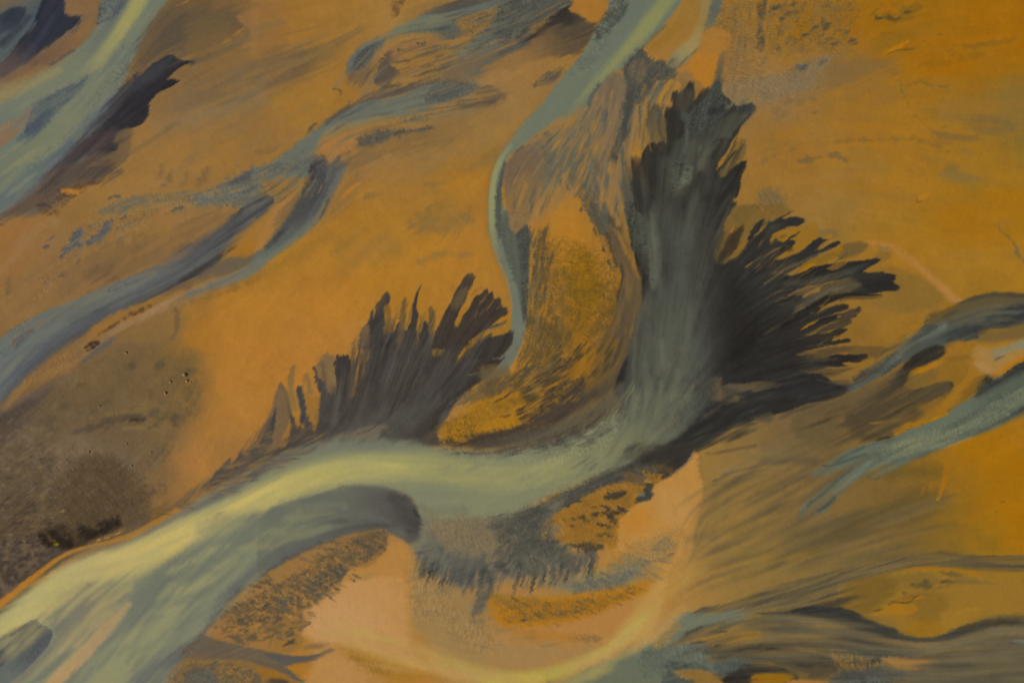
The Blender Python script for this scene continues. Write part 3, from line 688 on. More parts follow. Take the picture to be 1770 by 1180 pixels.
for pth,w_ in ((((990,345),(1080,350)),2),(((940,430),(1060,420)),3),(((1140,465),(1215,450)),3),(((1110,310),(1160,300)),2),(((1230,420),(1260,410)),1.5),(((860,620),(930,600),(1000,590)),4),(((1060,590),(1150,560)),2.4),(((1550,110),(1590,90)),2.4)):
    K(q(1,0,*[(x,y,w_ * .7) for x,y in pth]),(82,74,64),f=3,a=.85,r=2.4)
T(q(1,0,(980,440),(1300,340),(1420,380),(1300,470),(1000,560)),'st',(116,90,60),.2,.4,.6,8)
T(q(1,0,(1060,590),(1180,500),(1300,450),(1280,560),(1200,590)),'rp',(104,88,62),.0,.4,.6,6)
# right teal braids
P(q(1,0,(1230,320),(1440,320),(1520,270),(1600,180),(1720,60),(1790,20),(1790,280),(1700,300),(1560,350),(1440,400),(1380,380),(1480,340),(1260,340)),(90,92,84),f=4,a=.9,r=4,k=3,rid=L_BRAID,h=-.2)
T(q(1,0,(1240,315),(1440,315),(1540,260),(1700,90),(1900,-60),(1900,260),(1700,290),(1500,370),(1440,350)),'rs',(64,66,64),-.15,.4,.85,7)
K(q(1,0,(1400,390,7),(1500,330,7),(1600,250,6),(1700,140,5),(1790,60,4)),(112,112,92),f=5,a=.6,r=4)
P(q(1,0,(1250,560),(1330,460),(1480,380),(1640,320),(1790,260),(1900,200),(1900,330),(1700,420),(1560,520),(1400,570)),(112,94,72),f=6,a=.95,k=4)
K(q(1,0,(1420,560,4),(1540,490,7),(1660,420,8),(1790,350,9),(1900,290,9)),[(116,102,76),(96,94,80),(86,90,86),(80,84,84)],f=6,a=.85,k=3)
T(q(1,0,(1660,380),(1790,290),(1900,230),(1900,310),(1780,380),(1700,410)),'rs',(66,68,68),-.1,.4,.8,5)
# main teal wedge, dark brown edge above it
P(q(1,0,(640,740),(720,690),(800,640),(900,620),(1020,600),(1140,570),(1260,560),(1200,620),(1000,660),(800,720),(680,760),(540,830)),(86,76,70),f=5,a=.9,k=4)
teal2 = q(1,0,(-10,1180),(90,1130),(200,1060),(330,950),(440,880),(520,820),(640,750),(760,710),(900,680),(1040,640),(1160,590),(1280,570),(1420,580),(1500,570),(1540,600),(1480,650),(1380,690),(1260,720),(1140,780),(1000,800),(900,810),(780,840),
           (640,860),(520,900),(450,950),(420,1010),(410,1070),(470,1100),(490,1160),(440,1200),(0,1240))
P(teal2,(100,104,92),f=4,k=2.5,r=2.5,rid=L_BRAID,h=-.3,wet=.6)
K(q(1,0,(1140,700,9),(1000,760,9),(880,790,8)),(110,112,92),f=8,a=.8)
T(q(1,0,(1150,640),(1280,560),(1500,560),(1560,600),(1400,700),(1240,720),(1180,740)),'rp',(70,71,68),-.15,.4,.85,7)
P(q(1,0,(1380,690),(1500,640),(1640,600),(1740,680),(1720,710),(1600,760),(1420,770),(1260,760)),(140,108,64),f=4,a=.7,k=5)
T(q(1,0,(1400,760),(1500,660),(1560,590),(1650,600),(1740,690),(1600,760)),'st',(88,78,64),.0,.35,.8,6)
K(q(1,0,(1400,740,3),(1520,730,4),(1640,705,4),(1650,720,2)),(84,74,62),f=2.5,a=.8,k=3)
T(q(1,0,(940,830),(1100,800),(1260,760),(1300,800),(1100,840),(1000,870)),'rm',(100,90,70),.1,.4,.7,6)
K(q(1,0,(480,850,4),(560,790,4),(640,740,4)),(74,72,72),f=3,a=.7)
P(q(1,0,(470,930),(560,860),(700,830),(860,790),(900,820),(760,860),(640,900),(520,960)),(128,118,84),f=5,a=.8,k=4)
P(q(1,0,(420,1060),(440,980),(560,930),(700,930),(700,980),(620,1080),(500,1130)),(160,114,64),f=6,a=.85,w=4)
T(q(1,0,(500,1180),(560,1080),(640,1000),(680,1040),(620,1180)),'sm',(84,76,66),.0,.4,.8,6)
T(q(1,0,(0,1200),(120,1120),(300,1100),(400,1060),(480,1080),(490,1180)),'rs',(70,70,70),.0,.45,.8,8)
P(q(1,0,(410,1090),(460,1080),(495,1130),(490,1190),(440,1240),(370,1240),(380,1160)),(62,60,62),f=3,a=.9,r=2)
K(q(1,0,(345,940,1),(390,870,2.4),(420,855,1)),(76,72,66),f=2,a=.7,w=2)
K(q(1,0,(620,770,1),(640,700,1.5)),(100,80,54),f=1.5,a=.6)
K(q(1,0,(0,1050,4),(120,1030,5),(160,1000,3)),(122,94,56),f=4,a=.6,w=3)
# thin dark sliver
P(q(1,0,(700,970),(780,930),(900,900),(940,910),(1060,900),(1160,878),(1230,884),(1200,900),(1080,920),(960,950),(900,980),(820,1000),(740,1010)),(78,75,70),f=2.5,r=4,a=.92,rid=L_BRAID)
T(q(1,0,(700,980),(780,920),(920,890),(960,950),(860,1010),(760,1000)),'rs',(96,92,78),.0,.4,.6,5)

# dark wedge of silt and the rippled braids east of it
P(q(2,0,(-60,-40),(440,-40),(400,40),(330,70),(240,140),(100,200),(0,250),(-120,340),(-300,440),(-200,330),(-100,200)),(100,100,86),f=5,a=.95,r=4,k=2,rid=L_BRAID,h=-.2)
T(q(2,0,(-60,-40),(440,-40),(390,50),(240,150),(100,210),(0,280),(-100,330),(-120,200)),'rs',(62,63,60),-.1,.5,.9,8)
K(q(2,0,(40,260,3),(120,190,4),(220,130,4),(320,60,3)),(64,66,64),f=3,a=.8,r=3)
P(q(2,0,(100,180),(180,150),(240,100),(300,90),(240,150),(160,200)),(124,98,62),f=3,a=.8,r=3)
P(q(2,0,(420,20),(395,60),(480,110),(530,150),(590,155),(560,240),(500,330),(420,380),(280,390),(120,420),(0,470),(-200,480),(-60,390),(60,330),(160,230),(260,130),(340,75),(380,60)),(88,74,58),f=4,a=.92,k=4,s=1,rid=L_WEDGE,h=-.2,c2=(140,106,62),cg=(985,60,900,115))
P(q(2,0,(410,30),(390,65),(470,110),(440,160),(340,170),(240,200),(130,270),(60,310),(160,220),(260,140),(340,75)),(54,50,46),f=4,a=.92,k=3,rid=L_WEDGE)
P(q(2,0,(480,110),(530,150),(590,155),(570,220),(480,260),(380,270),(300,240),(400,180)),(78,68,54),f=6,a=.8,k=3)
P(q(2,0,(410,-40),(700,-40),(640,80),(590,150),(540,155),(500,120),(400,75),(420,20)),(158,110,48),f=2.5,a=.95,w=1.5)
T(q(2,0,(120,600),(220,500),(350,460),(330,540),(240,600)),'rm',(82,78,70),-.1,.5,.85,5)
# ---- top centre: the river that narrows round the island -------------------
# grey silt wash at its east side first
P([(930,235),(985,205),(1030,165),(1075,125),(1105,130),(1095,200),(1090,290),(1075,340),(1060,420),(1000,430),(930,390),(900,370),(880,340),(870,290),(900,250)],(132,108,74),f=8,a=.85,k=6)
topr = [(1070,-45),(1215,-45),(1180,2),(1152,38),(1122,72),(1100,100),(1082,116),(1062,126),(1045,142),(1026,165),(1008,188),(985,205),(955,216),(932,226),(908,246),(888,260),(876,275),(870,300),(866,330),(868,355),(880,365),(905,380),(917,410),(914,460),
        (912,520),(906,570),(896,602),(878,622),(862,636),(840,656),(858,632),(876,605),(884,560),(882,520),(874,482),(862,452),(852,428),(845,400),(843,360),(845,322),(853,288),(866,262),(884,240),(904,214),(930,188),(958,150),(984,120),(1008,92),(1028,55),(1048,22)]
P(topr,(106,112,94),f=3,k=1.5,r=1.2,rid=L_TOP,h=-.5,wet=1)
K([(1120,-30,16),(1078,40,16),(1040,95,16),(1000,140,16),(960,180,14),(920,220,10),(880,255,6)],[(100,108,96),(104,110,96),(106,112,94),(108,114,96),(110,116,96)],f=9,a=.8,r=2)
K([(1168,-20,11),(1130,30,12),(1100,66,11),(1075,95,9),(1052,122,9),(1030,140,7),(1008,168,5),(985,195,4)],[(132,132,88),(136,134,84),(138,136,86),(134,134,86),(130,132,88),(126,128,88),(116,118,88)],f=7,a=.9,k=2)
K([(1150,45,2),(1125,70,3),(1095,106,3),(1075,122,3)],(86,88,76),f=3,a=.6)
T([(1058,0),(1092,-20),(1085,20),(1055,55),(1030,75),(1028,50),(1045,20)],'rs',(66,67,62),-.2,.4,.85,5)
T([(1030,75),(1060,50),(1040,100),(1000,130),(975,130),(1000,95)],'rs',(86,92,86),.2,.4,.6,6)
K([(884,250,4),(868,272,4.5),(856,300,5),(851,335,5),(850,375,5),(854,415,5),(862,450,4)],[(118,124,100),(136,138,98),(142,142,98),(142,140,94),(136,136,94),(126,126,92),(112,112,86)],f=2.6,a=.95)
K([(872,285,3),(865,315,4),(862,345,4.5),(862,375,5),(864,410,4)],(72,74,66),f=3,a=.85,r=2)
P([(866,395),(884,362),(906,366),(920,392),(918,430),(914,470),(914,510),(908,560),(898,520),(890,480),(875,440)],(84,88,76),f=4,a=.9,r=2,k=2)
T([(880,370),(908,366),(922,400),(918,440),(914,510),(906,560),(900,520),(896,450),(890,400)],'rs',(58,58,54),-.2,.45,.85,5)
T([(862,380),(880,365),(890,420),(895,480),(885,490),(870,440)],'rs',(74,76,66),.1,.4,.7,5)
K([(868,450,3),(884,490,5),(893,530,6),(893,570,7),(882,606,7),(866,630,5),(840,655,3)],[(104,108,88),(108,112,94),(104,110,94),(110,114,98),(102,106,94),(96,98,86)],f=4,a=.9,r=1.5)
K([(852,430,2),(866,462,2),(878,492,2),(885,530,2)],(152,116,66),f=2,a=.8)
# rippled dark sand between river and tongue
P(q(2,0,(780,440),(860,350),(910,330),(940,400),(980,430),(1040,420),(1130,470),(1120,530),(1040,560),(960,640),(880,720),(840,720),(800,640),(770,560)),(84,82,70),f=4,a=.9,r=3,rid=L_FANE)
T(q(2,0,(780,440),(900,330),(1040,420),(1130,470),(960,640),(860,720),(780,560)),'rp',(60,62,60),-.1,.4,.8,6)
P(q(2,0,(830,420),(900,420),(920,500),(880,580),(830,560),(810,480)),(104,92,72),f=4,a=.85,w=3)
K(q(2,0,(850,510,1.5),(860,460,1.5),(880,430,1)),(70,62,54),f=1.5,a=.7)
lobe = q(2,0,(560,660),(620,570),(700,510),(760,530),(770,640),(765,760),(740,860),(700,960),(660,1050),(640,960),(560,800),(540,720))
P(lobe,(116,100,78),f=3,a=.95,k=3,c2=(128,106,80),cg=(1050,160,1060,240))
K(q(2,0,(700,520,5),(680,620,4),(650,700,3)),(102,92,76),f=4,a=.6)
K(q(2,0,(600,590,2),(550,660,3),(530,720,3),(560,800,2)),(84,86,78),f=2.5,a=.8,w=2)
K(q(2,0,(830,560,6),(810,660,8),(800,760,9),(780,880,10),(720,1000,8),(690,1100,8)),[(78,76,66),(66,66,62),(68,68,62),(72,72,66),(62,62,58)],f=3.5,a=.95,r=2.5,rid=L_FANE)
K(q(2,0,(630,780,3),(640,860,4),(610,960,3)),(86,86,78),f=3,a=.85,r=3)
for pth,cc,w_ in ((((720,800),(690,900),(660,1040)),(128,104,74),3),(((400,820),(300,850),(220,920)),(148,114,66),5),(((470,740),(430,800),(410,870)),(142,106,64),3),(((240,920),(260,980),(250,1100)),(84,86,78),5),(((180,990),(220,1040),(240,1180)),(80,84,78),3),
                    (((500,880),(520,960),(500,1060)),(90,88,78),6),(((560,1020),(520,1100),(470,1200)),(158,116,60),7),(((400,900),(390,1000),(400,1180)),(130,106,70),7),(((300,960),(300,1100),(290,1200)),(142,112,64),5),(((570,1120),(590,1180)),(80,78,68),4),(((410,1060),(410,1140)),(86,84,76),3),(((420,810),(425,850)),(160,108,26),2)):
    K(q(2,0,*[(x,y,w_) for x,y in pth]),cc,f=3,a=.8,s=2.5,r=2)
P(q(2,0,(0,1070),(60,1020),(150,1005),(200,1040),(230,1140),(230,1240),(200,1500),(100,1560),(0,1600),(-40,1480),(-60,1200)),(112,92,72),f=3,a=.95,c2=(132,104,66),cg=(905,290,920,340),k=2)
K(q(2,0,(10,1060,2),(80,1012,2.5),(170,1000,2)),(88,92,80),f=2.5,a=.8)
T([(930,240),(1000,215),(1050,240),(1055,300),(1040,340),(960,330),(940,290)],'sm',(94,92,80),.25,.35,.7,8)
T([(930,235),(990,205),(1050,240),(1055,330),(1000,340),(940,300)],'sm',(156,116,64),.35,.35,.7,8)
# sand tongue with the pale run
tong = q(2,0,(1200,-10),(1420,-20),(1360,120),(1320,230),(1290,320),(1200,410),(1130,460),(1060,430),(1030,410),(980,425),(930,380),(905,340),(960,280),(1060,190),(1130,100))
P(tong,(146,110,52),f=3,k=1.5,h=.2,c2=(154,112,54),cg=(1200,20,1130,100))
K(q(2,0,(1140,180,9),(1050,270,9),(960,330,8)),(138,104,42),f=8,a=.6)
K(q(2,0,(1330,-20,9),(1330,80,9),(1300,200,9),(1250,300,10),(1180,370,12),(1120,420,10),(1110,460,4)),[(140,120,78),(146,122,74),(142,118,70),(152,130,80),(154,136,88),(140,130,92),(104,104,88)],f=5,a=.9,k=2)
K(q(2,0,(1420,-20,10),(1400,60,10),(1380,130,8),(1340,200,5)),[(98,102,92),(92,96,88),(96,98,86),(116,108,80)],f=3.5,a=.95,r=2.5,rid=L_TOP)
# orange lobe
P(q(2,0,(1150,470),(1230,420),(1290,340),(1320,230),(1420,190),(1520,260),(1450,400),(1420,500),(1390,590),(1340,630),(1300,610),(1250,570),(1210,560),(1180,520)),(160,112,52),f=5,a=.9,w=3,h=.2)
P(q(2,0,(1210,450),(1280,370),(1400,380),(1420,480),(1390,590),(1330,620),(1270,560),(1220,540)),(168,114,42),f=8,a=.85)
P(q(2,0,(1160,530),(1210,490),(1270,560),(1260,600),(1190,600),(1150,560)),(134,104,64),f=5,a=.8,k=3)
# rippled ground between tongue and east plain
T(q(2,0,(1400,60),(1700,-40),(1770,200),(1760,560),(1560,640),(1450,600),(1480,300)),'rs',(100,88,64),.35,.45,.55,14)
T(q(2,0,(1400,150),(1560,90),(1560,280),(1520,290),(1420,200)),'rs',(88,82,66),.1,.35,.7,8)
T(q(2,0,(1690,0),(1760,0),(1740,200),(1760,330),(1700,360),(1680,180)),'rs',(62,60,56),-.05,.4,.85,6)
T(q(3,0,(-20,40),(300,-20),(620,20),(600,200),(620,320),(380,380),(0,400),(-40,300)),'rs',(98,84,60),.3,.4,.6,14)
T(q(3,0,(0,0),(640,-20),(560,260),(300,340),(0,360)),'n6',(86,76,58),.75,.35,.7,10)
P(q(3,0,(150,200),(260,60),(300,100),(260,240),(180,280)),(138,96,26),f=7,a=.6,r=4)
for u,v,w_ in ((60,52,3),(20,68,3),(85,48,2.4),(140,90,3),(100,125,2.4),(260,240,2.4),(170,30,2),(460,300,3),(585,280,3),(600,300,2),(390,200,3),(410,170,2),(190,90,2),(320,190,2.2),(540,225,2)):
    K(q(3,0,(u-22,v+10,w_ * .6),(u,v,w_),(u+20,v-9,w_ * .5)),(72,70,62),f=2.4,a=.75,r=2)
P(q(3,0,(-60,560),(100,490),(280,420),(420,390),(340,560),(260,620),(60,680),(-60,720)),(130,112,84),f=10,a=.65,k=6,r=5)
T(q(3,0,(-60,560),(100,480),(400,380),(340,560),(260,640),(20,720),(-60,720)),'rs',(102,94,78),.2,.45,.5,12)
for u,v,w_,L_ in ((210,463,3,60),(380,428,2.6,26),(250,458,2.4,30)):
    K(q(3,0,(u-L_,v+22,1),(u,v,w_),(u+L_ * .6,v-8,1)),(86,86,82),f=3,a=.7,w=3,r=2)
T(q(3,0,(0,700),(260,640),(420,620),(380,720),(200,760),(40,900)),'n6',(116,92,60),.3,.4,.5,12)
T(q(3,0,(-60,960),(120,930),(220,1050),(60,1100),(-60,1180)),'n6',(112,92,64),.2,.4,.5,12)
P(q(2,0,(1440,600),(1470,560),(1560,560),(1740,540),(1790,640),(1720,680),(1640,690),(1560,720),(1500,740),(1440,680)),(128,110,80),f=6,a=.7,k=5,r=4)
K(q(2,0,(1450,380,6),(1430,500,7),(1420,590,8),(1360,640,6)),[(120,98,66),(96,86,66),(74,74,66),(72,72,66)],f=4,a=.8,k=3)



def z(u0,v0,w,*pts):
    """points read off an enlarged sheet w units wide (1770 steps across)"""
    s = w/1770
    return [(u0+p[0]*s,v0+p[1]*s)+tuple(p[2:]) for p in pts]


TAN = (112,90,56)
GOLD = (160,112,30)
# ---- the western fan -------------------------------------------------------
BW = (66,61,57)
K([(300,870,6),(360,838,9),(420,800,12),(470,765,12)],[(136,102,60),(128,100,66),(122,98,66)],f=8,a=.85,k=5,w=3)
T([(250,890),(330,840),(400,790),(440,740),(470,720),(480,790),(420,830),(340,880),(280,910)],'st',(84,74,66),.1,.5,.75,10)
P(z(440,600,180,(230,1180),(290,1000),(340,850),(400,640),(450,610),(490,650),(550,800),(600,1000),(640,1180),(500,1500),(420,1800),(330,1900),(200,1900),(60,2000),(-100,2150),(0,1900),(120,1600)),(116,94,66),f=2.5,k=2,s=1.5)
K(z(440,600,180,(450,620,2),(540,800,3),(590,1000,3),(620,1200,3)),(92,80,64),f=2.5,a=.6)
P(z(380,700,180,(960,50),(920,120),(830,240),(760,400),(720,540),(690,620),(600,700),(540,720),(480,900),(340,800),(300,900),(200,1000),(160,900),(100,970),(-20,1100),(-200,1300),(-260,1400),(200,1250),(900,1000),(880,700),(900,500),(930,300)),(80,72,66),f=2.5,k=2.5,a=.95,rid=L_FANW)
K(z(380,700,180,(940,70,1.5),(920,200,2),(915,320,3),(880,450,3),(860,600,2)),(66,62,60),f=2,a=.9)
P(z(380,700,180,(1220,130),(1270,250),(1310,420),(1340,500),(1400,470),(1420,380),(1300,640),(1100,700),(900,760),(820,850),(1000,830),(1120,700),(1180,500),(1190,350),(1200,250)),(66,62,60),f=2,k=1.2,rid=L_FANW)
bodyw = [(372,862),(410,835),(450,800),(474,786),(494,772),(508,748),(518,735),(524,748),(532,720),(545,735),(556,700),(552,690),(566,640),(580,660),(600,668),(606,686),(618,660),(630,622),(636,580),(668,575),(700,570),(740,575),(765,570),
         (800,555),(838,565),(868,560),(886,574),(880,600),(862,630),(840,655),(812,672),(790,695),(772,722),(758,748),(752,768),(700,772),(620,772),(560,778),(500,806),(440,840),(400,866)]
P(bodyw,BW,f=3,k=1.5,rid=L_FANW,h=-.3,c2=(70,64,60),cg=(760,560,640,740))
# fingers
P(z(440,600,180,(1010,340),(1040,350),(1100,490),(1180,570),(1220,660),(1250,760),(1380,860),(1340,1300),(1090,1200),(1100,900),(1120,800),(1060,650),(1050,520)),(76,70,66),f=2,k=1.2,s=1,rid=L_FANW)
P(z(440,600,180,(1070,240),(1180,120),(1240,90),(1280,140),(1360,160),(1400,600),(1400,780),(1330,800),(1230,740),(1200,600),(1100,480)),(124,100,66),f=3,k=1.5,s=2)
K(z(440,600,180,(1160,250,2),(1180,450,3),(1220,640,2)),(98,82,62),f=3,a=.7)
P(z(440,600,180,(1340,250),(1385,240),(1400,150),(1440,130),(1480,165),(1530,130),(1600,140),(1610,200),(1640,220),(1640,360),(1600,480),(1590,600),(1600,780),(1600,900),(1480,1000),(1390,900),(1400,600),(1370,400)),(62,58,54),f=1.8,w=1,k=1,rid=L_FANW,c2=(74,70,66),cg=(590,640,592,690))
P(z(440,600,180,(725,680),(780,665),(820,720),(850,850),(870,1000),(930,1180),(960,1300),(800,1300),(770,1100),(730,900)),(68,66,66),f=2,k=1,rid=L_FANW)
K(z(440,600,180,(660,345,4),(630,480,5),(615,700,5),(640,860,5),(690,1050,4)),[(120,98,62),(124,100,62),(130,104,62),(134,104,60)],f=2.5,a=.8)
K(z(440,600,180,(890,460,3),(930,620,4),(960,780,3)),(122,100,70),f=2.5,a=.8)
K(z(440,600,180,(840,480,2),(850,600,2),(830,660,2)),(122,98,60),f=2,a=.6)
P(z(440,600,180,(850,780),(920,820),(1020,860),(1110,820),(1100,1000),(1090,1200),(1050,1380),(1020,1400),(940,1250),(890,1080)),(146,106,50),f=2.5,k=2,s=2,a=.85)
P(z(600,580,180,(-20,300),(70,340),(75,550),(60,700),(20,780),(40,900),(40,1000),(70,1050),(130,980),(170,870),(230,760),(290,620),(320,480),(370,380),(375,150),(370,-60),(200,0),(60,100)),(160,114,54),f=2.2,k=1,s=1)
P(z(600,580,180,(200,0),(180,180),(230,290),(340,320),(375,200),(370,-60)),(136,104,66),f=5,a=.8,k=2)
K(z(600,580,180,(80,160,1),(110,400,2.6),(100,600,2),(60,760,1)),(124,98,66),f=2,a=.7)
P(z(600,470,180,(190,1180),(260,1010),(310,900),(370,800),(405,650),(430,650),(455,780),(470,640),(460,600),(500,530),(560,480),(620,380),(665,345),(700,360),(735,430),(730,490),(700,560),(640,590),(635,800),(625,1000),(620,1300),(200,1300)),
  (64,60,56),f=1.8,k=.8,rid=L_FANW)
P(z(600,470,180,(190,1180),(260,1010),(330,880),(390,960),(360,1250),(160,1300)),(128,102,70),f=4,a=.8,k=1.5)
K(z(600,470,180,(455,640,.8),(450,760,1),(450,820,.6)),(110,92,64),f=1,a=.7)
P(z(600,470,180,(640,600),(700,560),(740,640),(730,800),(770,950),(760,1060),(690,1060),(620,1040),(640,800)),(114,88,46),f=3,a=.85,k=2,w=2)
T(z(600,470,180,(620,1020),(760,1020),(760,1180),(640,1290),(610,1180)),'sp',(60,54,48),-.1,.4,.9,4)
K(z(600,470,180,(890,855,1.2),(860,950,3.4),(820,1080,4),(790,1200,5)),(62,58,56),f=1.6,a=.97)
K(z(600,470,180,(985,440,1),(960,560,3),(960,750,5),(930,950,5),(880,1180,5)),[(92,78,52),(108,86,52),(106,86,56),(94,78,56)],f=2,a=.9,k=1.5)
K(z(600,470,180,(1040,500,.8),(1020,580,1.4)),(110,88,50),f=1.5,a=.7)
K(z(600,470,180,(870,580,3),(850,740,3)),(140,108,52),f=4,a=.6)
P(z(600,470,180,(1270,195),(1230,300),(1200,400),(1185,500),(1185,650),(1210,730),(1190,850),(1170,1000),(1180,1300),(960,1300),(1000,1100),(1040,960),(1080,830),(1110,700),(1100,580),(1130,500),(1180,370),(1230,260)),(66,60,54),f=1.5,k=.8,rid=L_FANW)
K(z(600,470,180,(1100,620,2),(1060,780,2),(1020,920,1.5)),(112,92,58),f=2,a=.7)
P(z(600,470,180,(1240,1300),(1250,1100),(1280,930),(1300,850),(1330,845),(1380,880),(1395,980),(1400,1300)),(60,56,52),f=1.5,rid=L_FANW)
K(z(600,470,180,(1420,620,3.5),(1440,760,6),(1440,950,5),(1430,1180,4)),(104,84,52),f=2.2,a=.85,k=1.5)
K(z(600,470,180,(1250,760,2),(1230,950,3),(1210,1080,2)),(124,94,48),f=2,a=.8)
K(z(600,470,180,(1190,950,1.5),(1205,1060,1.5),(1200,1160,1)),(150,104,36),f=1.4,a=.8)
K(z(600,580,180,(900,10,2),(860,160,1.6),(820,280,1.6),(770,400,1)),(112,92,58),f=1.5,a=[.9,.9,.7,.2])
K(z(600,580,180,(1200,0,2),(1195,80,1.5),(1190,160,.8)),(118,92,56),f=1.5,a=.7)
P(z(740,570,180,(110,-60),(190,-60),(170,60),(240,180),(250,260),(210,380),(190,430),(130,465),(60,440),(70,300),(80,150)),(150,108,42),f=2,k=1)
K(z(740,570,180,(280,200,2),(250,350,2),(220,460,1)),(110,92,62),f=1.6,a=.7)
K(z(740,570,180,(50,0,2),(30,200,2),(-20,400,2),(-60,480,1)),(104,86,60),f=2,a=[.8,.6,.5,.1])
K(z(740,570,180,(340,420,5),(280,520,5),(220,640,4)),(84,74,60),f=5,a=.6)
# tall pair, then the palm of short fingers
P(z(740,470,180,(70,1200),(140,1000),(200,880),(270,720),(350,570),(420,440),(480,300),(560,180),(620,90),(670,30),(700,40),(740,15),(770,50),(805,70),(780,140),(740,260),(690,340),(640,480),(600,550),(540,640),(500,760),(450,830),(440,900),(490,940),
                (540,880),(580,740),(690,630),(760,490),(820,400),(900,370),(960,310),(1000,295),(1025,330),(1010,380),(1060,350),(1090,340),(1120,390),(1110,440),(1160,460),(1200,435),(1245,480),(1235,540),(1270,560),(1260,600),(1340,600),(1330,640),(1355,670),
                (1330,720),(1230,780),(1160,830),(1050,920),(940,980),(860,1060),(770,1130),(680,1220),(300,1300),(60,1300)),(64,55,48),f=1.4,s=1,rid=L_FANW)
P(z(740,470,180,(440,460),(520,330),(620,280),(680,320),(640,420),(560,540),(480,600),(400,560)),(110,92,62),f=5,a=.55,s=4)
T(z(740,470,180,(420,480),(500,300),(600,220),(720,260),(650,430),(560,560),(440,580)),'sm',(112,92,60),.2,.5,.7,6)
T(z(740,470,180,(780,640),(900,480),(1040,400),(1140,480),(1020,640),(900,760),(780,800)),'sm',(116,92,56),.3,.4,.75,6)
K(z(740,470,180,(1000,380,.8),(940,480,1),(870,560,.8)),(140,104,48),f=1,a=.7)
K(z(740,470,180,(1110,480,.8),(1060,560,1.1),(1000,640,.8)),(140,104,52),f=1,a=.7)
K(z(740,470,180,(1240,560,.6),(1170,630,.8)),(132,104,66),f=.9,a=.7)
P(z(740,470,180,(610,580),(680,620),(590,740),(550,840),(510,940),(450,870),(460,830),(520,770),(560,660)),(156,110,38),f=1.4,s=1)
P(z(740,470,180,(1160,840),(1210,790),(1330,740),(1360,820),(1290,870),(1180,860)),(160,112,36),f=1.3,s=1)
P(z(740,470,180,(700,1180),(820,1090),(930,1010),(1050,950),(1180,920),(1290,890),(1390,820),(1400,960),(1340,1030),(1230,1090),(1110,1090),(1060,1060),(960,1110),(860,1150),(760,1200)),(150,108,42),f=1.6,s=1)
K(z(740,470,180,(1330,830,.6),(1270,870,1.5),(1140,910,1.2),(1060,930,1)),(66,66,62),f=1.2,a=.95)
K(z(740,470,180,(1290,880,1),(1180,930,1.5),(1060,1000,1.5),(920,1120,1.5)),(116,100,66),f=1.5,a=.8)
P(z(740,570,180,(470,600),(530,420),(620,310),(760,190),(900,90),(1000,40),(1080,40),(940,120),(800,240),(680,340),(590,430),(520,520)),(150,108,38),f=1.6,s=1)
P(z(740,570,180,(500,560),(620,420),(800,280),(940,150),(1060,60),(1100,100),(960,180),(830,280),(700,390),(560,500)),(92,78,56),f=2,a=.9,s=1.5)
P(z(740,570,180,(660,760),(740,640),(880,520),(760,500),(700,480),(840,330),(960,190),(1060,120),(1220,105),(1330,50),(1440,30),(1440,200),(1380,300),(1260,420),(1200,480),(1130,490),(1110,500),(960,600),(800,700),(690,770)),(58,52,46),f=2.5,rid=L_FANW)
P(z(740,570,180,(1130,495),(1230,490),(1300,480),(1220,560),(1050,650),(900,690),(740,750),(670,750),(720,690),(860,620),(1000,540)),(56,49,43),f=2,a=.95)
K(z(740,570,180,(1440,240,1),(1360,350,2),(1270,440,1.8),(1220,485,1.4),(1110,475,1)),(104,104,86),f=1.6,a=.9)
K(z(740,570,180,(660,750,1),(720,760,1),(790,740,.8)),(120,98,66),f=1.2,a=.8)
K(z(740,570,180,(1620,0,9),(1530,240,7),(1420,480,7),(1300,640,7),(1200,740,5),(1080,810,3)),[(112,116,96),(104,108,92),(106,108,92),(100,102,86),(96,92,74)],f=3,a=.95,r=1.5,rid=L_TOP)
K(z(740,570,180,(1250,620,1),(1160,680,2),(1120,700,1)),(140,114,72),f=1.6,a=.8)
# flow marks in the palm
FAN([(560,770),(640,768),(740,758)],[(560,660),(660,560),(760,580),(850,600)],90,[(76,72,68),(58,53,49),(80,76,70),(62,56,52),(86,82,74)],(1.5,5),4,(.15,.5),3,5,part=(0,.85),bend=8)
P(z(560,680,240,(-60,560),(60,560),(300,420),(700,200),(1100,140),(1480,60),(1300,300),(1000,520),(760,600),(300,600)),(86,84,76),f=14,a=.6,k=6)
P(z(560,680,240,(40,580),(250,520),(500,440),(720,400),(800,420),(720,480),(760,600),(640,590),(300,580)),(122,108,88),f=5,a=.75,k=3)
P(z(560,680,240,(1000,590),(1200,440),(1360,260),(1560,80),(1620,60),(1440,300),(1380,460),(1340,520),(1500,660),(1300,690),(1100,680),(900,620)),(66,59,54),f=7,a=.9,k=2)
for i_,(a_,b_,c_) in enumerate((((700,570),(860,500),(1060,340)),((760,600),(960,500),(1140,380)),((420,520),(600,450),(820,300)),((250,470),(330,390),(420,300)),((620,600),(740,540),(860,460)))):
    K(z(560,680,240,a_+(1,),b_+(1.6,),c_+(1,)),(72,70,62),f=2,a=.65)
T(z(740,470,180,(150,300),(400,200),(480,260),(420,460),(200,460)),'sm',(120,92,42),.45,.4,.6,6)
T(z(740,470,180,(700,340),(900,240),(940,280),(800,400),(700,420)),'sm',(110,86,40),.3,.4,.6,4)

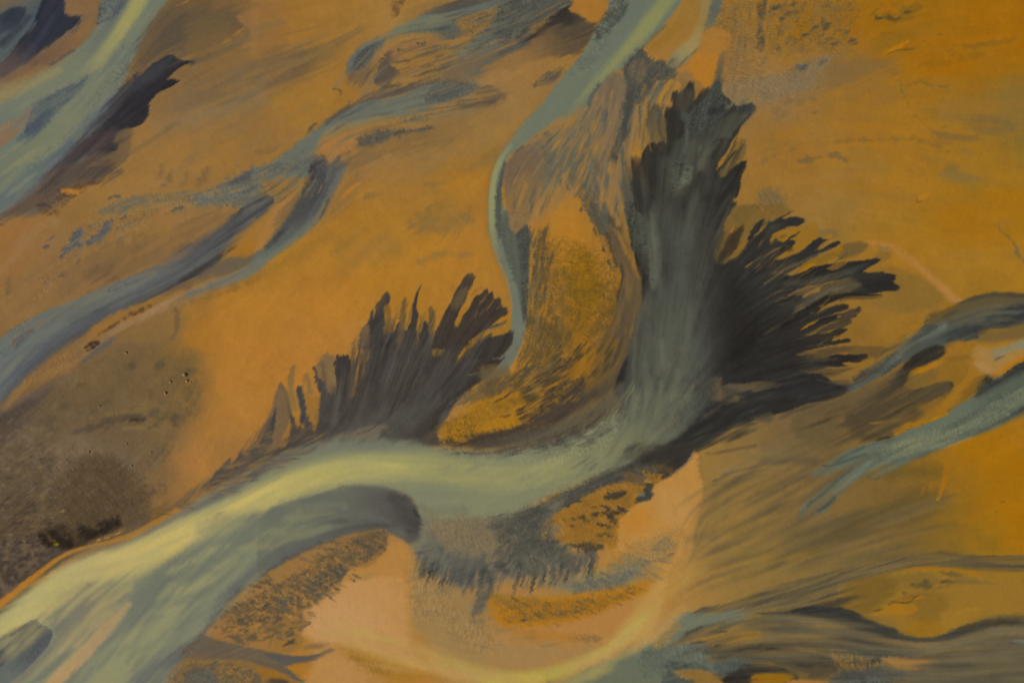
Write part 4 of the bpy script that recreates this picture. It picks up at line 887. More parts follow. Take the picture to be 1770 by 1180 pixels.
# ---- the orange island and its speckled foot -------------------------------
P([(1040,380),(1050,385),(1060,400),(1072,440),(1076,480),(1066,520),(1056,560),(1040,585),(1016,600),(1004,640),(960,664),(900,690),(846,720),(790,745),(758,762),(776,770),(850,772),(930,752),(1000,712),(1050,680),(1075,640),(1085,600),(1090,560),
   (1094,510),(1092,470),(1082,420),(1072,380),(1060,366)],(72,66,56),f=8,a=.9,k=3)
isle = [(918,384),(936,350),(958,322),(985,305),(1005,320),(1020,352),(1034,384),(1046,410),(1056,440),(1064,470),(1066,500),(1060,530),(1056,556),(1040,576),(1018,590),(1004,605),(990,640),(962,668),(940,690),(920,720),(890,742),(850,752),(810,764),(780,766),(762,752),(776,730),(806,706),(832,688),
        (860,664),(884,636),(900,610),(908,578),(914,540),(918,500),(920,460),(924,430),(918,405)]
P(isle,(160,112,44),f=3,k=2,r=3,rid=L_ISLE,h=.5)
K([(985,320,18),(975,370,26),(985,430,32),(1010,500,30),(1000,560,22)],[(164,116,52),(168,118,46),(166,114,36),(156,108,20),(158,108,24)],f=18,a=.9,w=4)
P([(990,430),(1020,440),(1035,480),(1032,520),(1000,530),(985,490)],(142,102,20),f=9,a=.7,w=4)
K([(1012,440,3),(1020,470,3),(1032,490,2)],(120,88,26),f=3,a=.5)
P([(930,340),(960,310),(985,296),(1005,300),(1000,330),(970,350),(940,380),(920,390)],(150,114,66),f=8,a=.75,k=5)
T([(950,260),(1040,260),(1056,330),(1030,360),(1000,340),(960,320)],'sm',(86,84,74),.25,.4,.75,10)
T([(1000,340),(1030,330),(1060,420),(1072,500),(1050,460),(1024,390)],'rs',(82,76,62),.2,.4,.75,7)
P(q(2,1,(540,230),(640,220),(660,300),(660,380),(640,450),(580,380),(530,320),(520,270)),(82,82,74),f=3,a=.8,r=3)
K(q(2,1,(650,200,4),(690,280,4),(720,340,5),(735,375,3)),(156,114,58),f=2.5,a=.85,s=1.5)
K(q(2,1,(600,60,6),(640,160,5),(660,220,4)),(150,114,66),f=4,a=.75,s=2)
K(q(2,1,(560,20,3),(580,100,3),(600,180,3)),(88,86,78),f=3,a=.8,s=2)
K(q(2,1,(430,150,2),(480,200,2.5),(520,280,3),(540,320,2)),(86,82,70),f=2,a=.85,r=2)
for u,v in ((400,50),(410,85),(385,115),(475,265),(560,400),(575,430),(600,420),(630,545),(665,630),(670,655),(630,850),(570,410),(500,190)):
    K(q(2,1,(u-4,v-16,1),(u,v,2),(u+5,v+16,1)),(74,70,56),f=1.4,a=.8,w=1.5)
P(q(2,1,(655,420),(670,390),(700,400),(730,460),(780,560),(810,640),(810,760),(790,860),(740,700),(690,560),(650,470)),(92,78,58),f=3,k=1,c2=(108,86,58),cg=(1050,400,1085,500))
K(q(2,1,(690,400,2),(740,450,3),(775,540,4),(805,605,3)),[(120,94,54),(146,106,52),(138,102,52),(150,106,50)],f=2,a=.9)
K(q(2,1,(660,440,3),(680,540,2),(720,660,2)),(66,60,50),f=2,a=.7)
P(q(2,1,(790,600),(810,640),(880,760),(930,840),(880,940),(840,1060),(800,1180),(720,1180),(780,1000),(820,800)),(92,78,60),f=5,a=.85,k=2)
K(q(2,1,(800,700,3),(800,840,5),(760,960,7),(700,1080,8),(640,1180,8),(560,1260,6)),[(110,86,56),(122,96,58),(112,90,56),(112,86,50),(122,88,40)],f=5,a=.9,k=2)
K(q(2,1,(750,640,2),(760,720,3),(730,850,3),(720,900,1)),(70,62,48),f=2,a=.85,k=1)
P(q(2,1,(730,660),(750,740),(740,800),(720,840),(720,760)),(150,106,36),f=1.6,a=.8,r=1)
T(q(2,1,(580,1000),(650,950),(700,980),(680,1090),(600,1130),(560,1080)),'rs',(84,70,40),.0,.4,.75,6)
T([(905,400),(940,390),(960,440),(945,480),(930,560),(905,560),(915,460)],'sm',(80,72,54),.1,.5,.9,9)
T([(925,420),(990,410),(1062,450),(1066,560),(1010,600),(950,660),(880,690),(900,600),(912,500)],'sp',(84,70,40),.3,.5,.75,14)
T([(1000,500),(1066,480),(1064,540),(1040,580),(1000,580)],'n6',(98,76,36),.2,.5,.7,8)
T([(905,560),(960,540),(1000,600),(960,660),(900,680),(890,640)],'rm',(84,72,48),-.1,.5,.85,9)
T([(915,470),(990,470),(1010,540),(1000,600),(940,640),(900,640),(908,560)],'rm',(92,76,42),.25,.45,.65,10)
T([(940,460),(1060,480),(1060,560),(1000,600),(940,560)],'rs',(106,82,34),.5,.4,.6,8)
K([(930,450,3),(932,500,4),(926,560,3),(918,600,2)],(124,100,64),f=3,a=.6,s=2)
K([(972,510,3),(972,560,3),(965,600,2)],(110,88,50),f=3,a=.6,s=2)
# foot: speckle grows into the black sand
P(q(2,2,(360,0),(560,-20),(760,0),(740,120),(660,220),(540,330),(420,330),(360,240),(330,180)),(124,90,38),f=7,a=.85,k=3,r=3)
P(q(2,2,(420,-40),(520,-20),(560,60),(540,200),(420,260),(440,100)),(146,102,30),f=7,a=.7,k=3)
K(q(2,2,(370,60,5),(340,160,5),(280,260,4),(220,310,2)),(146,106,44),f=2.5,a=.85,k=2)
K(q(2,2,(300,120,4),(260,200,6),(180,300,5),(80,420,4)),(108,92,62),f=4,a=.7,k=2)
P(z(740,640,180,(900,-60),(1300,-60),(1400,100),(1300,400),(1100,560),(900,600),(700,580),(560,540),(700,380),(860,240)),(104,86,56),f=6,a=.8,k=3,r=4)
T(z(740,640,240,(640,260),(760,120),(980,60),(1160,60),(1120,220),(960,340),(760,340)),'rs',(74,66,54),-.15,.5,.8,8)
T(z(740,640,240,(1050,60),(1250,-60),(1460,-60),(1420,200),(1260,300),(1120,300)),'sm',(74,66,52),-.1,.45,.85,6)
P(z(740,640,240,(120,720),(300,650),(480,540),(640,400),(820,330),(960,300),(1120,260),(1200,300),(1240,420),(1160,560),(1160,690),(1000,760),(780,780),(600,820),(430,900),(330,940),(210,880),(240,780)),(158,112,32),f=3,r=5,w=2,rid=L_ISLE,h=.2)
T(z(740,640,240,(400,620),(620,400),(900,320),(1100,300),(1180,420),(1000,600),(700,700)),'rs',(104,82,42),.2,.5,.85,12)
T(z(740,640,240,(180,840),(300,820),(440,900),(600,820),(860,770),(1160,700),(1240,640),(1300,760),(900,900),(480,990),(240,960)),'rs',(62,54,46),-.3,.5,.95,9)
T(z(740,640,240,(60,700),(300,560),(560,560),(700,760),(460,920),(200,900)),'sp',(84,66,38),.35,.4,.85,8)
T(z(740,640,240,(60,780),(220,720),(300,780),(220,880),(120,880)),'rs',(150,106,36),.1,.35,.8,5)
P(z(740,640,240,(500,880),(640,810),(900,770),(1140,720),(1300,620),(1420,480),(1560,340),(1700,220),(1900,140),(2000,120),(1900,420),(1700,620),(1500,720),(1200,860),(900,940),(560,980)),(70,60,50),f=6,a=.9,r=5)
T(z(740,640,240,(1120,520),(1220,420),(1400,300),(1560,200),(1700,160),(1900,80),(1800,300),(1600,480),(1400,620),(1200,700)),'rm',(132,94,38),.0,.5,.9,12)
T(z(740,640,240,(1100,420),(1300,120),(1760,-160),(1900,-100),(1700,240),(1400,520),(1160,640)),'sm',(66,56,44),.0,.5,.9,10)
T(z(740,640,240,(700,880),(1000,780),(1300,700),(1500,600),(1560,720),(1200,820),(900,900)),'rm',(108,82,46),.4,.4,.7,8)
K(z(740,640,240,(100,820,3),(60,700,5),(180,500,6),(340,340,7),(520,200,6),(640,110,4)),(58,52,47),f=3,a=.8,r=3)
T(z(740,640,240,(100,760),(160,560),(260,420),(480,260),(560,260),(440,420),(280,600),(180,720)),'sm',(98,88,74),.1,.5,.75,6)

# ---- the eastern fan -------------------------------------------------------
DE = (50,48,43)
K([(1280,470,10),(1320,430,14),(1360,400,12),(1400,400,8)],(132,104,52),f=16,a=.5,k=5)
bodye = [(1087,285),(1094,270),(1102,288),(1112,262),(1122,247),(1140,245),(1148,228),(1150,188),(1160,184),(1162,162),(1168,157),(1178,160),(1186,146),(1194,141),(1200,146),(1202,165),(1214,158),(1226,156),(1244,140),(1247,160),(1262,172),(1280,186),(1294,180),(1303,180),(1306,190),(1294,206),
         (1280,220),(1274,234),(1262,250),(1256,268),(1246,284),(1252,300),(1270,290),(1288,279),(1289,284),(1279,306),(1280,318),(1272,332),(1264,344),(1274,352),(1268,364),(1252,380),(1244,396),(1238,420),(1236,446),(1262,424),(1290,395),(1312,385),(1330,380),(1345,400),(1335,440),
         (1345,470),(1370,480),(1380,515),(1385,560),(1370,580),(1375,612),(1400,620),(1420,640),(1440,660),(1472,672),(1455,684),(1430,692),(1396,697),(1372,706),(1340,716),(1300,728),(1260,742),(1234,762),(1208,780),(1190,802),(1170,816),(1130,822),(1080,840),(1040,850),(1010,840),(1060,800),(1090,760),
         (1075,700),(1062,676),(1072,640),(1090,600),(1100,560),(1110,500),(1096,440),(1088,400),(1082,340)]
P(bodye,DE,f=3,k=1.2,rid=L_FANE,h=-.3,c2=(44,42,40),cg=(1150,300,1300,620))
# upper lobes of sand and silt
P(z(1080,140,240,(300,280),(360,280),(440,310),(480,380),(510,520),(540,760),(520,800),(460,760),(420,770),(320,780),(310,700),(280,560),(290,400)),(90,80,62),f=3,k=1.5,c2=(108,90,58),cg=(1130,190,1140,240))
K(z(1080,140,240,(420,380,2.4),(440,600,2.4),(500,760,2)),(76,66,52),f=2.5,a=.7)
P(z(1080,140,240,(90,640),(110,430),(160,330),(240,280),(270,320),(230,500),(250,640),(300,790),(240,840),(190,980),(150,1035),(100,980),(60,900),(80,770)),(142,112,68),f=2.5,c2=(160,116,48),cg=(1100,220,1098,275),s=1)
K(z(1080,140,240,(190,340,2),(200,430,3),(190,530,2)),(82,84,76),f=2.4,a=.85,r=2)
P(z(1080,140,240,(160,560),(240,600),(290,780),(200,760),(150,660)),(128,100,62),f=3.5,a=.7)
K(z(1080,140,240,(250,560,2),(280,700,2.4),(310,790,1.4),(330,900,.8)),(146,110,48),f=1.8,a=.85)
K(z(1080,140,240,(420,10,3),(350,120,3),(300,230,2.6)),(150,112,62),f=1.8,a=.9)
K(z(1080,140,240,(470,30,5),(400,150,6),(350,240,5),(320,290,3)),(90,94,84),f=3,a=.9,r=2)
P(z(1080,140,240,(560,0),(700,0),(730,100),(690,130),(640,120),(600,150),(590,240),(600,310),(500,330),(490,420),(440,300),(430,220),(480,120)),(156,116,56),f=2.2,s=1)
P(z(1080,140,240,(700,-20),(800,-20),(790,40),(740,100)),(130,102,56),f=2,a=.9)
P(z(1080,140,240,(630,190),(700,130),(780,110),(880,120),(880,240),(820,340),(760,420),(690,380),(640,300)),(72,66,54),f=6,a=.8,k=2)
P(z(1080,140,240,(885,0),(960,20),(1010,100),(990,150),(900,230),(870,260),(890,160)),(134,100,50),f=2.4,s=1)
P(z(1080,140,240,(990,110),(1080,110),(1000,220),(860,300),(900,230)),(60,54,44),f=3,a=.85)
P(z(1080,140,240,(700,440),(760,380),(820,420),(880,330),(1000,220),(1120,80),(1160,0),(1215,60),(1240,200),(1330,320),(1270,420),(1140,530),(1000,640),(880,720),(760,720),(790,560)),(72,76,70),f=4,a=.95,r=3,rid=L_FANE)
T(z(1080,140,240,(800,480),(900,330),(1100,140),(1200,60),(1250,220),(1330,330),(1200,460),(980,640),(820,700)),'sp',(52,52,49),.05,.5,.85,6)
T(z(1080,140,240,(860,480),(1060,240),(1220,130),(1240,300),(1060,520),(880,660)),'sp',(98,102,92),.5,.4,.6,6,inv=True)
P(z(1080,140,240,(1060,360),(1160,320),(1300,320),(1350,370),(1220,420),(1100,420)),(48,48,46),f=4,a=.8,r=2)
P(z(1080,140,240,(840,760),(1000,640),(1160,520),(1320,430),(1500,320),(1590,300),(1640,330),(1620,400),(1500,520),(1400,640),(1360,730),(1200,740),(1050,860),(960,960),(860,960),(820,860)),(60,60,54),f=3,c2=(76,74,62),cg=(1230,200,1270,240),rid=L_FANE)
P(z(1080,140,240,(1380,380),(1500,300),(1590,295),(1640,330),(1620,400),(1540,420)),(52,56,54),f=4,a=.9)
T(z(1080,140,240,(1480,600),(1560,460),(1660,260),(1690,280),(1640,420),(1560,560)),'rs',(90,96,88),-.1,.5,.7,4)
K(z(1080,140,240,(1420,220,3),(1380,280,3),(1300,340,2)),(110,106,84),f=3,a=.7,r=2)
K(z(1080,140,240,(1560,230,2),(1480,290,2)),(92,98,88),f=2.5,a=.75,r=2)
P(z(1080,140,240,(1000,1120),(1060,980),(1160,860),(1240,760),(1320,730),(1340,800),(1300,880),(1220,960),(1180,1040),(1160,1200),(980,1300)),(48,46,41),f=2.2,rid=L_FANE)
P(z(1080,140,240,(1190,1090),(1210,1010),(1300,900),(1400,760),(1500,720),(1440,880),(1330,960),(1260,1040)),(140,102,44),f=2,s=1)
K(z(1080,140,240,(1420,900,2),(1330,990,3),(1260,1090,4),(1200,1180,5)),(48,45,40),f=1.8,a=.97)
P(z(1080,140,240,(1420,880),(1540,800),(1520,980),(1440,1040),(1330,1130),(1240,1200),(1220,1160),(1320,1040)),(116,92,52),f=2.4,s=2)
K(z(1080,140,240,(1172,1112,1.4),(1178,1118,1.4)),(176,124,20),f=.8)
P(z(1080,140,240,(1330,1160),(1440,1060),(1500,1025),(1545,1040),(1540,1100),(1500,1180),(1470,1280),(1460,1400),(1400,1500),(1200,1500),(1240,1300)),(44,42,38),f=1.8,w=.8,rid=L_FANE)
P(z(1080,280,240,(1190,10),(1260,-30),(1230,40),(1200,60)),(160,112,34),f=1.2)
P(z(1080,280,240,(1220,200),(1240,120),(1380,-20),(1440,-20),(1340,100),(1300,170)),(122,96,52),f=2,s=1)
# tributary veins of grey silt in the fan
P(z(1080,140,240,(600,1180),(600,980),(640,780),(780,720),(880,740),(1000,820),(1100,760),(1060,940),(1000,1120),(880,1180),(820,1430),(700,1440),(600,1500)),(74,76,66),f=6,a=.8,k=3,rid=L_FANE)
for a_,c_ in (((880,760,800,1000,740,1300),(88,90,78)),((1000,820,900,1000,820,1300),(92,92,78)),((780,560,790,800,700,1100),(86,90,80)),((1200,780,1000,960,900,1200),(86,86,72)),((940,900,900,1040,880,1180),(52,50,46)),((760,960,720,1100,680,1200),(60,60,54)),((1080,900,1020,1000,980,1120),(96,90,66))):
    K(z(1080,140,240,(a_[0],a_[1],2),(a_[2],a_[3],3.5),(a_[4],a_[5],3)),c_,f=4,a=.7,k=1.5)
T(z(1080,280,240,(590,100),(700,-60),(860,60),(840,260),(760,300),(600,400)),'rs',(104,106,90),.1,.5,.7,5)
P(z(1080,280,240,(700,250),(760,150),(860,130),(840,240),(790,295),(730,295)),(94,96,80),f=3,a=.8,r=2)
P(z(1080,280,240,(-40,-200),(30,0),(60,200),(110,420),(160,560),(240,680),(300,800),(200,900),(60,620),(-20,500),(-60,200)),(84,82,70),f=4,a=.95,rid=L_FANE)
P(z(1080,280,240,(0,520),(60,520),(160,580),(240,680),(280,800),(290,1000),(320,1180),(200,1180),(100,1100),(60,860),(0,700)),(78,80,70),f=4,a=.95,r=2,k=1)
T(z(1080,280,240,(20,520),(150,520),(260,720),(280,1000),(400,1500),(300,1500),(120,1200),(40,860)),'sp',(52,52,46),.0,.5,.9,5)
T(z(1080,280,240,(60,700),(180,640),(280,900),(360,1400),(240,1400),(100,1000)),'sp',(104,108,92),.5,.4,.6,5,inv=True)
K(z(1080,280,240,(370,540,5),(360,700,8),(370,900,10),(380,1100,11),(390,1350,10),(375,1540,7),(360,1630,3)),[(80,82,72),(92,94,80),(100,104,86),(104,106,88),(100,104,88),(98,100,86)],f=3.5,a=[.5,.9,.95,.95,.95,.95],r=1,rid=L_FANE)
T(z(1080,280,240,(240,700),(330,700),(340,1000),(380,1400),(330,1500),(270,1100)),'rs',(60,60,52),.35,.4,.6,3)
K(z(1080,280,240,(110,420,1.5),(150,560,2.5),(220,660,2.5)),(46,44,40),f=1.8,a=.85,r=1)
K(z(1080,280,240,(140,0,8),(240,180,8),(320,380,4)),(56,48,41),f=7,a=.7)
# smoky greys
for pth,c_,f_,a_ in ((((540,0,12),(560,300,8),(480,600,10),(460,900,8)),(70,72,62),9,.7),(((1060,0,8),(1050,300,10),(900,420,8),(930,700,14),(1000,900,14),(900,1180,16)),(68,68,60),10,.75),(((600,560,12),(640,900,14),(560,1180,16)),(66,68,62),10,.6),
                        (((800,340,6),(830,600,8),(840,800,6)),(52,50,45),7,.7),(((1160,400,10),(1120,700,14),(1080,1180,16)),(46,41,37),9,.7),(((960,200,10),(930,320,8)),(48,44,39),7,.6)):
    K(z(1080,280,240,*pth),c_,f=f_,a=a_,k=2)
K([(1180,400,24),(1176,480,26),(1170,540,30),(1164,610,34),(1150,680,36)],[(72,74,66),(76,78,68),(80,82,70),(86,88,74),(92,94,78)],f=24,a=.9,k=5)
K([(1216,360,12),(1214,460,14),(1212,560,14),(1214,640,10)],(66,66,60),f=14,a=.7,k=3)
P(q(2,1,(940,840),(980,880),(1010,1000),(1040,1180),(960,1300),(840,1250),(840,1100),(880,960)),(72,70,64),f=5,a=.85,k=1)
K(q(2,1,(930,850,2),(880,1000,4),(840,1150,5),(800,1250,6)),(98,92,76),f=4,a=.7)
K(q(2,1,(1020,780,7),(1040,900,9),(1070,1040,12),(1080,1180,14)),(86,88,74),f=8,a=.8,k=2)
T(q(2,2,(780,0),(840,-60),(830,30),(760,100)),'rs',(54,52,48),.0,.4,.8,4)
# ---- fingers of the eastern fan
A3 = lambda *p: z(1220,360,180,*p)
A4 = lambda *p: z(1380,390,180,*p)
A5 = lambda *p: z(1220,470,180,*p)
A6 = lambda *p: z(1370,490,180,*p)
A7 = lambda *p: z(1220,580,180,*p)
A8 = lambda *p: z(1370,580,180,*p)
P(A3((160,620),(190,480),(260,330),(320,190),(420,100),(520,-40),(900,-60),(1300,-40),(1440,60),(1200,170),(1060,220),(980,300),(880,440),(760,560),(640,720),(560,830),(400,900),(190,940),(140,800)),(122,94,46),f=2.6,k=1.5,s=1.5)
P(A3((520,-40),(900,-40),(800,120),(640,300),(560,300),(420,160)),(110,88,48),f=6,a=.7,k=3)
P(A3((1090,480),(1180,400),(1350,350),(1600,310),(1770,260),(1900,300),(1900,700),(1770,600),(1700,720),(1500,780),(1300,870),(1150,860),(1300,700),(1450,620),(1300,600),(1100,640)),(142,104,38),f=2.5,s=1)
P(A3((640,280),(520,330),(420,430),(340,520),(260,700),(200,930),(360,820),(500,720),(560,600),(600,480),(640,380)),(66,54,38),f=3.5,k=1.5,s=1.5)
K(A3((300,420,2),(250,560,3),(200,700,2)),(70,58,40),f=2.5,a=.7)
K(A3((470,340,1.2),(430,410,1.6)),(158,112,34),f=1.2)
P(A3((980,180),(960,280),(900,400),(840,440),(820,480),(700,640),(600,760),(520,830),(300,1000),(600,1000),(900,700),(960,560),(1000,440),(1090,290),(1060,250),(1130,220),(1230,160),(1350,100),(1475,45),(1400,90),(1310,150),(1340,175),(1450,150),(1560,150),(1640,165),(1690,200),(1660,250),(1570,300),
      (1400,330),(1250,380),(1170,400),(1110,470),(1070,600),(1120,590),(1190,510),(1240,560),(1330,570),(1440,470),(1585,395),(1560,450),(1430,550),(1520,550),(1500,610),(1420,700),(1250,780),(1180,850),(1300,870),(1450,810),(1600,740),(1770,620),(1900,560),(1900,800),(1770,850),(1600,900),(1450,980),(1320,1050),(1180,1120),(1050,1180),(700,1200),(300,1200),(300,1000),(560,820),(700,600),(760,400),(860,270)),
  (48,46,42),f=1.4,s=1,rid=L_FANE)
P(A3((1000,440),(1090,300),(1200,280),(1350,270),(1250,360),(1140,420),(1050,500),(960,560)),(62,60,50),f=4,a=.7)
for pth,c_,a_ in ((((1040,215,1),(980,320,2),(890,420,1.4)),(140,104,44),.9),(((860,430,.8),(830,475,1.2)),(140,104,48),.8),(((1290,650,.8),(1150,720,2),(980,820,2),(800,920,1.6),(675,1005,1)),(110,86,48),.9),(((860,900,.6),(760,950,1),(690,1000,1)),(166,116,36),.8),
                     (((960,520,.8),(920,600,1.4),(890,660,1)),(106,80,48),.7),(((700,480,1.4),(640,600,2.4),(540,720,3),(480,730,1.6)),(130,96,40),.9),(((600,480,1),(590,560,1)),(128,94,42),.6),(((1650,720,1),(1500,800,1.4),(1340,860,1)),(118,92,50),.7)):
    K(A3(*pth),c_,f=1.3,a=a_)
P(A3((900,920),(1200,850),(1400,880),(1250,960),(1000,1020),(860,1040)),(68,58,44),f=5,a=.6)
T(A3((1090,620),(1150,480),(1250,420),(1350,470),(1250,560)),'sm',(96,74,38),.1,.4,.7,4)
T(A3((1300,640),(1450,560),(1560,640),(1450,760),(1240,800)),'n6',(80,62,38),.3,.3,.7,4)
# next three fingers
P(A4((500,250),(450,232),(410,235),(370,205),(330,230),(250,270),(170,350),(100,430),(-20,480),(-200,560),(-500,700),(-900,900),(-900,1100),(-500,950),(-100,760),(0,700),(110,640),(300,510),(450,440),(600,380),(690,320),(710,285),(670,262),(620,275),(540,310),(420,380),(300,440),(330,380),(430,290)),(46,45,42),f=1.5,s=1,rid=L_FANE)
K(A4((560,390,1),(350,480,2),(100,600,2.4),(-100,690,2.4),(-400,830,2)),(94,86,66),f=2.5,a=.8)
K(A4((300,420,.8),(420,330,1.4),(480,290,1)),(130,96,42),f=1.2,a=.8)
K(A4((430,220,1),(520,180,2.4),(590,150,1.2)),(158,110,30),f=1.4,a=.9)
P(A4((740,330),(900,300),(1080,285),(1180,320),(1190,370),(1080,460),(990,510),(800,560),(700,540),(640,460)),(104,84,48),f=3,a=.6,k=2)
P(A4((0,760),(100,640),(300,540),(560,440),(740,350),(760,430),(640,540),(440,640),(250,700),(50,790)),(128,96,36),f=2,s=1)
P(A4((600,420),(720,360),(740,420),(640,460)),(146,104,28),f=2,a=.7)
P(A4((0,770),(120,680),(280,640),(260,710),(100,760),(20,800)),(156,108,22),f=1.6,s=1)
P(A4((835,478),(740,540),(570,640),(440,660),(260,705),(150,750),(0,810),(-200,870),(-400,960),(-600,1060),(-600,1180),(-300,1080),(0,1070),(200,1020),(500,960),(800,900),(1000,870),(1090,790),(1160,730),(1350,640),(1395,590),(1370,565),(1300,552),(1200,580),(1050,600),(900,605),(820,635),(760,680),(590,750),(520,735),(570,670),(700,570)),
  (42,41,38),f=1.5,s=.8,rid=L_FANE)
P(A4((520,735),(580,660),(700,620),(800,610),(760,690),(600,750)),(104,78,40),f=2.2,a=.85)
K(A4((1150,650,2),(900,760,5),(600,860,6),(200,950,6),(-200,1000,5)),[(56,56,52),(66,64,56),(74,70,58),(72,68,58)],f=4,a=.85)
P(A4((1080,800),(1200,805),(1320,795),(1440,778),(1480,805),(1560,815),(1640,845),(1650,920),(1620,945),(1680,990),(1730,1050),(1690,1085),(1640,1110),(1500,1110),(1350,1140),(1100,1180),(600,1240),(300,1300),(0,1360),(-300,1400),(200,1100),(600,960),(900,890)),(44,43,39),f=1.5,w=.8,c2=(52,50,44),cg=(1540,490,1450,500),rid=L_FANE)
P(A4((150,1100),(400,1000),(700,930),(950,920),(1050,1000),(1000,1080),(800,1130),(560,1180),(400,1260),(200,1380),(100,1300)),(88,78,58),f=5,a=.85,k=2)
K(A4((500,1090,2),(640,1080,3),(760,1050,2)),(108,100,78),f=3,a=.6)
K(A4((1000,1090,2),(1150,1080,2.4)),(66,62,52),f=2.5,a=.6)
P(A5((1380,400),(1530,310),(1770,260),(1950,220),(1900,420),(1770,420),(1640,450),(1620,400),(1480,400)),(136,104,56),f=1.8,s=1)
K(A5((1525,290,2.4),(1430,340,4),(1280,390,4),(1100,460,3)),(42,41,38),f=1.4,a=.97,rid=L_FANE)
K(A5((1480,285,.8),(1300,320,1.4),(1150,380,1.6),(1000,475,1)),(104,88,62),f=1.3,a=.85)
K(A5((1640,420,2),(1500,440,3),(1300,500,4),(1100,560,4)),(40,40,38),f=1.5,a=.97,rid=L_FANE)
for pth,c_,a_ in ((((1400,440,1),(1300,440,1.8),(1190,500,1.6)),(150,106,34),.9),(((1500,510,.8),(1350,540,1.4),(1190,565,1)),(90,78,60),.8),(((1770,600,3),(1600,640,3),(1450,760,2),(1250,900,2.6),(1080,1000,2.4),(985,1060,1)),(106,88,58),.85),(((1280,10,1.6),(1180,80,2),(1080,150,2.2),(990,200,1.4)),(132,98,42),.9),(((1060,20,1),(1200,0,1.6)),(124,92,40),.7),
                     (((1780,880,1.6),(1690,930,1.8),(1590,980,1.2)),(140,98,32),.9),(((1560,600,1),(1400,650,1.4),(1250,720,1)),(62,60,54),.6)):
    K(A5(*pth),c_,f=1.3,a=a_)
FAN([(1210,560),(1230,620),(1260,680)],[(1340,470),(1390,530),(1400,600)],60,[(36,34,32),(60,58,52),(40,38,35),(56,54,50),(66,62,54)],(.8,2.6),2,(.15,.55),8,6,part=(.2,1),bend=4)
# lower fingers
K(A6((1500,190,1),(1280,200,2),(1000,195,3.5),(800,215,5),(600,280,7),(420,370,8),(260,500,10),(100,660,12),(-80,800,14)),(40,38,35),f=2,a=.97,rid=L_FANE)
K(A6((560,140,5),(380,230,6),(200,350,5),(60,450,3),(0,580,1.5)),[(96,86,62),(90,82,62),(86,80,62),(100,88,60),(104,88,58)],f=3,a=.8,k=1)
K(A6((1500,230,1),(1200,250,2.5),(980,240,3),(800,290,2)),(84,68,44),f=2,a=.75)
P(A6((955,365),(945,430),(860,470),(700,520),(560,570),(400,620),(150,740),(0,860),(0,700),(150,620),(300,520),(420,490),(560,420),(700,385),(830,355)),(48,43,38),f=1.6,s=1,rid=L_FANE)
P(A6((750,600),(850,500),(960,450),(1050,425),(1110,395),(1150,400),(1160,440),(1130,490),(1070,500),(1085,550),(1000,590),(1000,660),(920,720),(880,760),(700,780),(450,850),(400,810)),(72,60,45),f=1.8,s=1.2,rid=L_FANE)
K(A6((1120,400,1.5),(1110,450,2),(1080,540,1)),(52,46,38),f=1.5,a=.8)
P(A6((870,505),(760,560),(750,600),(650,660),(500,720),(380,780),(150,900),(-100,1000),(0,850),(200,760),(440,620),(600,560)),(38,37,35),f=1.5,rid=L_FANE)
P(A6((940,780),(880,765),(760,770),(690,800),(640,830),(500,860),(380,850),(200,950),(300,1050),(600,1000),(690,940),(750,900),(870,840)),(46,40,35),f=1.5,s=1,rid=L_FANE)
P(A6((975,950),(940,928),(850,945),(690,980),(500,950),(0,980),(-100,1180),(100,1170),(400,1100),(690,1040),(900,1000),(970,985)),(42,39,36),f=1.5,rid=L_FANE)
for pth,c_,a_ in ((((440,790,1),(370,830,2),(295,880,1.2)),(166,116,26),.95),(((440,620,.8),(330,680,1.6),(220,740,1.6),(140,785,1)),(152,106,32),.9),(((540,365,1),(490,390,1.6)),(146,102,44),.8),(((850,340,1),(700,360,1)),(120,88,42),.7),(((310,495,1),(340,500,1)),(130,110,80),.7),
                     (((740,880,.8),(700,960,1)),(150,106,40),.7),(((870,460,.6),(780,500,1)),(104,80,48),.7),(((560,790,1),(450,830,1.4)),(120,88,46),.7)):
    K(A6(*pth),c_,f=1.2,a=a_)
P(A8((130,350),(300,260),(600,205),(1000,170),(1300,178),(1620,205),(1580,300),(1420,400),(1280,330),(1000,310),(760,300),(500,350),(300,360)),(108,84,46),f=2,k=1,s=1)
P(A8((560,230),(900,190),(1000,210),(900,260),(700,260)),(82,66,42),f=4,a=.7)
P(A8((140,350),(220,280),(400,260),(460,320),(360,352)),(134,98,52),f=2,a=.8,s=1)
P(A8((-200,350),(0,355),(200,360),(450,350),(640,335),(720,315),(800,308),(900,322),(1050,312),(1180,305),(1240,306),(1280,335),(1265,378),(1180,405),(1140,450),(1000,455),(900,458),(860,480),(930,520),(700,530),(450,540),(400,530),(330,535),(200,560),(130,600),(-200,620)),(42,39,36),f=1.5,w=.5,rid=L_FANE)
K(A8((760,395,1),(500,415,2),(300,430,2.4),(130,460,1.5)),(78,68,48),f=2,a=.75)
K(A8((380,480,1),(220,510,1.8),(120,530,1)),(76,66,48),f=1.8,a=.7)
P(A8((130,590),(230,595),(330,545),(360,560),(390,545),(450,565),(560,542),(700,540),(900,548),(1060,545),(960,600),(760,670),(600,690),(480,665),(380,640),(250,640),(140,610)),(100,78,46),f=1.6,s=1)
K(A8((140,595,.8),(260,590,1.4),(350,555,1.6),(440,565,1)),(160,112,34),f=1,a=.9)
K(A8((540,545,1),(680,545,1.6),(880,550,1)),(128,100,58),f=1.3,a=.8)
P(A8((860,465),(900,455),(1140,460),(1200,430),(1350,420),(1180,490),(1000,520),(930,515)),(140,104,40),f=1.5,s=1)
K(A8((620,790,1.5),(780,785,3),(960,765,1.5)),(90,74,52),f=2.5,a=.85)
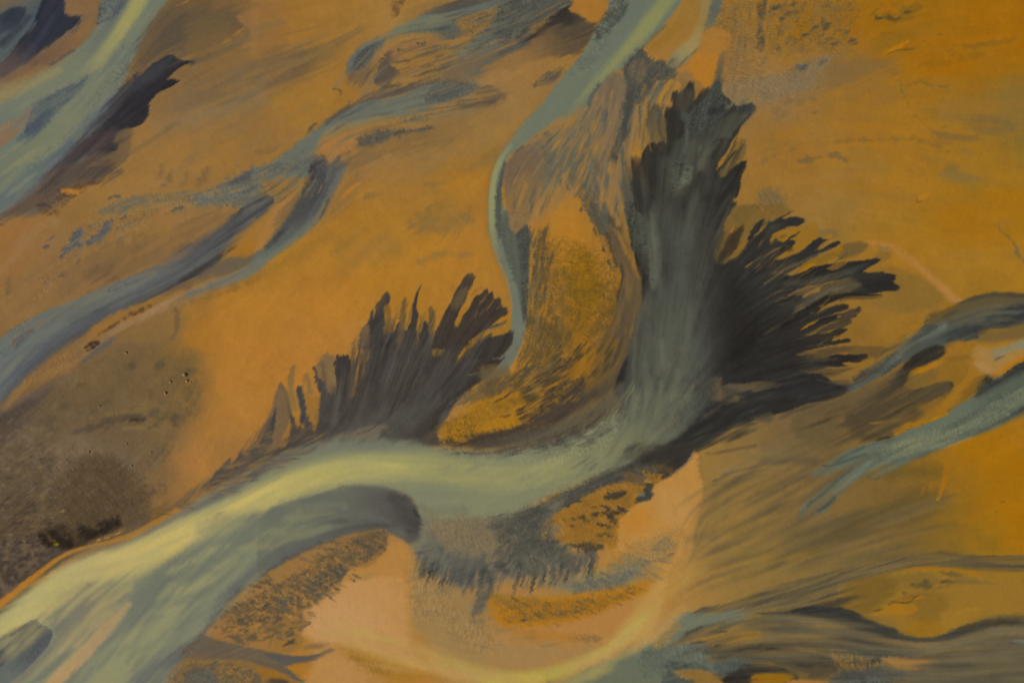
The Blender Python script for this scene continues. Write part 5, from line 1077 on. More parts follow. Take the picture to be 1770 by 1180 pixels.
K(A8((420,740,2),(600,790,2),(760,810,1)),(66,64,56),f=2.5,a=.7)
P(A8((0,850),(300,820),(700,830),(1000,820),(1000,920),(860,1000),(600,1080),(240,1130),(0,1150)),(48,48,48),f=5,a=.7,k=2)
P(A7((40,760),(130,700),(260,710),(250,840),(430,825),(700,800),(900,780),(1140,788),(1300,830),(1150,880),(900,930),(700,945),(540,1000),(660,1030),(600,1060),(500,1130),(250,1160),(100,1110),(40,1050),(10,930)),(92,80,60),f=2.5,s=1.5,w=1)
P(A7((30,780),(130,720),(260,720),(260,900),(280,1100),(120,1100),(40,980)),(114,94,66),f=3.5,a=.8,s=2)
P(A7((780,800),(1000,785),(1290,830),(1000,900),(800,910)),(92,80,54),f=3,a=.8)
K(A7((500,1000,1),(900,955,1.5),(1300,970,1)),(62,62,58),f=2,a=.6)
K(A7((560,1120,2),(660,1100,3),(640,1060,1)),(72,66,56),f=2.5,a=.6)
for pth in (((-40,300),(300,200),(700,60)),((100,480),(600,440),(1200,250)),((400,700),(900,560),(1400,300)),((300,900),(900,1050),(1700,950)),((1000,700),(1400,720),(1760,760)),((900,100),(1200,20),(1500,-60))):
    K(A7(*[(x,y,4) for x,y in pth]),(58,57,53),f=6,a=.45,k=3)
P(q(2,2,(1350,0),(1400,-20),(1380,200),(1350,260),(1330,340),(1240,440),(1150,480),(1240,300),(1300,120)),(62,60,54),f=6,a=.6,r=2)
K(q(2,2,(1140,500,4),(1280,460,4),(1400,430,3),(1480,420,1)),(50,47,42),f=3,a=.8,k=2)
K(q(2,2,(1500,590,2),(1600,570,4),(1680,570,1)),(72,66,50),f=3.5,a=.8,k=1)
P(q(2,2,(1640,530),(1700,510),(1790,490),(1790,560),(1700,550)),(84,76,58),f=4,a=.7,k=2)


# ---- the mossy rise at the lower left --------------------------------------
R1 = lambda *p: z(260,740,300,*p)
R2 = lambda *p: z(500,780,300,*p)
R3 = lambda *p: z(340,900,420,*p)
R4 = lambda *p: z(690,860,300,*p)
R5 = lambda *p: z(920,780,300,*p)
R6 = lambda *p: z(1150,1010,255,*p)
R7 = lambda *p: z(1390,950,300,*p)
R8 = lambda *p: z(0,860,300,*p)
E1 = lambda *p: z(1370,500,400.5,*p)
E2 = lambda *p: z(1370,720,400.5,*p)
E3 = lambda *p: z(1170,740,300,*p)
S1 = lambda *p: z(840,980,360,*p)
Q = lambda *p: q(0,2,*p)
moss = [(-60,720),(0,705),(40,668),(90,652),(150,618),(220,600),(300,596),(345,612),(356,660),(340,720),(318,742),(296,760),(290,800),(296,850),(276,878),(258,892),(252,904),(220,924),(180,938),(120,952),(80,972),(40,1006),(0,1032),(-60,1070)]
P(moss,(104,86,60),f=22,a=.35,w=8,rid=L_MOSS,h=.6,rough=.6)
P(Q((-60,480),(60,440),(340,300),(360,330),(300,420),(200,540),(120,640),(0,740),(-60,780)),(84,72,64),f=8,a=.75,k=4)
P(Q((-60,460),(100,380),(240,330),(340,290),(470,240),(520,260),(360,310),(240,400),(60,470),(-60,540)),(108,92,78),f=7,a=.6,k=4)
P(Q((20,450),(70,380),(170,250),(330,130),(470,60),(570,0),(640,20),(560,130),(480,200),(360,250),(240,310),(120,400),(40,470)),(146,108,62),f=6,a=.75,k=4,r=3)
T(Q((200,260),(330,130),(560,30),(640,0),(640,60),(480,170),(320,220),(220,320)),'rp',(108,84,62),.2,.4,.7,8)
K(Q((560,150,2),(620,100,4),(720,30,5),(780,-20,3)),(90,88,86),f=3,a=.8,r=2)
T(Q((590,20),(680,-20),(700,10),(640,60),(600,70)),'n6',(60,46,38),-.2,.3,.9,3)
P(Q((400,760),(520,640),(620,680),(760,740),(900,800),(960,900),(1000,980),(860,880),(700,780),(560,800),(480,860),(360,940),(340,880)),(124,105,85),f=16,a=.55,w=10)
P(Q((480,900),(620,800),(760,790),(880,860),(960,960),(1000,1120),(1000,1260),(700,1360),(480,1360),(400,1200),(440,1020)),(88,72,52),f=20,a=.75,w=9)
P(Q((700,540),(800,510),(960,500),(1010,530),(960,550),(840,550),(740,590),(660,610),(520,640),(520,620),(640,580)),(82,70,56),f=4,a=.75,w=4)
K(Q((910,538,1.5),(960,542,3),(1005,538,1.5)),(58,46,38),f=2,a=.8)
K(Q((500,640,1.5),(520,615,2),(600,600,3)),(86,74,60),f=3,a=.7)
P(Q((640,520),(800,490),(930,470),(1000,410),(1050,400),(1020,470),(1060,500),(960,490),(860,500),(720,520)),(124,102,62),f=4,a=.7,w=4)
K(Q((860,600,2),(960,600,3),(1080,610,2)),(130,106,66),f=3,a=.6,w=3)
for u,v,w_ in ((1070,490,6),(1150,500,4),(1230,520,6),(1050,590,5),(1210,580,5),(1120,540,4),(1210,540,7),(1190,260,5),(1310,210,9),(350,600,4),(330,580,3),(1080,1030,3),(560,300,3),(750,410,2),(900,170,10),(1100,160,10),(450,450,12),(350,540,7)):
    K(Q((u-20,v+12,w_ * .5),(u,v,w_ * .7),(u+22,v-8,w_ * .5)),(84,73,55),f=5,a=.55,w=3,r=2)
K(Q((0,560,4),(100,500,8),(220,420,6)),(78,68,62),f=6,a=.6,k=3)
T(Q((-60,700),(160,560),(360,600),(460,700),(300,820),(120,900),(-60,960)),'n6',(124,106,86),.35,.5,.6,10)
T(Q((-60,760),(200,640),(400,760),(360,940),(400,1180),(-60,1180)),'rm',(76,66,57),.3,.6,.45,16,rip=.4)
T(R8((-300,0),(0,-40),(260,-60),(460,-40),(420,300),(240,420),(0,400),(-300,400)),'sm',(120,96,64),.1,.5,.7,6)
T(R8((-300,0),(0,-60),(300,-60),(440,60),(300,340),(0,420),(-300,500)),'sm',(62,54,48),.25,.5,.75,8)
P(R8((-300,360),(0,390),(240,400),(400,400),(500,480),(640,530),(690,545),(600,590),(440,690),(300,790),(160,900),(20,1000),(-300,1200)),(74,64,56),f=4,a=.85,w=3)
T(R8((-300,420),(0,420),(380,410),(500,540),(420,680),(240,800),(0,1000),(-300,1200)),'n6',(104,86,66),.35,.45,.75,6)
T(R8((-300,420),(0,420),(380,410),(500,540),(420,680),(240,800),(0,1000),(-300,1200)),'sp',(56,48,44),.3,.5,.7,6)
K(R8((0,880,4),(40,890,5),(60,960,5),(40,990,3)),(116,96,80),f=3,a=.6,w=3)
P(R8((360,380),(430,300),(520,250),(700,300),(780,330),(820,280),(960,300),(1040,240),(1200,225),(1280,250),(1240,300),(1130,380),(1000,420),(900,470),(780,490),(700,520),(620,515),(520,490),(430,440)),(56,46,37),f=7,a=.85,w=5,r=3)  # shadowed pits along the bank: shade painted in as dark colour, darker cores below
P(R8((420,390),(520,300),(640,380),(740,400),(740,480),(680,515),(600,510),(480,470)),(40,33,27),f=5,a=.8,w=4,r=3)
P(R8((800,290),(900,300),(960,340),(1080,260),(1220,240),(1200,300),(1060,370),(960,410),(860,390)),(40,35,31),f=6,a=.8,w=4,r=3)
T(R8((560,260),(800,300),(800,420),(960,440),(760,480),(640,400)),'n6',(84,68,46),.2,.4,.7,4)
K(R8((430,310,1.5),(470,360,2),(500,410,2),(560,440,2)),(92,74,50),f=2,a=.7,w=2)
K(R8((560,475,1.6),(585,475,2)),(140,128,14),f=1.2,a=.95)
K(R8((575,440,1),(580,460,1)),(110,92,30),f=1,a=.7)
P(R8((900,460),(1000,400),(1120,370),(1240,290),(1320,280),(1420,280),(1300,340),(1200,390),(1080,430),(980,460)),(110,86,58),f=3,a=.7,w=2,r=2)
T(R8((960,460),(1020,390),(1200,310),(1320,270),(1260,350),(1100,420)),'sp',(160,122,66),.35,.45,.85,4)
for u,v in ((1095,405),(1220,355),(1010,425)):  # rim light on the bank slope, painted as bright orange bits
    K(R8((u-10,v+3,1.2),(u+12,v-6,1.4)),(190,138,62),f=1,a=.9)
P(R8((1300,100),(1480,110),(1530,200),(1500,260),(1440,290),(1300,330),(1260,250)),(100,82,62),f=5,a=.8,r=2)
K(R8((620,138,1),(655,130,1.5)),(156,126,76),f=1,a=.9)
P(R8((1530,240),(1580,120),(1660,60),(1720,40),(1680,130),(1640,190)),(118,88,48),f=3,a=.7,w=2)
T(q(0,2,(1020,700),(1160,700),(1180,960),(1140,1100),(1000,1060),(960,900)),'n6',(98,82,66),.4,.4,.6,8)
T([(255,640),(320,630),(350,680),(330,730),(270,740),(250,700)],'n6',(90,78,56),.5,.4,.6,8)

# ---- the main river --------------------------------------------------------
# rippled grey shallows over black silt, both sides of the bend
P([(760,770),(840,758),(930,742),(1000,712),(1050,680),(1080,660),(1100,690),(1110,740),(1060,780),(960,800),(860,800),(760,790)],(84,80,68),f=7,a=.85,q=4,g=(860,730,900,775))
P([(900,900),(940,870),(1000,840),(1060,818),(1110,806),(1140,812),(1120,830),(1060,850),(1010,880),(960,930),(940,950),(980,960),(1030,950),(1010,990),(960,1000),(900,1008),(850,1010),(810,1008),(760,1000),(730,970),(715,940),(730,900)],(104,96,78),f=7,a=.85,r=4,rid=L_RIVER)
# body of the river
mr = [(1078,720),(1090,690),(1110,672),(1140,668),(1170,672),(1200,676),(1216,690),(1200,720),(1160,760),(1130,780),(1090,800),(1040,815),(990,836),(940,860),(900,886),(860,900),(800,912),(740,915),(728,900),(716,868),(690,852),(640,846),(600,850),(700,868),
      (690,900),(664,912),(640,914),(600,922),(560,938),(520,955),(480,975),(440,1000),(410,1028),(390,1050),(372,1080),(352,1110),(320,1136),(296,1180),(270,1235),(-60,1235),(-60,1100),(0,1062),(50,1020),(100,980),(150,958),(200,940),(250,915),(290,892),(330,872),(370,848),(420,815),(470,792),(520,772),(560,764),(640,764),(720,768),(780,776),(860,780),(940,770),(1000,750),
      (1050,725),(1066,720)]
P(mr,(122,124,98),f=9,k=2,r=2,rid=L_RIVER,h=-.5,wet=1)
# upper cascade from the eastern fan
P([(1096,700),(1092,640),(1104,570),(1122,500),(1160,470),(1206,480),(1226,560),(1228,640),(1222,690),(1180,740),(1120,770),(1080,760)],(76,77,67),f=16,a=.85,g=(1160,440,1160,600),k=5,rid=L_RIVER)
K([(1160,500,26),(1155,560,32),(1150,610,38),(1140,680,40),(1110,730,34),(1060,775,26),(1000,805,26)],[(74,76,66),(82,84,71),(86,88,74),(90,92,77),(100,102,82),(116,116,88),(128,126,92)],f=26,a=[0,.7,.95,.95,.95,.95,.95],k=5)
K([(1215,560,12),(1218,620,12),(1210,680,14),(1180,720,14)],(70,72,64),f=12,a=.8,k=3)
K([(1098,600,6),(1090,650,8),(1085,690,8),(1070,730,6)],[(70,66,58),(62,60,54),(66,64,58),(80,80,68)],f=7,a=.9,k=2)
for pth,c_ in ((((1143,590),(1146,620),(1150,640)),(104,106,86)),(((1117,630),(1122,670),(1122,682)),(106,108,88)),(((1098,590),(1094,660),(1098,720)),(104,106,86)),(((1175,600),(1168,624),(1160,630)),(110,110,90)),(((1050,720),(1044,748),(1040,768)),(122,122,94)),(((1076,730),(1068,760),(1062,770)),(118,118,92)),
              (((1140,660),(1150,690),(1136,720)),(106,108,86)),(((1170,640),(1176,690),(1160,720)),(104,106,86)),(((1200,690),(1190,710),(1170,724)),(110,112,92))):
    K([(u,v,3.5) for u,v in pth],c_,f=5,a=.6,k=2)
for pth in (((1150,640),(1140,654),(1130,650)),((1090,600),(1086,660),(1080,690)),((1128,640),(1136,664),(1134,690)),((1088,690),(1080,716),(1070,740)),((1104,640),(1108,690),(1100,730))):
    K([(u,v,4) for u,v in pth],(72,72,64),f=5,a=.6,k=1)
T([(1040,760),(1060,690),(1100,660),(1110,720),(1080,780)],'sm',(128,126,98),.2,.5,.5,10)
T([(1195,660),(1240,660),(1230,720),(1190,740),(1150,740)],'rs',(64,66,62),.0,.5,.7,8)
K([(1180,715,5),(1150,742,8),(1110,775,8),(1070,800,6)],[(80,78,66),(92,90,74),(100,98,78),(96,94,76)],f=8,a=.8,r=2)
# pale yellow core
K([(1110,745,12),(1060,772,18),(1000,800,24),(940,818,28),(880,826,28),(820,822,26),(760,812,22),(700,806,22),(640,806,22),(580,814,22),(520,830,24),(460,856,24),(400,890,24),(340,915,26),(280,942,28),(220,965,28),(160,985,26),(100,1015,24),(40,1060,24),(-20,1110,24),(-60,1150,24)],
  [(112,112,86),(124,122,88),(134,132,92),(140,138,94),(142,139,94),(144,141,92),(152,148,94),(162,155,96),(166,158,96),(172,162,94),(178,164,96),(190,172,98),(190,172,100),(192,174,100),(194,172,98),(188,168,100),(180,166,102),(180,166,102),(176,164,102),(172,160,102),(168,158,102)],f=20,a=.95,k=5)
K([(580,822,10),(520,836,12),(470,852,12),(430,872,12),(390,893,12),(340,920,14),(300,945,14),(260,960,10)],[(168,158,92),(180,164,94),(194,174,98),(200,176,98),(196,174,100),(196,174,96),(196,172,94),(188,168,100)],f=12,a=.9,k=3)
K([(720,770,8),(640,770,10),(580,772,10),(520,792,10),(460,820,9),(400,850,8)],[(120,120,100),(112,114,98),(112,114,98),(116,116,94),(124,122,94),(130,126,94)],f=9,a=.85,k=3)
K([(560,766,3),(500,786,5),(450,814,5),(400,846,6),(350,872,6),(300,893,6),(250,918,6)],[(104,100,86),(96,94,86),(94,94,90),(90,92,92),(98,96,88),(118,106,86),(126,108,80)],f=5,a=.85,k=1.5)
K([(300,892,4),(250,918,7),(200,938,8),(150,956,7),(100,985,5),(60,1012,4)],[(116,108,90),(118,106,86),(122,106,80),(140,114,74),(156,118,66),(160,118,62)],f=5,a=.8,k=1)
K([(310,880,3),(280,896,4),(258,908,4),(230,924,4.5),(190,936,4),(150,945,3),(115,957,3.5),(80,980,4.5),(45,1008,5.5),(0,1043,6.5),(-40,1073,7)],[(158,112,50),(156,110,44),(158,114,50),(158,112,48),(150,112,60),(164,116,50),(168,116,46),(170,114,42),(172,116,44),(172,116,48),(172,118,54)],f=2.5,a=.95)
K([(130,985,8),(90,1005,10),(40,1046,10),(-10,1090,10)],[(176,164,104),(178,166,104),(176,164,104),(168,160,104)],f=9,a=.7)
STREAKS([(760,800),(900,790),(1050,760),(1020,840),(900,870),(780,880)],60,[(152,148,100),(134,133,94),(118,119,93)],(24,60),(1.5,4),(.15,.4),3,51,drift=-.45)
T([(820,880),(940,830),(1040,800),(1080,800),(1010,850),(920,900),(840,915)],'sm',(108,110,88),.1,.6,.5,12)
P(R4((180,60),(600,30),(1100,-60),(1500,-60),(1300,60),(1100,160),(800,200),(500,220),(260,180)),(128,128,98),f=10,a=.75,k=3)
K(R4((260,150,8),(500,130,8),(700,140,8)),(112,112,90),f=7,a=.6,r=3)
for pth in (((1000,770),(960,800),(920,812)),((960,790),(900,820),(860,832)),((900,800),(850,815),(800,838)),((850,800),(810,822),(780,835)),((1020,745),(1000,770),(986,775))):
    K([(u,v,3) for u,v in pth],(152,148,102),f=6,a=.5,k=2)
for pth in (((980,770),(940,790),(880,800)),((1000,840),(930,850),(860,870)),((820,850),(780,856),(740,850))):
    K([(u,v,5) for u,v in pth],(122,122,94),f=8,a=.5,k=2)
# rippled black rims
T([(760,772),(860,768),(960,744),(1040,700),(1060,740),(1000,780),(900,790),(780,790)],'rm',(66,62,54),.0,.5,.85,12)
T([(880,792),(960,772),(1050,720),(1080,700),(1060,760),(980,795)],'rp',(130,128,100),.3,.5,.5,10)
T(R5((-400,760),(0,560),(300,440),(500,340),(800,240),(1000,100),(1300,60),(1400,160),(1000,260),(800,380),(500,540),(300,620),(100,760),(-200,820)),'rm',(60,57,51),-.35,.55,.9,9)
P([(800,915),(900,890),(980,850),(1060,816),(1120,806),(1080,836),(1010,866),(960,900),(900,926),(830,930)],(80,77,66),f=10,a=.85,r=4,k=2)
T([(790,910),(900,880),(980,842),(1060,812),(1120,802),(1080,840),(1010,872),(960,905),(880,935)],'rm',(58,56,51),.0,.55,.85,10)
# speckled orange ground south of the river
P(R5((920,220),(1040,220),(1180,330),(1210,380),(1130,400),(1060,450),(960,430),(940,320)),(98,78,50),f=3,a=.9,k=1)
T(R5((560,420),(900,300),(1180,360),(1120,440),(960,400),(900,460),(700,520),(560,520)),'rs',(150,108,44),-.3,.4,.85,6)
P(R5((930,300),(1040,330),(1160,380),(1120,420),(1060,440),(960,340)),(134,98,40),f=3,a=.85,k=1)
spk = R5((210,660),(330,580),(440,530),(560,470),(700,400),(840,340),(950,350),(1060,440),(1120,470),(1060,540),(1000,620),(900,700),(880,800),(900,900),(840,1000),(720,960),(560,1000),(420,940),(260,900),(320,780),(240,720))
P(spk,(152,108,42),f=3,r=6,a=.95,rid=L_SPECK)
T(spk,'rs',(98,76,40),.35,.45,.65,8)
T(R5((420,640),(620,540),(820,540),(940,600),(880,800),(700,700),(520,740)),'n6',(66,56,44),.35,.35,.85,6)
P(R5((720,480),(800,420),(920,400),(960,420),(900,470),(800,490)),(66,60,50),f=2.5,r=3,a=.95)
P(R5((1080,470),(1130,420),(1190,340),(1210,400),(1230,430),(1210,490),(1120,520),(1070,535)),(62,62,58),f=2,r=2.5,a=.95)
K(R5((1170,350,3),(1240,350,6),(1280,370,3)),(64,60,48),f=2,a=.9,r=2)
K(R5((1220,420,1.5),(1280,425,2),(1340,432,1)),(98,94,80),f=1.6,a=.85)
K(R5((1100,440,2),(1130,440,3)),(120,116,98),f=2,a=.7,r=2)
for u,v,l in ((780,650,60),(840,690,50),(760,570,60),(930,600,50),(700,745,40),(640,650,40),(790,850,50),(780,765,50),(910,580,40),(400,690,50),(400,760,30),(850,620,50),(960,620,30),(320,700,30),(690,850,30)):
    K(R5((u-l,v-l * .35,1),(u,v,2.6),(u+l * .5,v+l * .2,1)),(64,58,48),f=1.6,a=.9,r=1.5)
P(R5((400,940),(560,930),(720,960),(700,1000),(600,1030),(580,1060),(500,1000),(420,990)),(72,64,52),f=3,r=4,a=.9)
P(R5((1090,200),(1160,200),(1260,220),(1340,280),(1310,330),(1240,330),(1180,290),(1140,240)),(150,106,36),f=2.5,r=2,a=.95)
P(R5((1240,130),(1360,130),(1480,190),(1420,240),(1340,220),(1260,190),(1200,160)),(92,72,46),f=4,a=.8,k=1)
K(R5((1340,260,4),(1380,250,5),(1430,240,2)),(56,52,46),f=2,r=2,a=.9)
T(R5((1060,190),(1200,160),(1340,280),(1300,340),(1160,300)),'sp',(70,60,44),.3,.4,.8,4)
P(R5((1000,-60),(1200,-80),(1700,-60),(1640,40),(1580,120),(1480,200),(1400,170),(1300,120),(1180,110),(1060,90),(940,60)),(54,49,43),f=7,a=.85,r=2,rid=L_FANE)
# grey rippled apron
apron = R4((180,200),(380,220),(700,210),(1000,200),(1200,140),(1500,60),(1700,20),(1560,200),(1460,300),(1600,420),(1780,560),(1740,700),(1500,770),(1340,780),(1240,830),(1120,800),(980,760),(980,880),(860,900),(760,900),(640,900),(480,860),(380,800),(230,690),(150,600),(130,500),(200,420),(240,320))
P(apron,(104,98,80),f=9,r=5,a=.92,rid=L_RIVER)
P(R4((300,260),(560,230),(820,240),(980,300),(1060,420),(1060,560),(900,610),(740,580),(560,520),(420,460)),(136,114,80),f=22,a=.7,w=8,s=3)
T(R4((320,300),(700,240),(1000,300),(1100,520),(900,620),(560,540)),'rm',(104,96,78),.1,.6,.6,20)
STREAKS(R4((200,480),(420,560),(640,620),(900,640),(960,860),(700,880),(420,820),(220,640)),130,[(82,82,76),(74,76,72),(96,94,82),(66,68,66)],(10,34),(1,3),(.3,.8),1.5,61,drift=-1.2)
STREAKS(R4((1000,420),(1250,160),(1600,60),(1500,300),(1740,560),(1700,700),(1240,800),(1120,760),(940,640)),200,[(70,68,60),(62,61,56),(88,84,70),(80,78,68)],(10,30),(1,3),(.3,.8),1.5,62,drift=-.8)
T(R4((900,260),(1200,150),(1500,60),(1560,220),(1460,320),(1600,440),(1760,560),(1740,700),(1500,760),(1240,800),(1160,560),(1000,420)),'rm',(72,70,62),-.55,.6,.85,12)
T(R4((400,640),(560,600),(700,640),(860,640),(900,700),(980,860),(860,890),(760,890),(640,890),(480,850),(380,760)),'sm',(88,86,78),-.35,.5,.85,10)
T(R4((220,440),(340,340),(400,520),(520,640),(480,820),(340,760),(200,640),(160,520)),'sm',(106,104,88),-.3,.5,.8,10)
T(R4((640,720),(900,700),(960,860),(840,890),(700,860)),'sm',(66,68,66),.1,.5,.8,8)
T(R4((940,640),(1060,660),(1140,760),(1100,800),(1000,760)),'sm',(72,70,66),-.1,.5,.9,6)
T(R4((1240,580),(1500,520),(1720,640),(1600,750),(1320,770)),'rp',(120,114,92),.2,.5,.5,8)
T(R4((700,300),(1200,340),(1240,500),(1080,560),(840,480)),'rm',(106,94,74),.2,.5,.6,12)
K(R4((330,350,1.5),(350,420,2.4),(370,500,3)),(100,98,88),f=2.4,a=.8)
T(R4((1460,240),(1600,140),(1780,120),(1780,460),(1560,460),(1400,420)),'rs',(144,104,46),.0,.45,.8,9)
P(R4((140,640),(220,720),(380,820),(480,880),(640,920),(820,930),(940,900),(940,1060),(880,1180),(800,1300),(200,1300),(140,1000),(120,800)),(148,120,76),f=8,a=.7,w=6)
P(R4((820,950),(900,940),(920,1000),(880,1100),(840,1180),(740,1180),(760,1060)),(104,96,84),f=4,s=3,r=2,a=.9)
T(R4((740,1080),(820,960),(920,950),(900,1060),(840,1180),(760,1220)),'sm',(78,76,74),.0,.5,.8,6)
K(q(1,3,(1495,700,1.5),(1505,740,2),(1510,770,1)),(88,84,78),f=2,a=.8)
T([(715,980),(760,1000),(800,1060),(860,1080),(830,1130),(760,1080),(720,1060)],'rs',(128,108,78),.2,.5,.6,14)
P(R4((90,480),(140,520),(160,600),(130,700),(130,900),(120,1100),(60,1100),(80,800)),(172,124,66),f=5,a=.5)

# ---- the eddy and the lower river ------------------------------------------
P(R2((-60,520),(200,470),(500,350),(760,350),(960,375),(1120,415),(1220,460),(1280,540),(1300,620),(1345,680),(1355,780),(1350,860),(1310,910),(1250,942),(1190,925),(1120,880),(1050,840),(960,790),(860,775),(760,780),(640,800),(480,850),(360,900),(260,960),(100,1060),(-60,1130),(-300,1300),(-300,700)),
  (104,106,94),f=4,k=1,rid=L_EDDY,wet=1,h=-.1)
P(R2((600,380),(780,355),(960,378),(1120,418),(1220,462),(1278,545),(1300,620),(1343,680),(1353,780),(1348,860),(1308,908),(1250,940),(1192,922),(1120,878),(1050,838),(960,788),(860,772),(760,776),(640,760),(420,720),(300,560)),(84,81,76),f=6,a=.95,g=(560,880,690,870),rid=L_EDDY)
P(R2((1000,440),(1150,450),(1230,480),(1280,560),(1300,640),(1345,700),(1350,800),(1300,900),(1220,920),(1180,840),(1200,760),(1120,660)),(74,69,66),f=8,a=.85)
K(R2((1340,680,2),(1300,640,2.4),(1270,560,1.6)),(58,55,54),f=2.4,a=.8,r=2)
K(R2((480,600,4),(760,630,7),(960,720,8),(1120,800,7),(1180,850,4)),(98,98,90),f=7,a=.8)
for pth,c_,w_ in ((((0,560),(300,550),(560,560)),(112,114,96),6),(((60,640),(300,600),(500,590)),(98,98,88),5),(((0,700),(260,670),(440,640)),(120,120,94),5),(((260,740),(420,700),(560,720)),(88,86,82),7),(((-40,780),(200,760),(400,770)),(108,110,94),5),(((100,500),(300,470),(540,450)),(98,100,88),6),(((500,350),(760,365),(980,390)),(98,96,84),4),(((40,900),(200,880),(360,840)),(104,106,92),5)):
    K(R2(*[(x,y,w_) for x,y in pth]),c_,f=6,a=.75,k=2)
K(R2((1350,560,6),(1400,700,8),(1390,800,8),(1340,920,8),(1260,960,6)),(118,114,92),f=7,a=.7)
# patches of yellow silt curling in the grey water
for x,y,w_,a_ in ((860,1010,5,.7),(1000,1030,5,.6),(1180,1045,5,.7),(1070,1060,4,.5),(920,960,3,.5),(700,1080,8,.6),(760,1140,8,.5),(1350,740,5,.6)):
    K(R1((x-70,y+22,w_ * .5),(x,y,w_),(x+90,y-8,w_ * .6)),(146,142,96),f=6,a=a_,w=5,k=2)
for pth,c_,w_,a_ in ((((40,60),(160,10),(300,-20)),(100,104,92),12,.7),(((60,260),(120,200),(260,150),(420,110)),(98,102,92),12,.7),(((300,120),(440,60),(640,50)),(106,110,94),9,.6),(((320,215),(420,190),(520,180)),(136,134,96),4,.8),(((230,380),(330,350),(440,320),(560,260)),(132,130,94),6,.7),(((20,240),(80,260),(140,250)),(148,142,92),9,.7),(((80,320),(110,300),(130,330)),(102,106,92),8,.7),
                        (((0,340),(40,330),(60,400)),(140,136,94),6,.7),(((20,460),(80,440),(120,400)),(134,132,96),5,.7),(((60,40),(200,60),(260,70)),(130,128,96),4,.5),(((500,80),(560,70),(620,80)),(120,122,96),4,.6),(((0,180),(60,200),(200,130),(320,60)),(138,136,94),8,.6)):
    K(R3(*[(x,y,w_) for x,y in pth]),c_,f=9,a=a_,k=2,w=3)
K([(700,905,3),(660,908,6),(610,914,10),(560,928,12),(510,948,13),(460,972,13),(420,1005,13),(390,1040,12),(370,1075,10),(345,1110,10)],[(82,79,74),(80,78,74),(84,82,78),(90,90,84),(92,93,88),(94,96,90),(92,94,90),(90,90,88),(88,86,84),(86,82,80)],f=9,a=.85,k=2,r=2)
K([(670,912,2),(620,920,3),(570,936,4),(520,956,4),(470,982,4),(430,1008,5),(400,1040,6),(380,1070,6),(352,1108,6)],(82,76,72),f=4,a=.7,r=3)
# lower left: sandy strands and blue grey mud
L5 = lambda *p: q(0,3,*p)
K(L5((1750,60,20),(1540,180,22),(1300,330,20),(1150,430,18),(1000,560,16),(880,680,14),(760,820,14),(640,940,14),(480,1100,16),(360,1300,16)),[(110,112,94),(112,116,96),(108,112,96),(104,106,92),(104,108,92),(102,106,92),(106,110,92),(104,108,94),(102,104,90),(100,104,92)],f=12,a=.9,k=3)
K(L5((1640,330,16),(1400,460,20),(1240,620,22),(1100,760,24),(960,920,26),(820,1060,26),(680,1240,28)),[(118,120,96),(124,124,96),(126,126,96),(134,132,98),(134,133,98),(138,136,98),(138,136,96)],f=16,a=.9,k=4)
for x,y,w_ in ((1430,300,8),(1500,250,6),(1560,340,8),(1260,550,9),(1190,680,8),(1400,480,5),(1320,520,6),(1620,120,5),(1700,250,5),(1240,380,6)):
    K(L5((x-70,y+30,w_ * .5),(x,y,w_ * .8),(x+60,y-26,w_ * .6)),(150,146,100),f=8,a=.6,k=3,w=4)
for x,y,w_ in ((1450,350,7),(1380,420,6),(1320,440,6),(1560,300,7),(1600,160,9),(1120,620,8),(1040,740,8),(1260,780,8),(1290,600,6)):
    K(L5((x-60,y+40,w_ * .6),(x,y,w_ * .9),(x+70,y-30,w_ * .6)),(106,110,94),f=7,a=.6,k=3)
K(L5((1180,460,4),(1080,580,5),(960,720,6),(840,820,5),(760,880,3)),(96,100,90),f=6,a=.7,k=2)
K(L5((1400,920,14),(1240,980,15),(1120,1060,16),(1000,1200,18)),[(88,84,82),(84,84,84),(86,88,86),(84,86,86)],f=13,a=.8,k=3)
T(L5((1180,1130),(1240,980),(1340,900),(1440,740),(1560,620),(1640,560),(1500,760),(1400,900),(1290,1010),(1270,1040)),'rs',(74,72,72),-.1,.5,.7,7)
P(L5((600,480),(720,480),(860,500),(820,560),(640,700),(520,840),(380,1000),(240,1120),(120,1200),(-20,1240),(60,1080),(340,920),(380,820),(320,700),(420,580),(500,520)),(112,108,90),f=8,a=.85,k=3)
P(L5((560,480),(640,500),(620,580),(540,640),(420,700),(320,720),(270,720),(360,640),(480,560)),(114,106,88),f=7,a=.8,k=2)
P(L5((350,680),(480,620),(560,600),(600,580),(520,680),(400,820),(330,760)),(104,106,92),f=7,a=.75,k=2)
K(L5((440,580,3),(360,660,4),(300,730,3)),(158,134,92),f=4,a=.8,k=1)
K(L5((860,520,14),(740,650,17),(620,790,17),(480,920,15),(340,1060,13),(230,1180,12),(140,1300,12)),[(148,140,96),(152,138,94),(158,140,96),(150,138,98),(140,134,98),(134,132,100),(130,128,98)],f=9,a=.9,k=3)
K(L5((880,640,6),(780,760,10),(680,870,12),(560,990,13),(440,1100,13),(330,1240,14)),[(160,140,94),(164,138,94),(166,138,94),(172,142,96),(176,142,92),(176,140,90)],f=6,a=.9,k=2)
K(L5((500,950,3),(420,1020,6),(300,1120,6),(200,1200,5)),(102,106,92),f=6,a=.8,k=2)
P(L5((-20,900),(60,820),(140,780),(235,740),(290,775),(350,810),(362,850),(330,920),(260,1000),(180,1080),(60,1180),(-60,1280),(-200,1200)),(84,86,88),f=2.5,w=1,c2=(100,106,100),cg=(40,1120,30,1175),rid=L_EDDY)
P(L5((60,830),(140,785),(235,742),(290,777),(350,815),(340,870),(240,850),(140,860)),(76,76,82),f=5,a=.8)
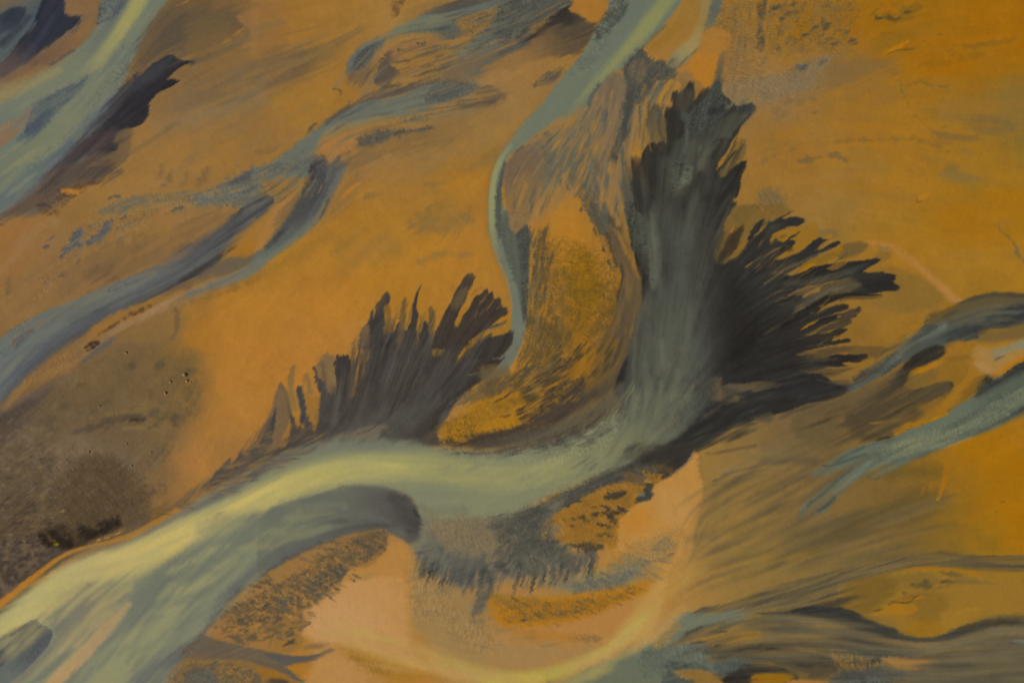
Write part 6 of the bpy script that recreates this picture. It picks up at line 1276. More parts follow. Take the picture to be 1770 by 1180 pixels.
T(L5((20,900),(80,820),(140,830),(120,900),(50,950)),'sm',(112,112,104),.1,.5,.6,4)
T(L5((200,960),(300,880),(360,830),(340,920),(240,1040),(140,1140)),'rs',(78,80,84),.2,.5,.6,4)
P(L5((-60,960),(0,950),(30,960),(45,1000),(30,1040),(0,1070),(-60,1090)),(72,74,80),f=2.5,a=.95)
K(L5((60,860,2),(0,900,3),(-60,940,3)),(128,126,98),f=3,a=.8)
for pth,c_,w_ in ((((1100,260),(800,360),(500,440)),(166,150,98),5),(((1300,180),(1000,280),(700,300)),(198,176,104),4),(((900,320),(620,330),(360,440)),(186,170,108),5),(((700,470),(560,460),(380,560)),(170,156,100),6),(((1500,60),(1300,130),(1100,230)),(200,178,104),4)):
    K(L5(*[(x,y,w_) for x,y in pth]),c_,f=8,a=.5,k=3)

# ---- speckled slope under the river, and the peach bar ---------------------
P(R3((70,830),(100,760),(200,640),(320,520),(440,440),(520,390),(600,340),(720,270),(820,210),(940,170),(1090,105),(1200,90),(1330,60),(1395,90),(1390,190),(1350,250),(1300,300),(1220,345),(1100,350),(1090,400),(1000,480),(930,560),(850,620),(780,680),(700,720),(560,740),(740,800),(760,860),(700,960),(600,960),(500,930),(360,910),(260,870)),(150,110,60),f=4,r=4,a=.95,h=.1)
P(R3((120,820),(220,640),(460,450),(700,300),(940,190),(1100,120),(1160,110),(1000,220),(760,330),(560,450),(360,600),(220,740)),(142,108,68),f=9,a=.8,k=3)
P(R3((1000,150),(1100,105),(1180,110),(1100,170)),(138,104,64),f=4,a=.9)
T(R3((220,640),(440,520),(720,380),(940,220),(1200,110),(1390,80),(1380,240),(1220,340),(1090,380),(930,560),(720,690),(480,740),(240,800)),'n6',(92,80,62),.1,.4,.9,9)
T(R3((220,640),(440,520),(720,340),(940,220),(1200,120),(1390,100),(1360,240),(1200,340),(1090,380),(930,560),(720,690),(480,740),(240,800)),'sp',(84,76,62),.25,.4,.8,9)
T(R3((240,640),(460,520),(760,380),(1000,260),(1100,380),(930,560),(720,690),(480,740)),'rp',(168,120,58),.5,.4,.7,10)
T(R3((1100,130),(1330,60),(1400,90),(1385,200),(1300,240),(1200,180)),'rs',(80,74,64),-.1,.45,.85,6)
T(R3((680,440),(900,360),(1060,300),(1100,400),(960,500),(760,540)),'sm',(80,76,66),.1,.4,.9,6)
T(R3((560,520),(700,480),(720,680),(620,680)),'n6',(86,80,68),.1,.4,.8,5)
P(R3((590,530),(640,550),(660,620),(690,650),(620,650),(600,590)),(90,84,72),f=3,w=2,a=.9)
P(R3((1000,340),(1060,330),(1095,385),(1060,420),(960,400)),(86,80,68),f=3,r=3,a=.85)
P(R3((900,520),(950,540),(920,570),(850,600)),(88,82,70),f=2,r=2,a=.85)
K(R3((310,715,1.5),(340,735,3),(375,762,1.5)),(58,50,42),f=1.4,a=.95)
K(R3((360,695,1),(390,715,2),(415,745,1)),(66,58,48),f=1.2,a=.9)
for x,y,l,w_ in ((960,210,60,3),(1020,160,60,2.4),(840,460,40,3),(1060,440,30,3),(960,490,30,3),(430,590,40,2),(280,850,60,4),(330,885,50,3),(410,850,40,3),(220,800,20,3),(640,760,90,5),(690,815,50,4),(560,790,60,3),(680,880,60,4),(620,570,40,4),(740,400,40,3),(1010,370,50,4)):
    K(R3((x-l,y-l * .25,w_ * .4),(x,y,w_ * .8),(x+l * .8,y+(l * .3 if x < 1000 and y > 400 else -l * .1),w_ * .4)),(84,78,66),f=2.6,a=.8,r=2)
P(R3((500,840),(600,750),(740,740),(780,850),(760,920),(640,960),(540,930)),(138,104,54),f=5,a=.6,w=3)
K(R3((610,870,3),(640,880,3),(660,900,3)),(160,112,48),f=2,a=.8,w=2)
K(R3((640,905,1.5),(690,880,3),(715,860,1.5)),(74,64,52),f=1.8,a=.85)
for x in (560,600,742,520):
    K(R3((x,850,.8),(x-4,900,1.2),(x+2,940,.8)),(164,116,50),f=1.2,a=.6)
# grey tongue reaching east
P(R3((-60,900),(30,850),(90,850),(240,890),(420,930),(600,965),(740,985),(860,970),(970,930),(1000,940),(910,985),(800,1030),(700,1050),(640,1060),(690,1100),(780,1160),(740,1165),(620,1110),(480,1060),(340,1020),(120,1010),(-40,1010),(-120,960)),(98,86,72),f=3.5,k=2,a=.95,rid=L_EDDY)
P(R3((480,960),(640,970),(760,990),(880,970),(910,985),(800,1028),(700,1045),(600,1030)),(84,82,78),f=3,a=.85)
K(R3((800,920,3),(900,900,5),(970,890,2)),(124,98,66),f=3,a=.85)
T(R3((-60,880),(200,890),(500,960),(640,1060),(300,1010),(-60,1000)),'st',(116,98,74),.1,.5,.6,5)
P(R3((-120,1020),(120,1010),(340,1020),(480,1060),(620,1110),(740,1180),(700,1300),(-200,1300)),(128,100,58),f=5,a=.85,k=2)
T(R3((-160,1060),(60,1020),(300,1030),(440,1100),(460,1300),(-200,1300)),'rm',(84,80,72),.0,.45,.8,8)
T(R3((120,1080),(300,1040),(420,1120),(400,1200),(200,1200)),'rs',(160,112,44),.1,.4,.8,6)
P(R3((440,1070),(560,1080),(660,1140),(700,1220),(560,1260),(480,1180)),(144,102,42),f=4,a=.9,k=1)
K(R3((540,1165,4),(620,1175,6),(700,1220,6)),(66,58,48),f=4,a=.85)
K(R3((660,1080,3),(720,1130,5),(770,1165,4)),(84,82,76),f=2.5,a=.9)
P(R3((680,1050),(840,1020),(830,1110),(780,1160),(700,1110)),(160,110,42),f=3,a=.85,k=1)
P(R3((-60,1130),(120,1090),(140,1300),(-60,1300)),(92,92,86),f=5,r=5,a=.75)
# peach sand
peach = R3((780,690),(850,620),(960,540),(1100,425),(1180,400),(1300,380),(1400,330),(1520,320),(1560,600),(1560,900),(1700,1080),(1500,1040),(1300,960),(1120,900),(980,890),(840,860),(770,800))
P(peach,(186,139,86),f=11,a=.9,w=3,rid=L_PEACH,h=.3,c2=(180,132,72),cg=(640,1060,740,1010))
P(R3((1090,400),(1180,350),(1290,320),(1360,240),(1385,190),(1400,115),(1440,105),(1490,140),(1560,260),(1560,420),(1400,400),(1280,410),(1200,430),(1100,440),(1040,470)),(174,126,66),f=4,r=1.5,a=.95,rid=L_PEACH)
K(R3((1150,410,4),(1230,405,5),(1300,380,3)),(160,124,74),f=4,a=.7)
P(R3((800,760),(900,640),(1100,600),(1300,700),(1300,850),(1100,880),(920,860)),(190,146,96),f=20,a=.6,w=6)
P(R3((1000,900),(1130,920),(1300,980),(1500,1060),(1650,1120),(1500,1180),(1360,1140),(1240,1080),(1120,1010)),(158,114,46),f=10,a=.75,k=3)
T(R3((1080,950),(1240,990),(1420,1080),(1500,1140),(1300,1120),(1160,1060)),'rs',(128,96,40),.1,.5,.6,10)
P(R3((820,1080),(1000,960),(1160,1060),(1240,1180),(1240,1300),(780,1300)),(178,132,76),f=12,a=.7,k=2)
# sand east of it, long pale sweep, orange ripples
P(q(1,3,(1080,300),(1120,480),(1100,700),(1150,860),(1300,960),(1460,1040),(1600,1100),(1780,1140),(1780,860),(1560,800),(1400,720),(1300,560),(1180,440)),(152,122,76),f=10,a=.75,w=6)
P(S1((40,230),(160,240),(400,260),(560,250),(800,200),(1050,190),(1250,130),(1400,100),(1500,0),(1560,0),(1400,160),(1270,260),(1100,320),(980,390),(860,420),(700,460),(500,500),(300,530),(180,530),(60,420),(20,330)),(164,112,34),f=5,k=2,a=.95)
P(S1((40,240),(160,240),(420,270),(420,330),(260,330),(120,330)),(136,104,48),f=6,a=.75,w=4)
T(S1((80,300),(400,270),(700,260),(1000,220),(1280,200),(1100,310),(950,390),(700,440),(400,480),(200,480)),'rs',(98,80,44),.15,.45,.75,10)
T(S1((400,340),(700,320),(900,330),(800,400),(460,460),(240,480),(240,430)),'rs',(80,74,58),.75,.35,.8,8)
K(S1((300,450,2),(320,450,3)),(82,74,62),f=1.5,a=.9,r=1)
P(S1((160,520),(500,500),(800,450),(1000,390),(1100,330),(1300,250),(1320,280),(1240,420),(1180,520),(1080,640),(900,740),(600,830),(300,900),(80,900),(20,700)),(170,122,66),f=7,a=.85,k=2)
P(S1((200,540),(520,540),(760,570),(700,630),(400,620)),(162,112,44),f=10,a=.7,w=5)
P(S1((0,620),(360,660),(700,660),(960,640),(900,730),(600,820),(300,890),(60,880)),(154,124,78),f=12,a=.7,w=5)
T(S1((720,600),(840,550),(960,570),(1000,630),(900,650),(780,640)),'rs',(108,92,60),-.1,.45,.75,8)
P(S1((380,120),(700,50),(1100,0),(1260,-60),(1500,-120),(1560,-60),(1480,30),(1280,120),(1000,180),(700,240),(480,230),(300,180)),(146,120,76),f=8,a=.8,k=3,r=2)
P(S1((480,120),(700,80),(940,70),(1100,30),(1260,-20),(1320,40),(1200,120),(1060,160),(860,200),(720,200),(560,160)),(110,108,88),f=6,a=.85,k=2,r=3,rid=L_SOUTH)
T(S1((720,130),(940,80),(1200,20),(1340,20),(1220,100),(1180,180),(900,210),(740,240)),'rp',(76,80,78),.1,.45,.75,8)
T(S1((1180,-180),(1320,-200),(1480,-200),(1480,-60),(1340,20),(1160,30),(1000,20),(1080,-80)),'rs',(110,106,84),.0,.5,.75,12)
P(S1((100,130),(340,80),(440,130),(560,200),(360,240),(140,220),(60,200)),(166,122,66),f=6,a=.8,k=2)
K(S1((380,150,4),(560,110,5),(800,60,5),(1000,20,3)),(150,128,78),f=5,a=.7,k=2)
# the peach strip running north, thin dark sand contact on its east
P(R5((1240,340),(1420,240),(1560,130),(1650,0),(1690,20),(1710,200),(1740,360),(1720,560),(1640,740),(1580,900),(1520,1050),(1400,1200),(1300,1180),(1180,1100),(1080,1050),(900,1000),(880,800),(940,660),(1060,540),(1200,490),(1240,430)),(178,130,66),f=3,a=.95,k=.5,rid=L_PEACH,h=.2)
P(R5((920,680),(1080,580),(1200,620),(1160,780),(980,820),(900,780)),(178,122,50),f=10,a=.8)
P(R5((1340,400),(1560,400),(1640,620),(1500,800),(1300,640)),(180,136,76),f=14,a=.7)
T(R5((900,940),(1100,880),(1300,820),(1500,760),(1560,860),(1440,1040),(1200,1100),(1000,1100)),'rs',(134,112,70),.0,.5,.6,10)
T(R5((1200,980),(1280,880),(1400,820),(1460,920),(1380,1060),(1240,1080)),'sm',(110,104,82),.2,.45,.7,8)
K(R5((1470,200,1.5),(1570,130,1.6),(1650,10,1.4),(1680,-20,1)),(122,108,82),f=1.6,a=.8)
P(R5((1690,20),(1760,-60),(1900,-100),(1900,400),(1780,540),(1740,420),(1720,240)),(144,112,58),f=4,a=.8,k=2)
K(S1((1560,10,7),(1500,130,14),(1440,270,19),(1370,400,21),(1260,520,18),(1150,620,14),(1020,720,10),(860,800,9),(660,870,9),(440,930,10),(200,960,11),(0,950,12),(-200,900,12),(-400,820,12),(-600,730,12),(-800,640,10)),[(178,136,72),(180,138,74),(178,140,76),(180,148,78),(178,150,80),(172,150,78),(164,150,78),(164,152,74),(168,156,72),(174,160,72),(180,164,80),(180,154,86),(178,148,84),(182,144,80),(184,142,80),(186,142,84)],f=12,a=[.9,.95,.95,.95,.95,.95,.95,.95,.95,.95,.95,.9,.8,.7,.5,0],k=2)
K(S1((1340,430,6),(1230,550,8),(1100,650,8)),(184,158,84),f=8,a=.7)
K(S1((1590,20,5),(1570,160,7),(1540,300,6),(1520,330,3)),(168,122,56),f=5,a=.7)
K(S1((560,900,5),(700,860,5),(840,810,4)),(160,152,72),f=6,a=.8)
K(S1((60,960,6),(300,960,7),(480,940,6)),(186,168,76),f=7,a=.7)
# teal water at the bottom edge
P(S1((700,960),(860,860),(980,790),(1120,740),(1200,690),(1300,640),(1420,620),(1440,680),(1560,650),(1780,640),(1900,680),(1900,860),(1780,870),(1600,870),(1540,890),(1640,960),(1700,1100),(640,1100),(500,1000)),(100,105,85),f=7,k=2,r=3,rid=L_SOUTH,h=-.3,wet=.7)
P(S1((600,980),(800,900),(980,810),(1160,740),(1000,880),(820,1000),(640,1060)),(134,134,86),f=9,a=.8,k=2)
T(S1((1300,660),(1500,660),(1780,640),(1860,760),(1740,870),(1500,880),(1380,960),(1300,880)),'rp',(74,82,78),.1,.5,.7,12)
T(S1((1500,760),(1700,720),(1900,800),(1780,880),(1540,880)),'rp',(58,62,60),.1,.5,.7,10)
P(S1((1440,520),(1560,460),(1700,400),(1780,420),(1780,560),(1640,620),(1450,690),(1420,620)),(138,118,74),f=7,a=.8,r=4)
T(S1((1400,620),(1500,540),(1640,460),(1720,480),(1600,600),(1480,660)),'sm',(100,102,84),.0,.5,.7,8)

# ---- lower right -----------------------------------------------------------
P(R6((100,400),(280,340),(560,340),(700,320),(830,290),(1010,335),(960,390),(840,450),(720,490),(600,500),(440,540),(320,620),(220,680),(120,720),(0,720),(120,600),(200,520)),(106,112,94),f=3.5,r=4,k=1,rid=L_SOUTH,wet=.4)
T(R6((140,680),(240,560),(360,500),(520,450),(720,440),(700,500),(440,540),(320,620),(220,690)),'rp',(60,64,62),-.3,.5,.85,5)
K(R6((200,670,3),(300,610,4),(400,545,4),(460,530,2)),(72,64,52),f=2.5,a=.8,r=2)
P(R6((330,340),(440,280),(560,270),(700,230),(860,190),(1100,190),(1300,120),(1770,0),(1900,-60),(1900,60),(1500,180),(1200,260),(860,270),(680,310),(540,320),(420,350)),(104,92,66),f=5,a=.75,k=3)
K(R6((340,335,1),(440,300,3.4),(540,290,3),(600,262,1)),(62,64,62),f=1.8,a=.9)
K(R6((420,345,1),(520,315,2),(680,310,2),(800,265,1)),(80,76,64),f=2,a=.8)
FAN([(1210,1050),(1260,1060)],[(1440,985),(1480,1010),(1480,1035)],40,[(78,70,56),(136,112,62),(88,78,58),(70,64,54)],(.8,2.2),2,(.3,.75),21,4,part=(0,1),bend=4)
P(R6((1070,345),(1200,330),(1500,310),(1900,220),(2500,300),(2300,380),(1900,380),(1770,380),(1500,380),(1250,360)),(64,62,57),f=3,k=1,a=.9)
P(R6((900,430),(1200,420),(1770,440),(2300,460),(2400,640),(1900,660),(1500,560),(1100,470),(960,470)),(112,98,72),f=6,a=.8,k=2)
P(R6((500,590),(760,590),(960,540),(1300,540),(1700,620),(1900,700),(1500,700),(1100,680),(700,700),(500,690),(320,690),(420,640)),(142,108,50),f=5,a=.85,k=2)
P(R6((560,600),(900,600),(960,650),(760,660)),(150,112,46),f=5,a=.7)
P(R6((320,620),(540,540),(760,530),(560,590),(440,620),(330,680)),(116,94,58),f=4,a=.8,k=1)
K(R6((540,565,1),(600,565,2),(740,562,1)),(70,64,54),f=1.5,a=.85)
K(R6((330,700,1.5),(420,690,3),(490,685,1)),(66,64,58),f=2,a=.9)
K(R6((1330,662,1.6),(1450,672,2),(1570,690,1)),(160,112,34),f=1.2,a=.9)
K(R6((1310,665,1.5),(1325,675,1.5)),(120,104,30),f=1,a=.8)
P(R6((500,760),(760,730),(1000,725),(1200,700),(1500,720),(1900,740),(2200,800),(2100,1000),(1900,1080),(1700,1100),(1500,1010),(1340,950),(1100,950),(1000,980),(1040,1180),(900,1300),(700,1180),(600,1080),(480,1000),(440,860)),(82,72,54),f=5,a=.9,k=3)
for pth,c_,w_ in ((((620,740),(900,730),(1150,725)),(66,62,54),3),(((660,850),(800,810),(930,805)),(52,52,50),7),(((700,790),(900,770),(1100,760)),(72,66,54),3),(((1280,780),(1500,830),(1770,860)),(58,54,48),5),(((1130,880),(1240,900),(1380,950)),(60,56,48),3),(((1500,900),(1640,950),(1760,960)),(64,58,48),4),(((760,890),(860,850),(1060,845)),(120,98,58),3),(((1100,960),(1200,950),(1300,960)),(132,102,50),3),(((1400,1000),(1560,1040),(1700,1080)),(110,92,56),4),(((1050,950),(1300,990),(1500,1060)),(98,82,54),4),(((1600,760),(1770,790),(2000,830)),(104,90,60),4)):
    K(R6(*[(x,y,w_ * .8) for x,y in pth]),c_,f=3,a=.8,k=1.5)
P(R6((0,720),(180,710),(320,720),(440,800),(560,860),(520,900),(700,920),(760,880),(900,880),(1060,900),(960,960),(860,1000),(820,1080),(700,1080),(560,1060),(480,1010),(400,1000),(280,1010),(180,1020),(60,1030),(-60,1000)),(96,102,88),f=3.5,r=4,rid=L_SOUTH,wet=.4)
T(R6((0,900),(200,900),(420,930),(560,1000),(480,1040),(260,1020),(0,1040)),'rp',(56,62,60),-.1,.5,.85,6)
T(R6((540,940),(760,880),(1060,870),(1000,960),(860,1060),(640,1080)),'rp',(62,66,64),-.3,.5,.85,6)
T(R6((460,760),(600,780),(680,860),(560,880),(460,820)),'rp',(70,74,70),.0,.5,.7,5)
P(R6((860,1000),(1040,960),(1300,970),(1480,1030),(1380,1060),(1200,1060),(1060,1080),(1010,1180),(960,1300),(760,1300),(700,1120),(780,1060)),(48,46,42),f=4,k=2,a=.9)
K(R6((520,890,1.5),(560,905,3),(610,910,1.5)),(140,104,54),f=2,a=.85)
P(R6((110,1060),(200,1030),(340,1020),(420,1020),(470,1050),(520,1050),(580,1090),(660,1150),(720,1220),(340,1260),(320,1140),(240,1090)),(136,104,52),f=2,k=1)
P(R6((0,1040),(60,1050),(160,1100),(280,1130),(340,1180),(340,1300),(-60,1300)),(70,76,72),f=4,r=4,a=.9,rid=L_SOUTH)
P(R6((1040,1180),(1060,1090),(1180,1070),(1330,1058),(1480,1090),(1590,1110),(1500,1140),(1400,1220),(1200,1300),(1040,1300)),(140,100,22),f=3,a=.95,k=1)
K(R6((1430,1180,1),(1500,1140,1.2),(1580,1115,1)),(70,60,40),f=1,a=.8)
P(R6((1440,1180),(1520,1140),(1770,1145),(2100,1170),(2000,1300),(1440,1300)),(158,114,58),f=3,a=.9)
# the eye shaped bar
P(R7((160,560),(360,500),(340,420),(430,330),(520,290),(760,250),(960,210),(1100,180),(1290,170),(1500,185),(1770,215),(2000,260),(2240,280),(2240,620),(1900,640),(1770,700),(1600,790),(1460,860),(1340,895),(1200,908),(1080,900),(960,860),(880,800),(760,750),(640,700),(540,640),(400,590)),(142,108,42),f=3.5,k=1.5,rid=L_EYE,h=.3)
P(R7((360,520),(420,360),(560,300),(860,260),(960,330),(900,460),(760,560),(640,640),(500,600)),(112,88,40),f=9,a=.85,k=2)
P(R7((520,320),(760,290),(940,340),(900,440),(700,480),(560,420)),(120,92,38),f=8,a=.6,w=4)
P(R7((1100,190),(1290,172),(1500,190),(1770,225),(1770,275),(1580,230),(1300,220)),(158,108,28),f=3,a=.8,k=1)
P(R7((960,260),(1300,240),(1340,300),(1180,340),(980,330)),(120,96,46),f=5,a=.7,w=3)
P(R7((1000,480),(1300,420),(1440,480),(1460,640),(1300,760),(1080,700),(1000,600)),(124,94,38),f=9,a=.75,w=4)
P(R7((860,580),(920,545),(1060,540),(1160,600),(1060,660),(860,650),(700,660),(660,640)),(156,110,28),f=4,a=.85,w=2)
P(R7((1060,760),(1300,720),(1440,800),(1300,880),(1100,880)),(142,102,28),f=8,a=.7)
P(R7((1400,640),(1600,600),(1760,590),(1760,700),(1560,780),(1420,840)),(148,112,42),f=6,a=.7)
K(R7((1560,650,2),(1660,605,2.4),(1770,600,2)),(160,118,44),f=2.5,a=.6)
P(R7((1080,340),(1130,330),(1150,360),(1230,310),(1310,330),(1310,360),(1270,390),(1200,380),(1120,375)),(82,72,48),f=2.5,w=3,a=.85)
K(R7((1390,330,1),(1450,315,3),(1550,320,1.4)),(72,66,52),f=1.8,a=.9,w=2)
K(R7((1380,220,1.5),(1500,250,3),(1600,260,2)),(96,82,50),f=2.5,a=.8,w=3)
P(R7((1500,280),(1640,280),(1860,320),(1960,340),(1800,350),(1600,340)),(122,98,52),f=3,a=.8,k=1)
T(R7((960,330),(1100,320),(1420,300),(1600,320),(1400,420),(1100,420)),'n6',(104,84,46),.2,.4,.7,6)
K(R7((1020,440,2),(1040,440,2)),(100,86,52),f=2,a=.8)
K(R7((870,555,1),(890,530,1.6),(1000,532,1.4),(1060,528,1.6),(1100,500,2.4),(1150,465,2)),(74,58,32),f=1.4,a=.9)
K(R7((940,525,1),(1040,510,2),(1090,490,1)),(166,114,28),f=1.2,a=.95)
K(R7((1120,510,1),(1170,490,2),(1225,475,1)),(160,112,34),f=1.2,a=.9)
K(R7((1080,540,2),(1110,545,3)),(142,106,50),f=2,a=.7,w=2)
K(R7((700,640,1.2),(720,625,1.5),(770,600,1.5),(800,600,1)),(66,54,36),f=1.2,a=.9,w=1.5)
K(R7((690,640,1.6),(740,650,2.4),(800,610,1.6)),(160,114,40),f=1.4,a=.8,w=2)
K(R7((340,583,1),(420,575,2),(520,540,2.4),(600,510,1)),(136,100,46),f=1.6,a=.9)
P(R7((640,690),(860,680),(960,780),(880,810),(760,755)),(130,100,50),f=4,a=.6)
# dark wraps round the eye
P(R7((-120,590),(0,580),(200,575),(345,580),(440,600),(560,650),(660,710),(780,755),(900,790),(955,825),(920,850),(780,830),(600,770),(440,720),(280,690),(100,670),(-120,670)),(52,51,48),f=3.5,k=1.5,a=.95)
K(R7((-60,660,4),(100,650,5),(300,690,6),(500,760,8),(760,830,8),(960,890,8),(1100,925,7),(1250,932,6),(1380,920,7),(1500,870,8),(1650,820,8),(1770,790,8),(1900,750,8),(2080,730,8),(2300,760,8)),[(56,55,51),(56,55,51),(58,57,53),(68,64,54),(66,63,52),(62,60,54),(60,60,56),(60,62,58),(60,62,60),(62,62,58),(58,58,56),(58,57,52),(66,62,52),(54,52,47),(56,54,50)],f=4,a=.9,k=1.5)
P(R7((1560,830),(1700,760),(1860,690),(2060,660),(2300,660),(2300,720),(2060,720),(1860,740),(1700,800)),(84,74,54),f=4,a=.8,k=1)
P(R7((220,540),(340,490),(500,475),(560,475),(440,530),(400,560),(340,580),(200,575)),(64,58,48),f=4,k=2,a=.9)
P(R7((-60,400),(120,330),(340,240),(560,190),(700,180),(560,250),(400,300),(240,370),(60,420),(-120,470)),(82,74,58),f=5,k=2,a=.85)
for pth,c_,w_ in ((((-100,470),(100,410),(300,330)),(92,80,56),4),(((-100,530),(60,480),(260,440)),(84,74,56),4),(((-60,560),(100,510),(300,500)),(110,92,52),3),(((-100,380),(60,320),(300,230)),(118,102,62),5),(((600,220),(900,130),(1200,100)),(88,78,54),5),(((900,130),(1200,105),(1560,120)),(82,74,56),4),(((1000,150),(1300,130),(1770,150)),(98,84,52),4),(((560,250),(800,215),(960,180)),(108,94,64),4),(((640,190),(740,190),(800,180)),(116,104,78),3)):
    K(R7(*[(x,y,w_) for x,y in pth]),c_,f=4,a=.8,k=1.5)
P(q(3,3,(860,350),(1040,320),(1300,330),(1560,340),(1764,350),(1764,410),(1500,400),(1200,370),(960,370)),(98,84,56),f=4,a=.85,k=2)
P(q(3,3,(700,300),(1000,290),(1200,270),(1300,290),(1260,310),(1000,330),(760,340)),(94,80,54),f=5,a=.6,k=3)
K(q(3,3,(1170,275,2),(1240,285,3),(1305,292,1.5)),(84,72,50),f=2.5,a=.7)
K(q(3,3,(1440,355,2),(1520,345,2),(1560,350,1)),(78,70,54),f=2,a=.7,k=1)
# smooth grey braids below the eye
B8 = lambda *p: q(3,3,*p)
P(B8((-20,720),(200,720),(420,770),(600,840),(860,910),(1100,920),(1300,890),(1500,810),(1640,800),(1800,790),(1800,1300),(1000,1300),(1000,1000),(500,960),(300,920),(-20,880)),(98,90,69),f=6,a=.85,k=2)
for pth,c_,w_,a_ in ((((0,740),(200,745),(420,800)),(126,110,78),7,.7),(((500,860),(700,880),(900,930)),(80,74,60),9,.7),(((200,860),(400,860),(560,900)),(118,102,70),8,.6),(((900,990),(1200,990),(1400,960),(1560,930),(1764,890)),(76,74,66),6,.85),(((560,970),(760,985),(980,995)),(60,64,64),6,.9),(((1050,950),(1300,930),(1600,860),(1764,830)),(118,106,78),10,.6),(((1100,1060),(1400,1020),(1764,950)),(112,100,74),9,.7),(((1080,1100),(1400,1070),(1764,990)),(90,82,62),8,.7),(((1000,1180),(1300,1130),(1764,1060)),(98,90,66),10,.6),(((1300,1180),(1500,1150),(1764,1110)),(84,76,58),8,.6),(((1560,810),(1680,830),(1764,870)),(112,102,76),5,.6)):
    K(B8(*[(x,y,w_) for x,y in pth]),c_,f=6,a=a_,k=2)
K(B8((1690,885,1),(1730,885,3),(1764,890,4),(1800,895,4)),(110,122,114),f=2.5,a=.9,r=1)
P(B8((500,990),(620,965),(860,975),(900,1000),(760,1020),(640,1050),(560,1050)),(66,68,64),f=3,r=4,a=.9)
T(B8((440,960),(640,980),(800,1020),(760,1080),(600,1090),(460,1060)),'rs',(148,106,44),.1,.45,.8,7)
P(B8((780,1010),(920,995),(1120,1005),(1180,1030),(1170,1080),(1060,1100),(920,1090),(840,1050)),(158,116,62),f=3,r=2,a=.9,c2=(120,104,74),cg=(1590,1150,1625,1150))
P(B8((500,1100),(640,1080),(800,1080),(960,1095),(1080,1105),(900,1140),(800,1200),(420,1240),(420,1160)),(72,74,68),f=5,r=5,a=.9,rid=L_SOUTH)
T(B8((420,1180),(560,1140),(800,1130),(840,1180),(700,1240)),'rs',(96,100,92),.1,.5,.7,6)
P(B8((440,930),(540,950),(560,990),(480,1030),(420,1000)),(136,108,60),f=4,a=.7,r=2)
for pth,w_ in ((((0,960),(200,980),(420,1020)),6),(((60,1040),(200,1050),(280,1060)),4),(((0,1000),(240,1030),(440,1050)),4),(((380,1065),(420,1075),(460,1080)),3),(((0,1080),(160,1110),(200,1140)),4)):
    K(B8(*[(x,y,w_ * .8) for x,y in pth]),(64,58,48),f=3,a=.75,k=2)
# streaks over the tan slope
for pth,c_,w_,a_ in ((((310,255),(460,240),(800,170)),(98,80,54),2,.8),(((370,535),(460,510),(640,425),(900,365),(1100,330)),(98,88,68),1.8,.85),(((420,440),(500,420),(660,400)),(130,120,88),2,.7),(((460,480),(560,460),(640,430)),(88,90,82),1.8,.8),(((380,580),(600,540),(900,480)),(116,98,64),3,.6),(((1080,590),(1140,550),(1300,490)),(96,82,60),4,.7),(((900,330),(1200,320),(1400,330)),(94,80,60),6,.7),(((840,660),(1000,640),(1100,640)),(108,90,54),6,.5),(((900,200),(1200,200),(1500,200)),(108,92,60),10,.5),(((600,1080),(900,1000),(1300,900)),(116,96,56),7,.5),(((200,1100),(500,1020),(800,940)),(118,94,54),6,.5),(((1100,1120),(1400,1040),(1770,960)),(102,88,56),9,.6),(((500,760),(700,740),(1000,760)),(124,100,56),8,.4),(((100,1140),(240,1110),(400,1100)),(112,96,68),6,.5),(((700,300),(900,280),(1060,250)),(120,104,66),8,.5)):
    K(E3(*[(x,y,w_) for x,y in pth]),c_,f=w_ * .9+1,a=a_,k=1.5)
K(E3((370,540,1.6),(385,525,2)),(90,84,72),f=1.4,a=.8)
K(E3((280,720,1.5),(320,700,2),(350,660,1)),(130,116,88),f=1.6,a=.7)
K(E3((1465,1090,1.4),(1475,1085,1.4)),(164,140,20),f=1,a=.9)
for x,y in ((940,840),(1170,830),(1090,240),(1680,640),(1660,650)):
    K(E3((x-14,y+6,.8),(x+12,y-6,1)),(98,78,44),f=1.2,a=.6)
for pth,c_,w_,a_ in ((((200,980),(500,830),(900,720),(1100,640)),(88,74,44),16,.55),(((400,860),(700,760),(960,560)),(92,76,44),14,.5),(((0,900),(300,820),(560,720)),(104,86,52),7,.5),(((760,440),(900,420),(1100,420)),(96,78,38),12,.6),(((1000,360),(1100,380),(1160,420)),(122,92,34),8,.5),(((300,1060),(700,1040),(1000,1030)),(116,96,56),8,.5),(((1100,830),(1300,860),(1500,960)),(122,94,36),10,.5)):
    K(E2(*[(x,y,w_) for x,y in pth]),c_,f=w_,a=a_,k=4)
for pth,c_,w_ in ((((1160,480),(1140,560),(1115,630)),(168,108,18),3),(((1180,360),(1170,440),(1160,500)),(156,102,14),3),(((1060,500),(1050,560)),(160,104,16),1.4),(((1000,540),(985,590)),(152,100,22),1.4),(((1255,540),(1262,570)),(166,106,8),1.2),(((1400,740),(1340,780),(1270,820)),(154,100,18),2)):
    K(E2(*[(x,y,w_) for x,y in pth]),c_,f=1.4,a=.85)
K(E2((1105,630,1.4),(1118,636,1.4)),(176,146,20),f=1,a=.9)
for x,y in ((1035,605),(990,620),(1020,580),(1600,650),(1550,730),(1240,820),(1010,735)):
    K(E2((x-6,y+6,.8),(x+6,y-6,1)),(96,74,34),f=1.2,a=.7)
P(E2((520,455),(580,440),(620,430),(680,460),(640,490),(600,475)),(104,86,54),f=2,a=.8,r=1)
for x in (600,640,670,700):
    K(E2((x-10,480,.6),(x+4,440,.8)),(88,76,52),f=1,a=.6)

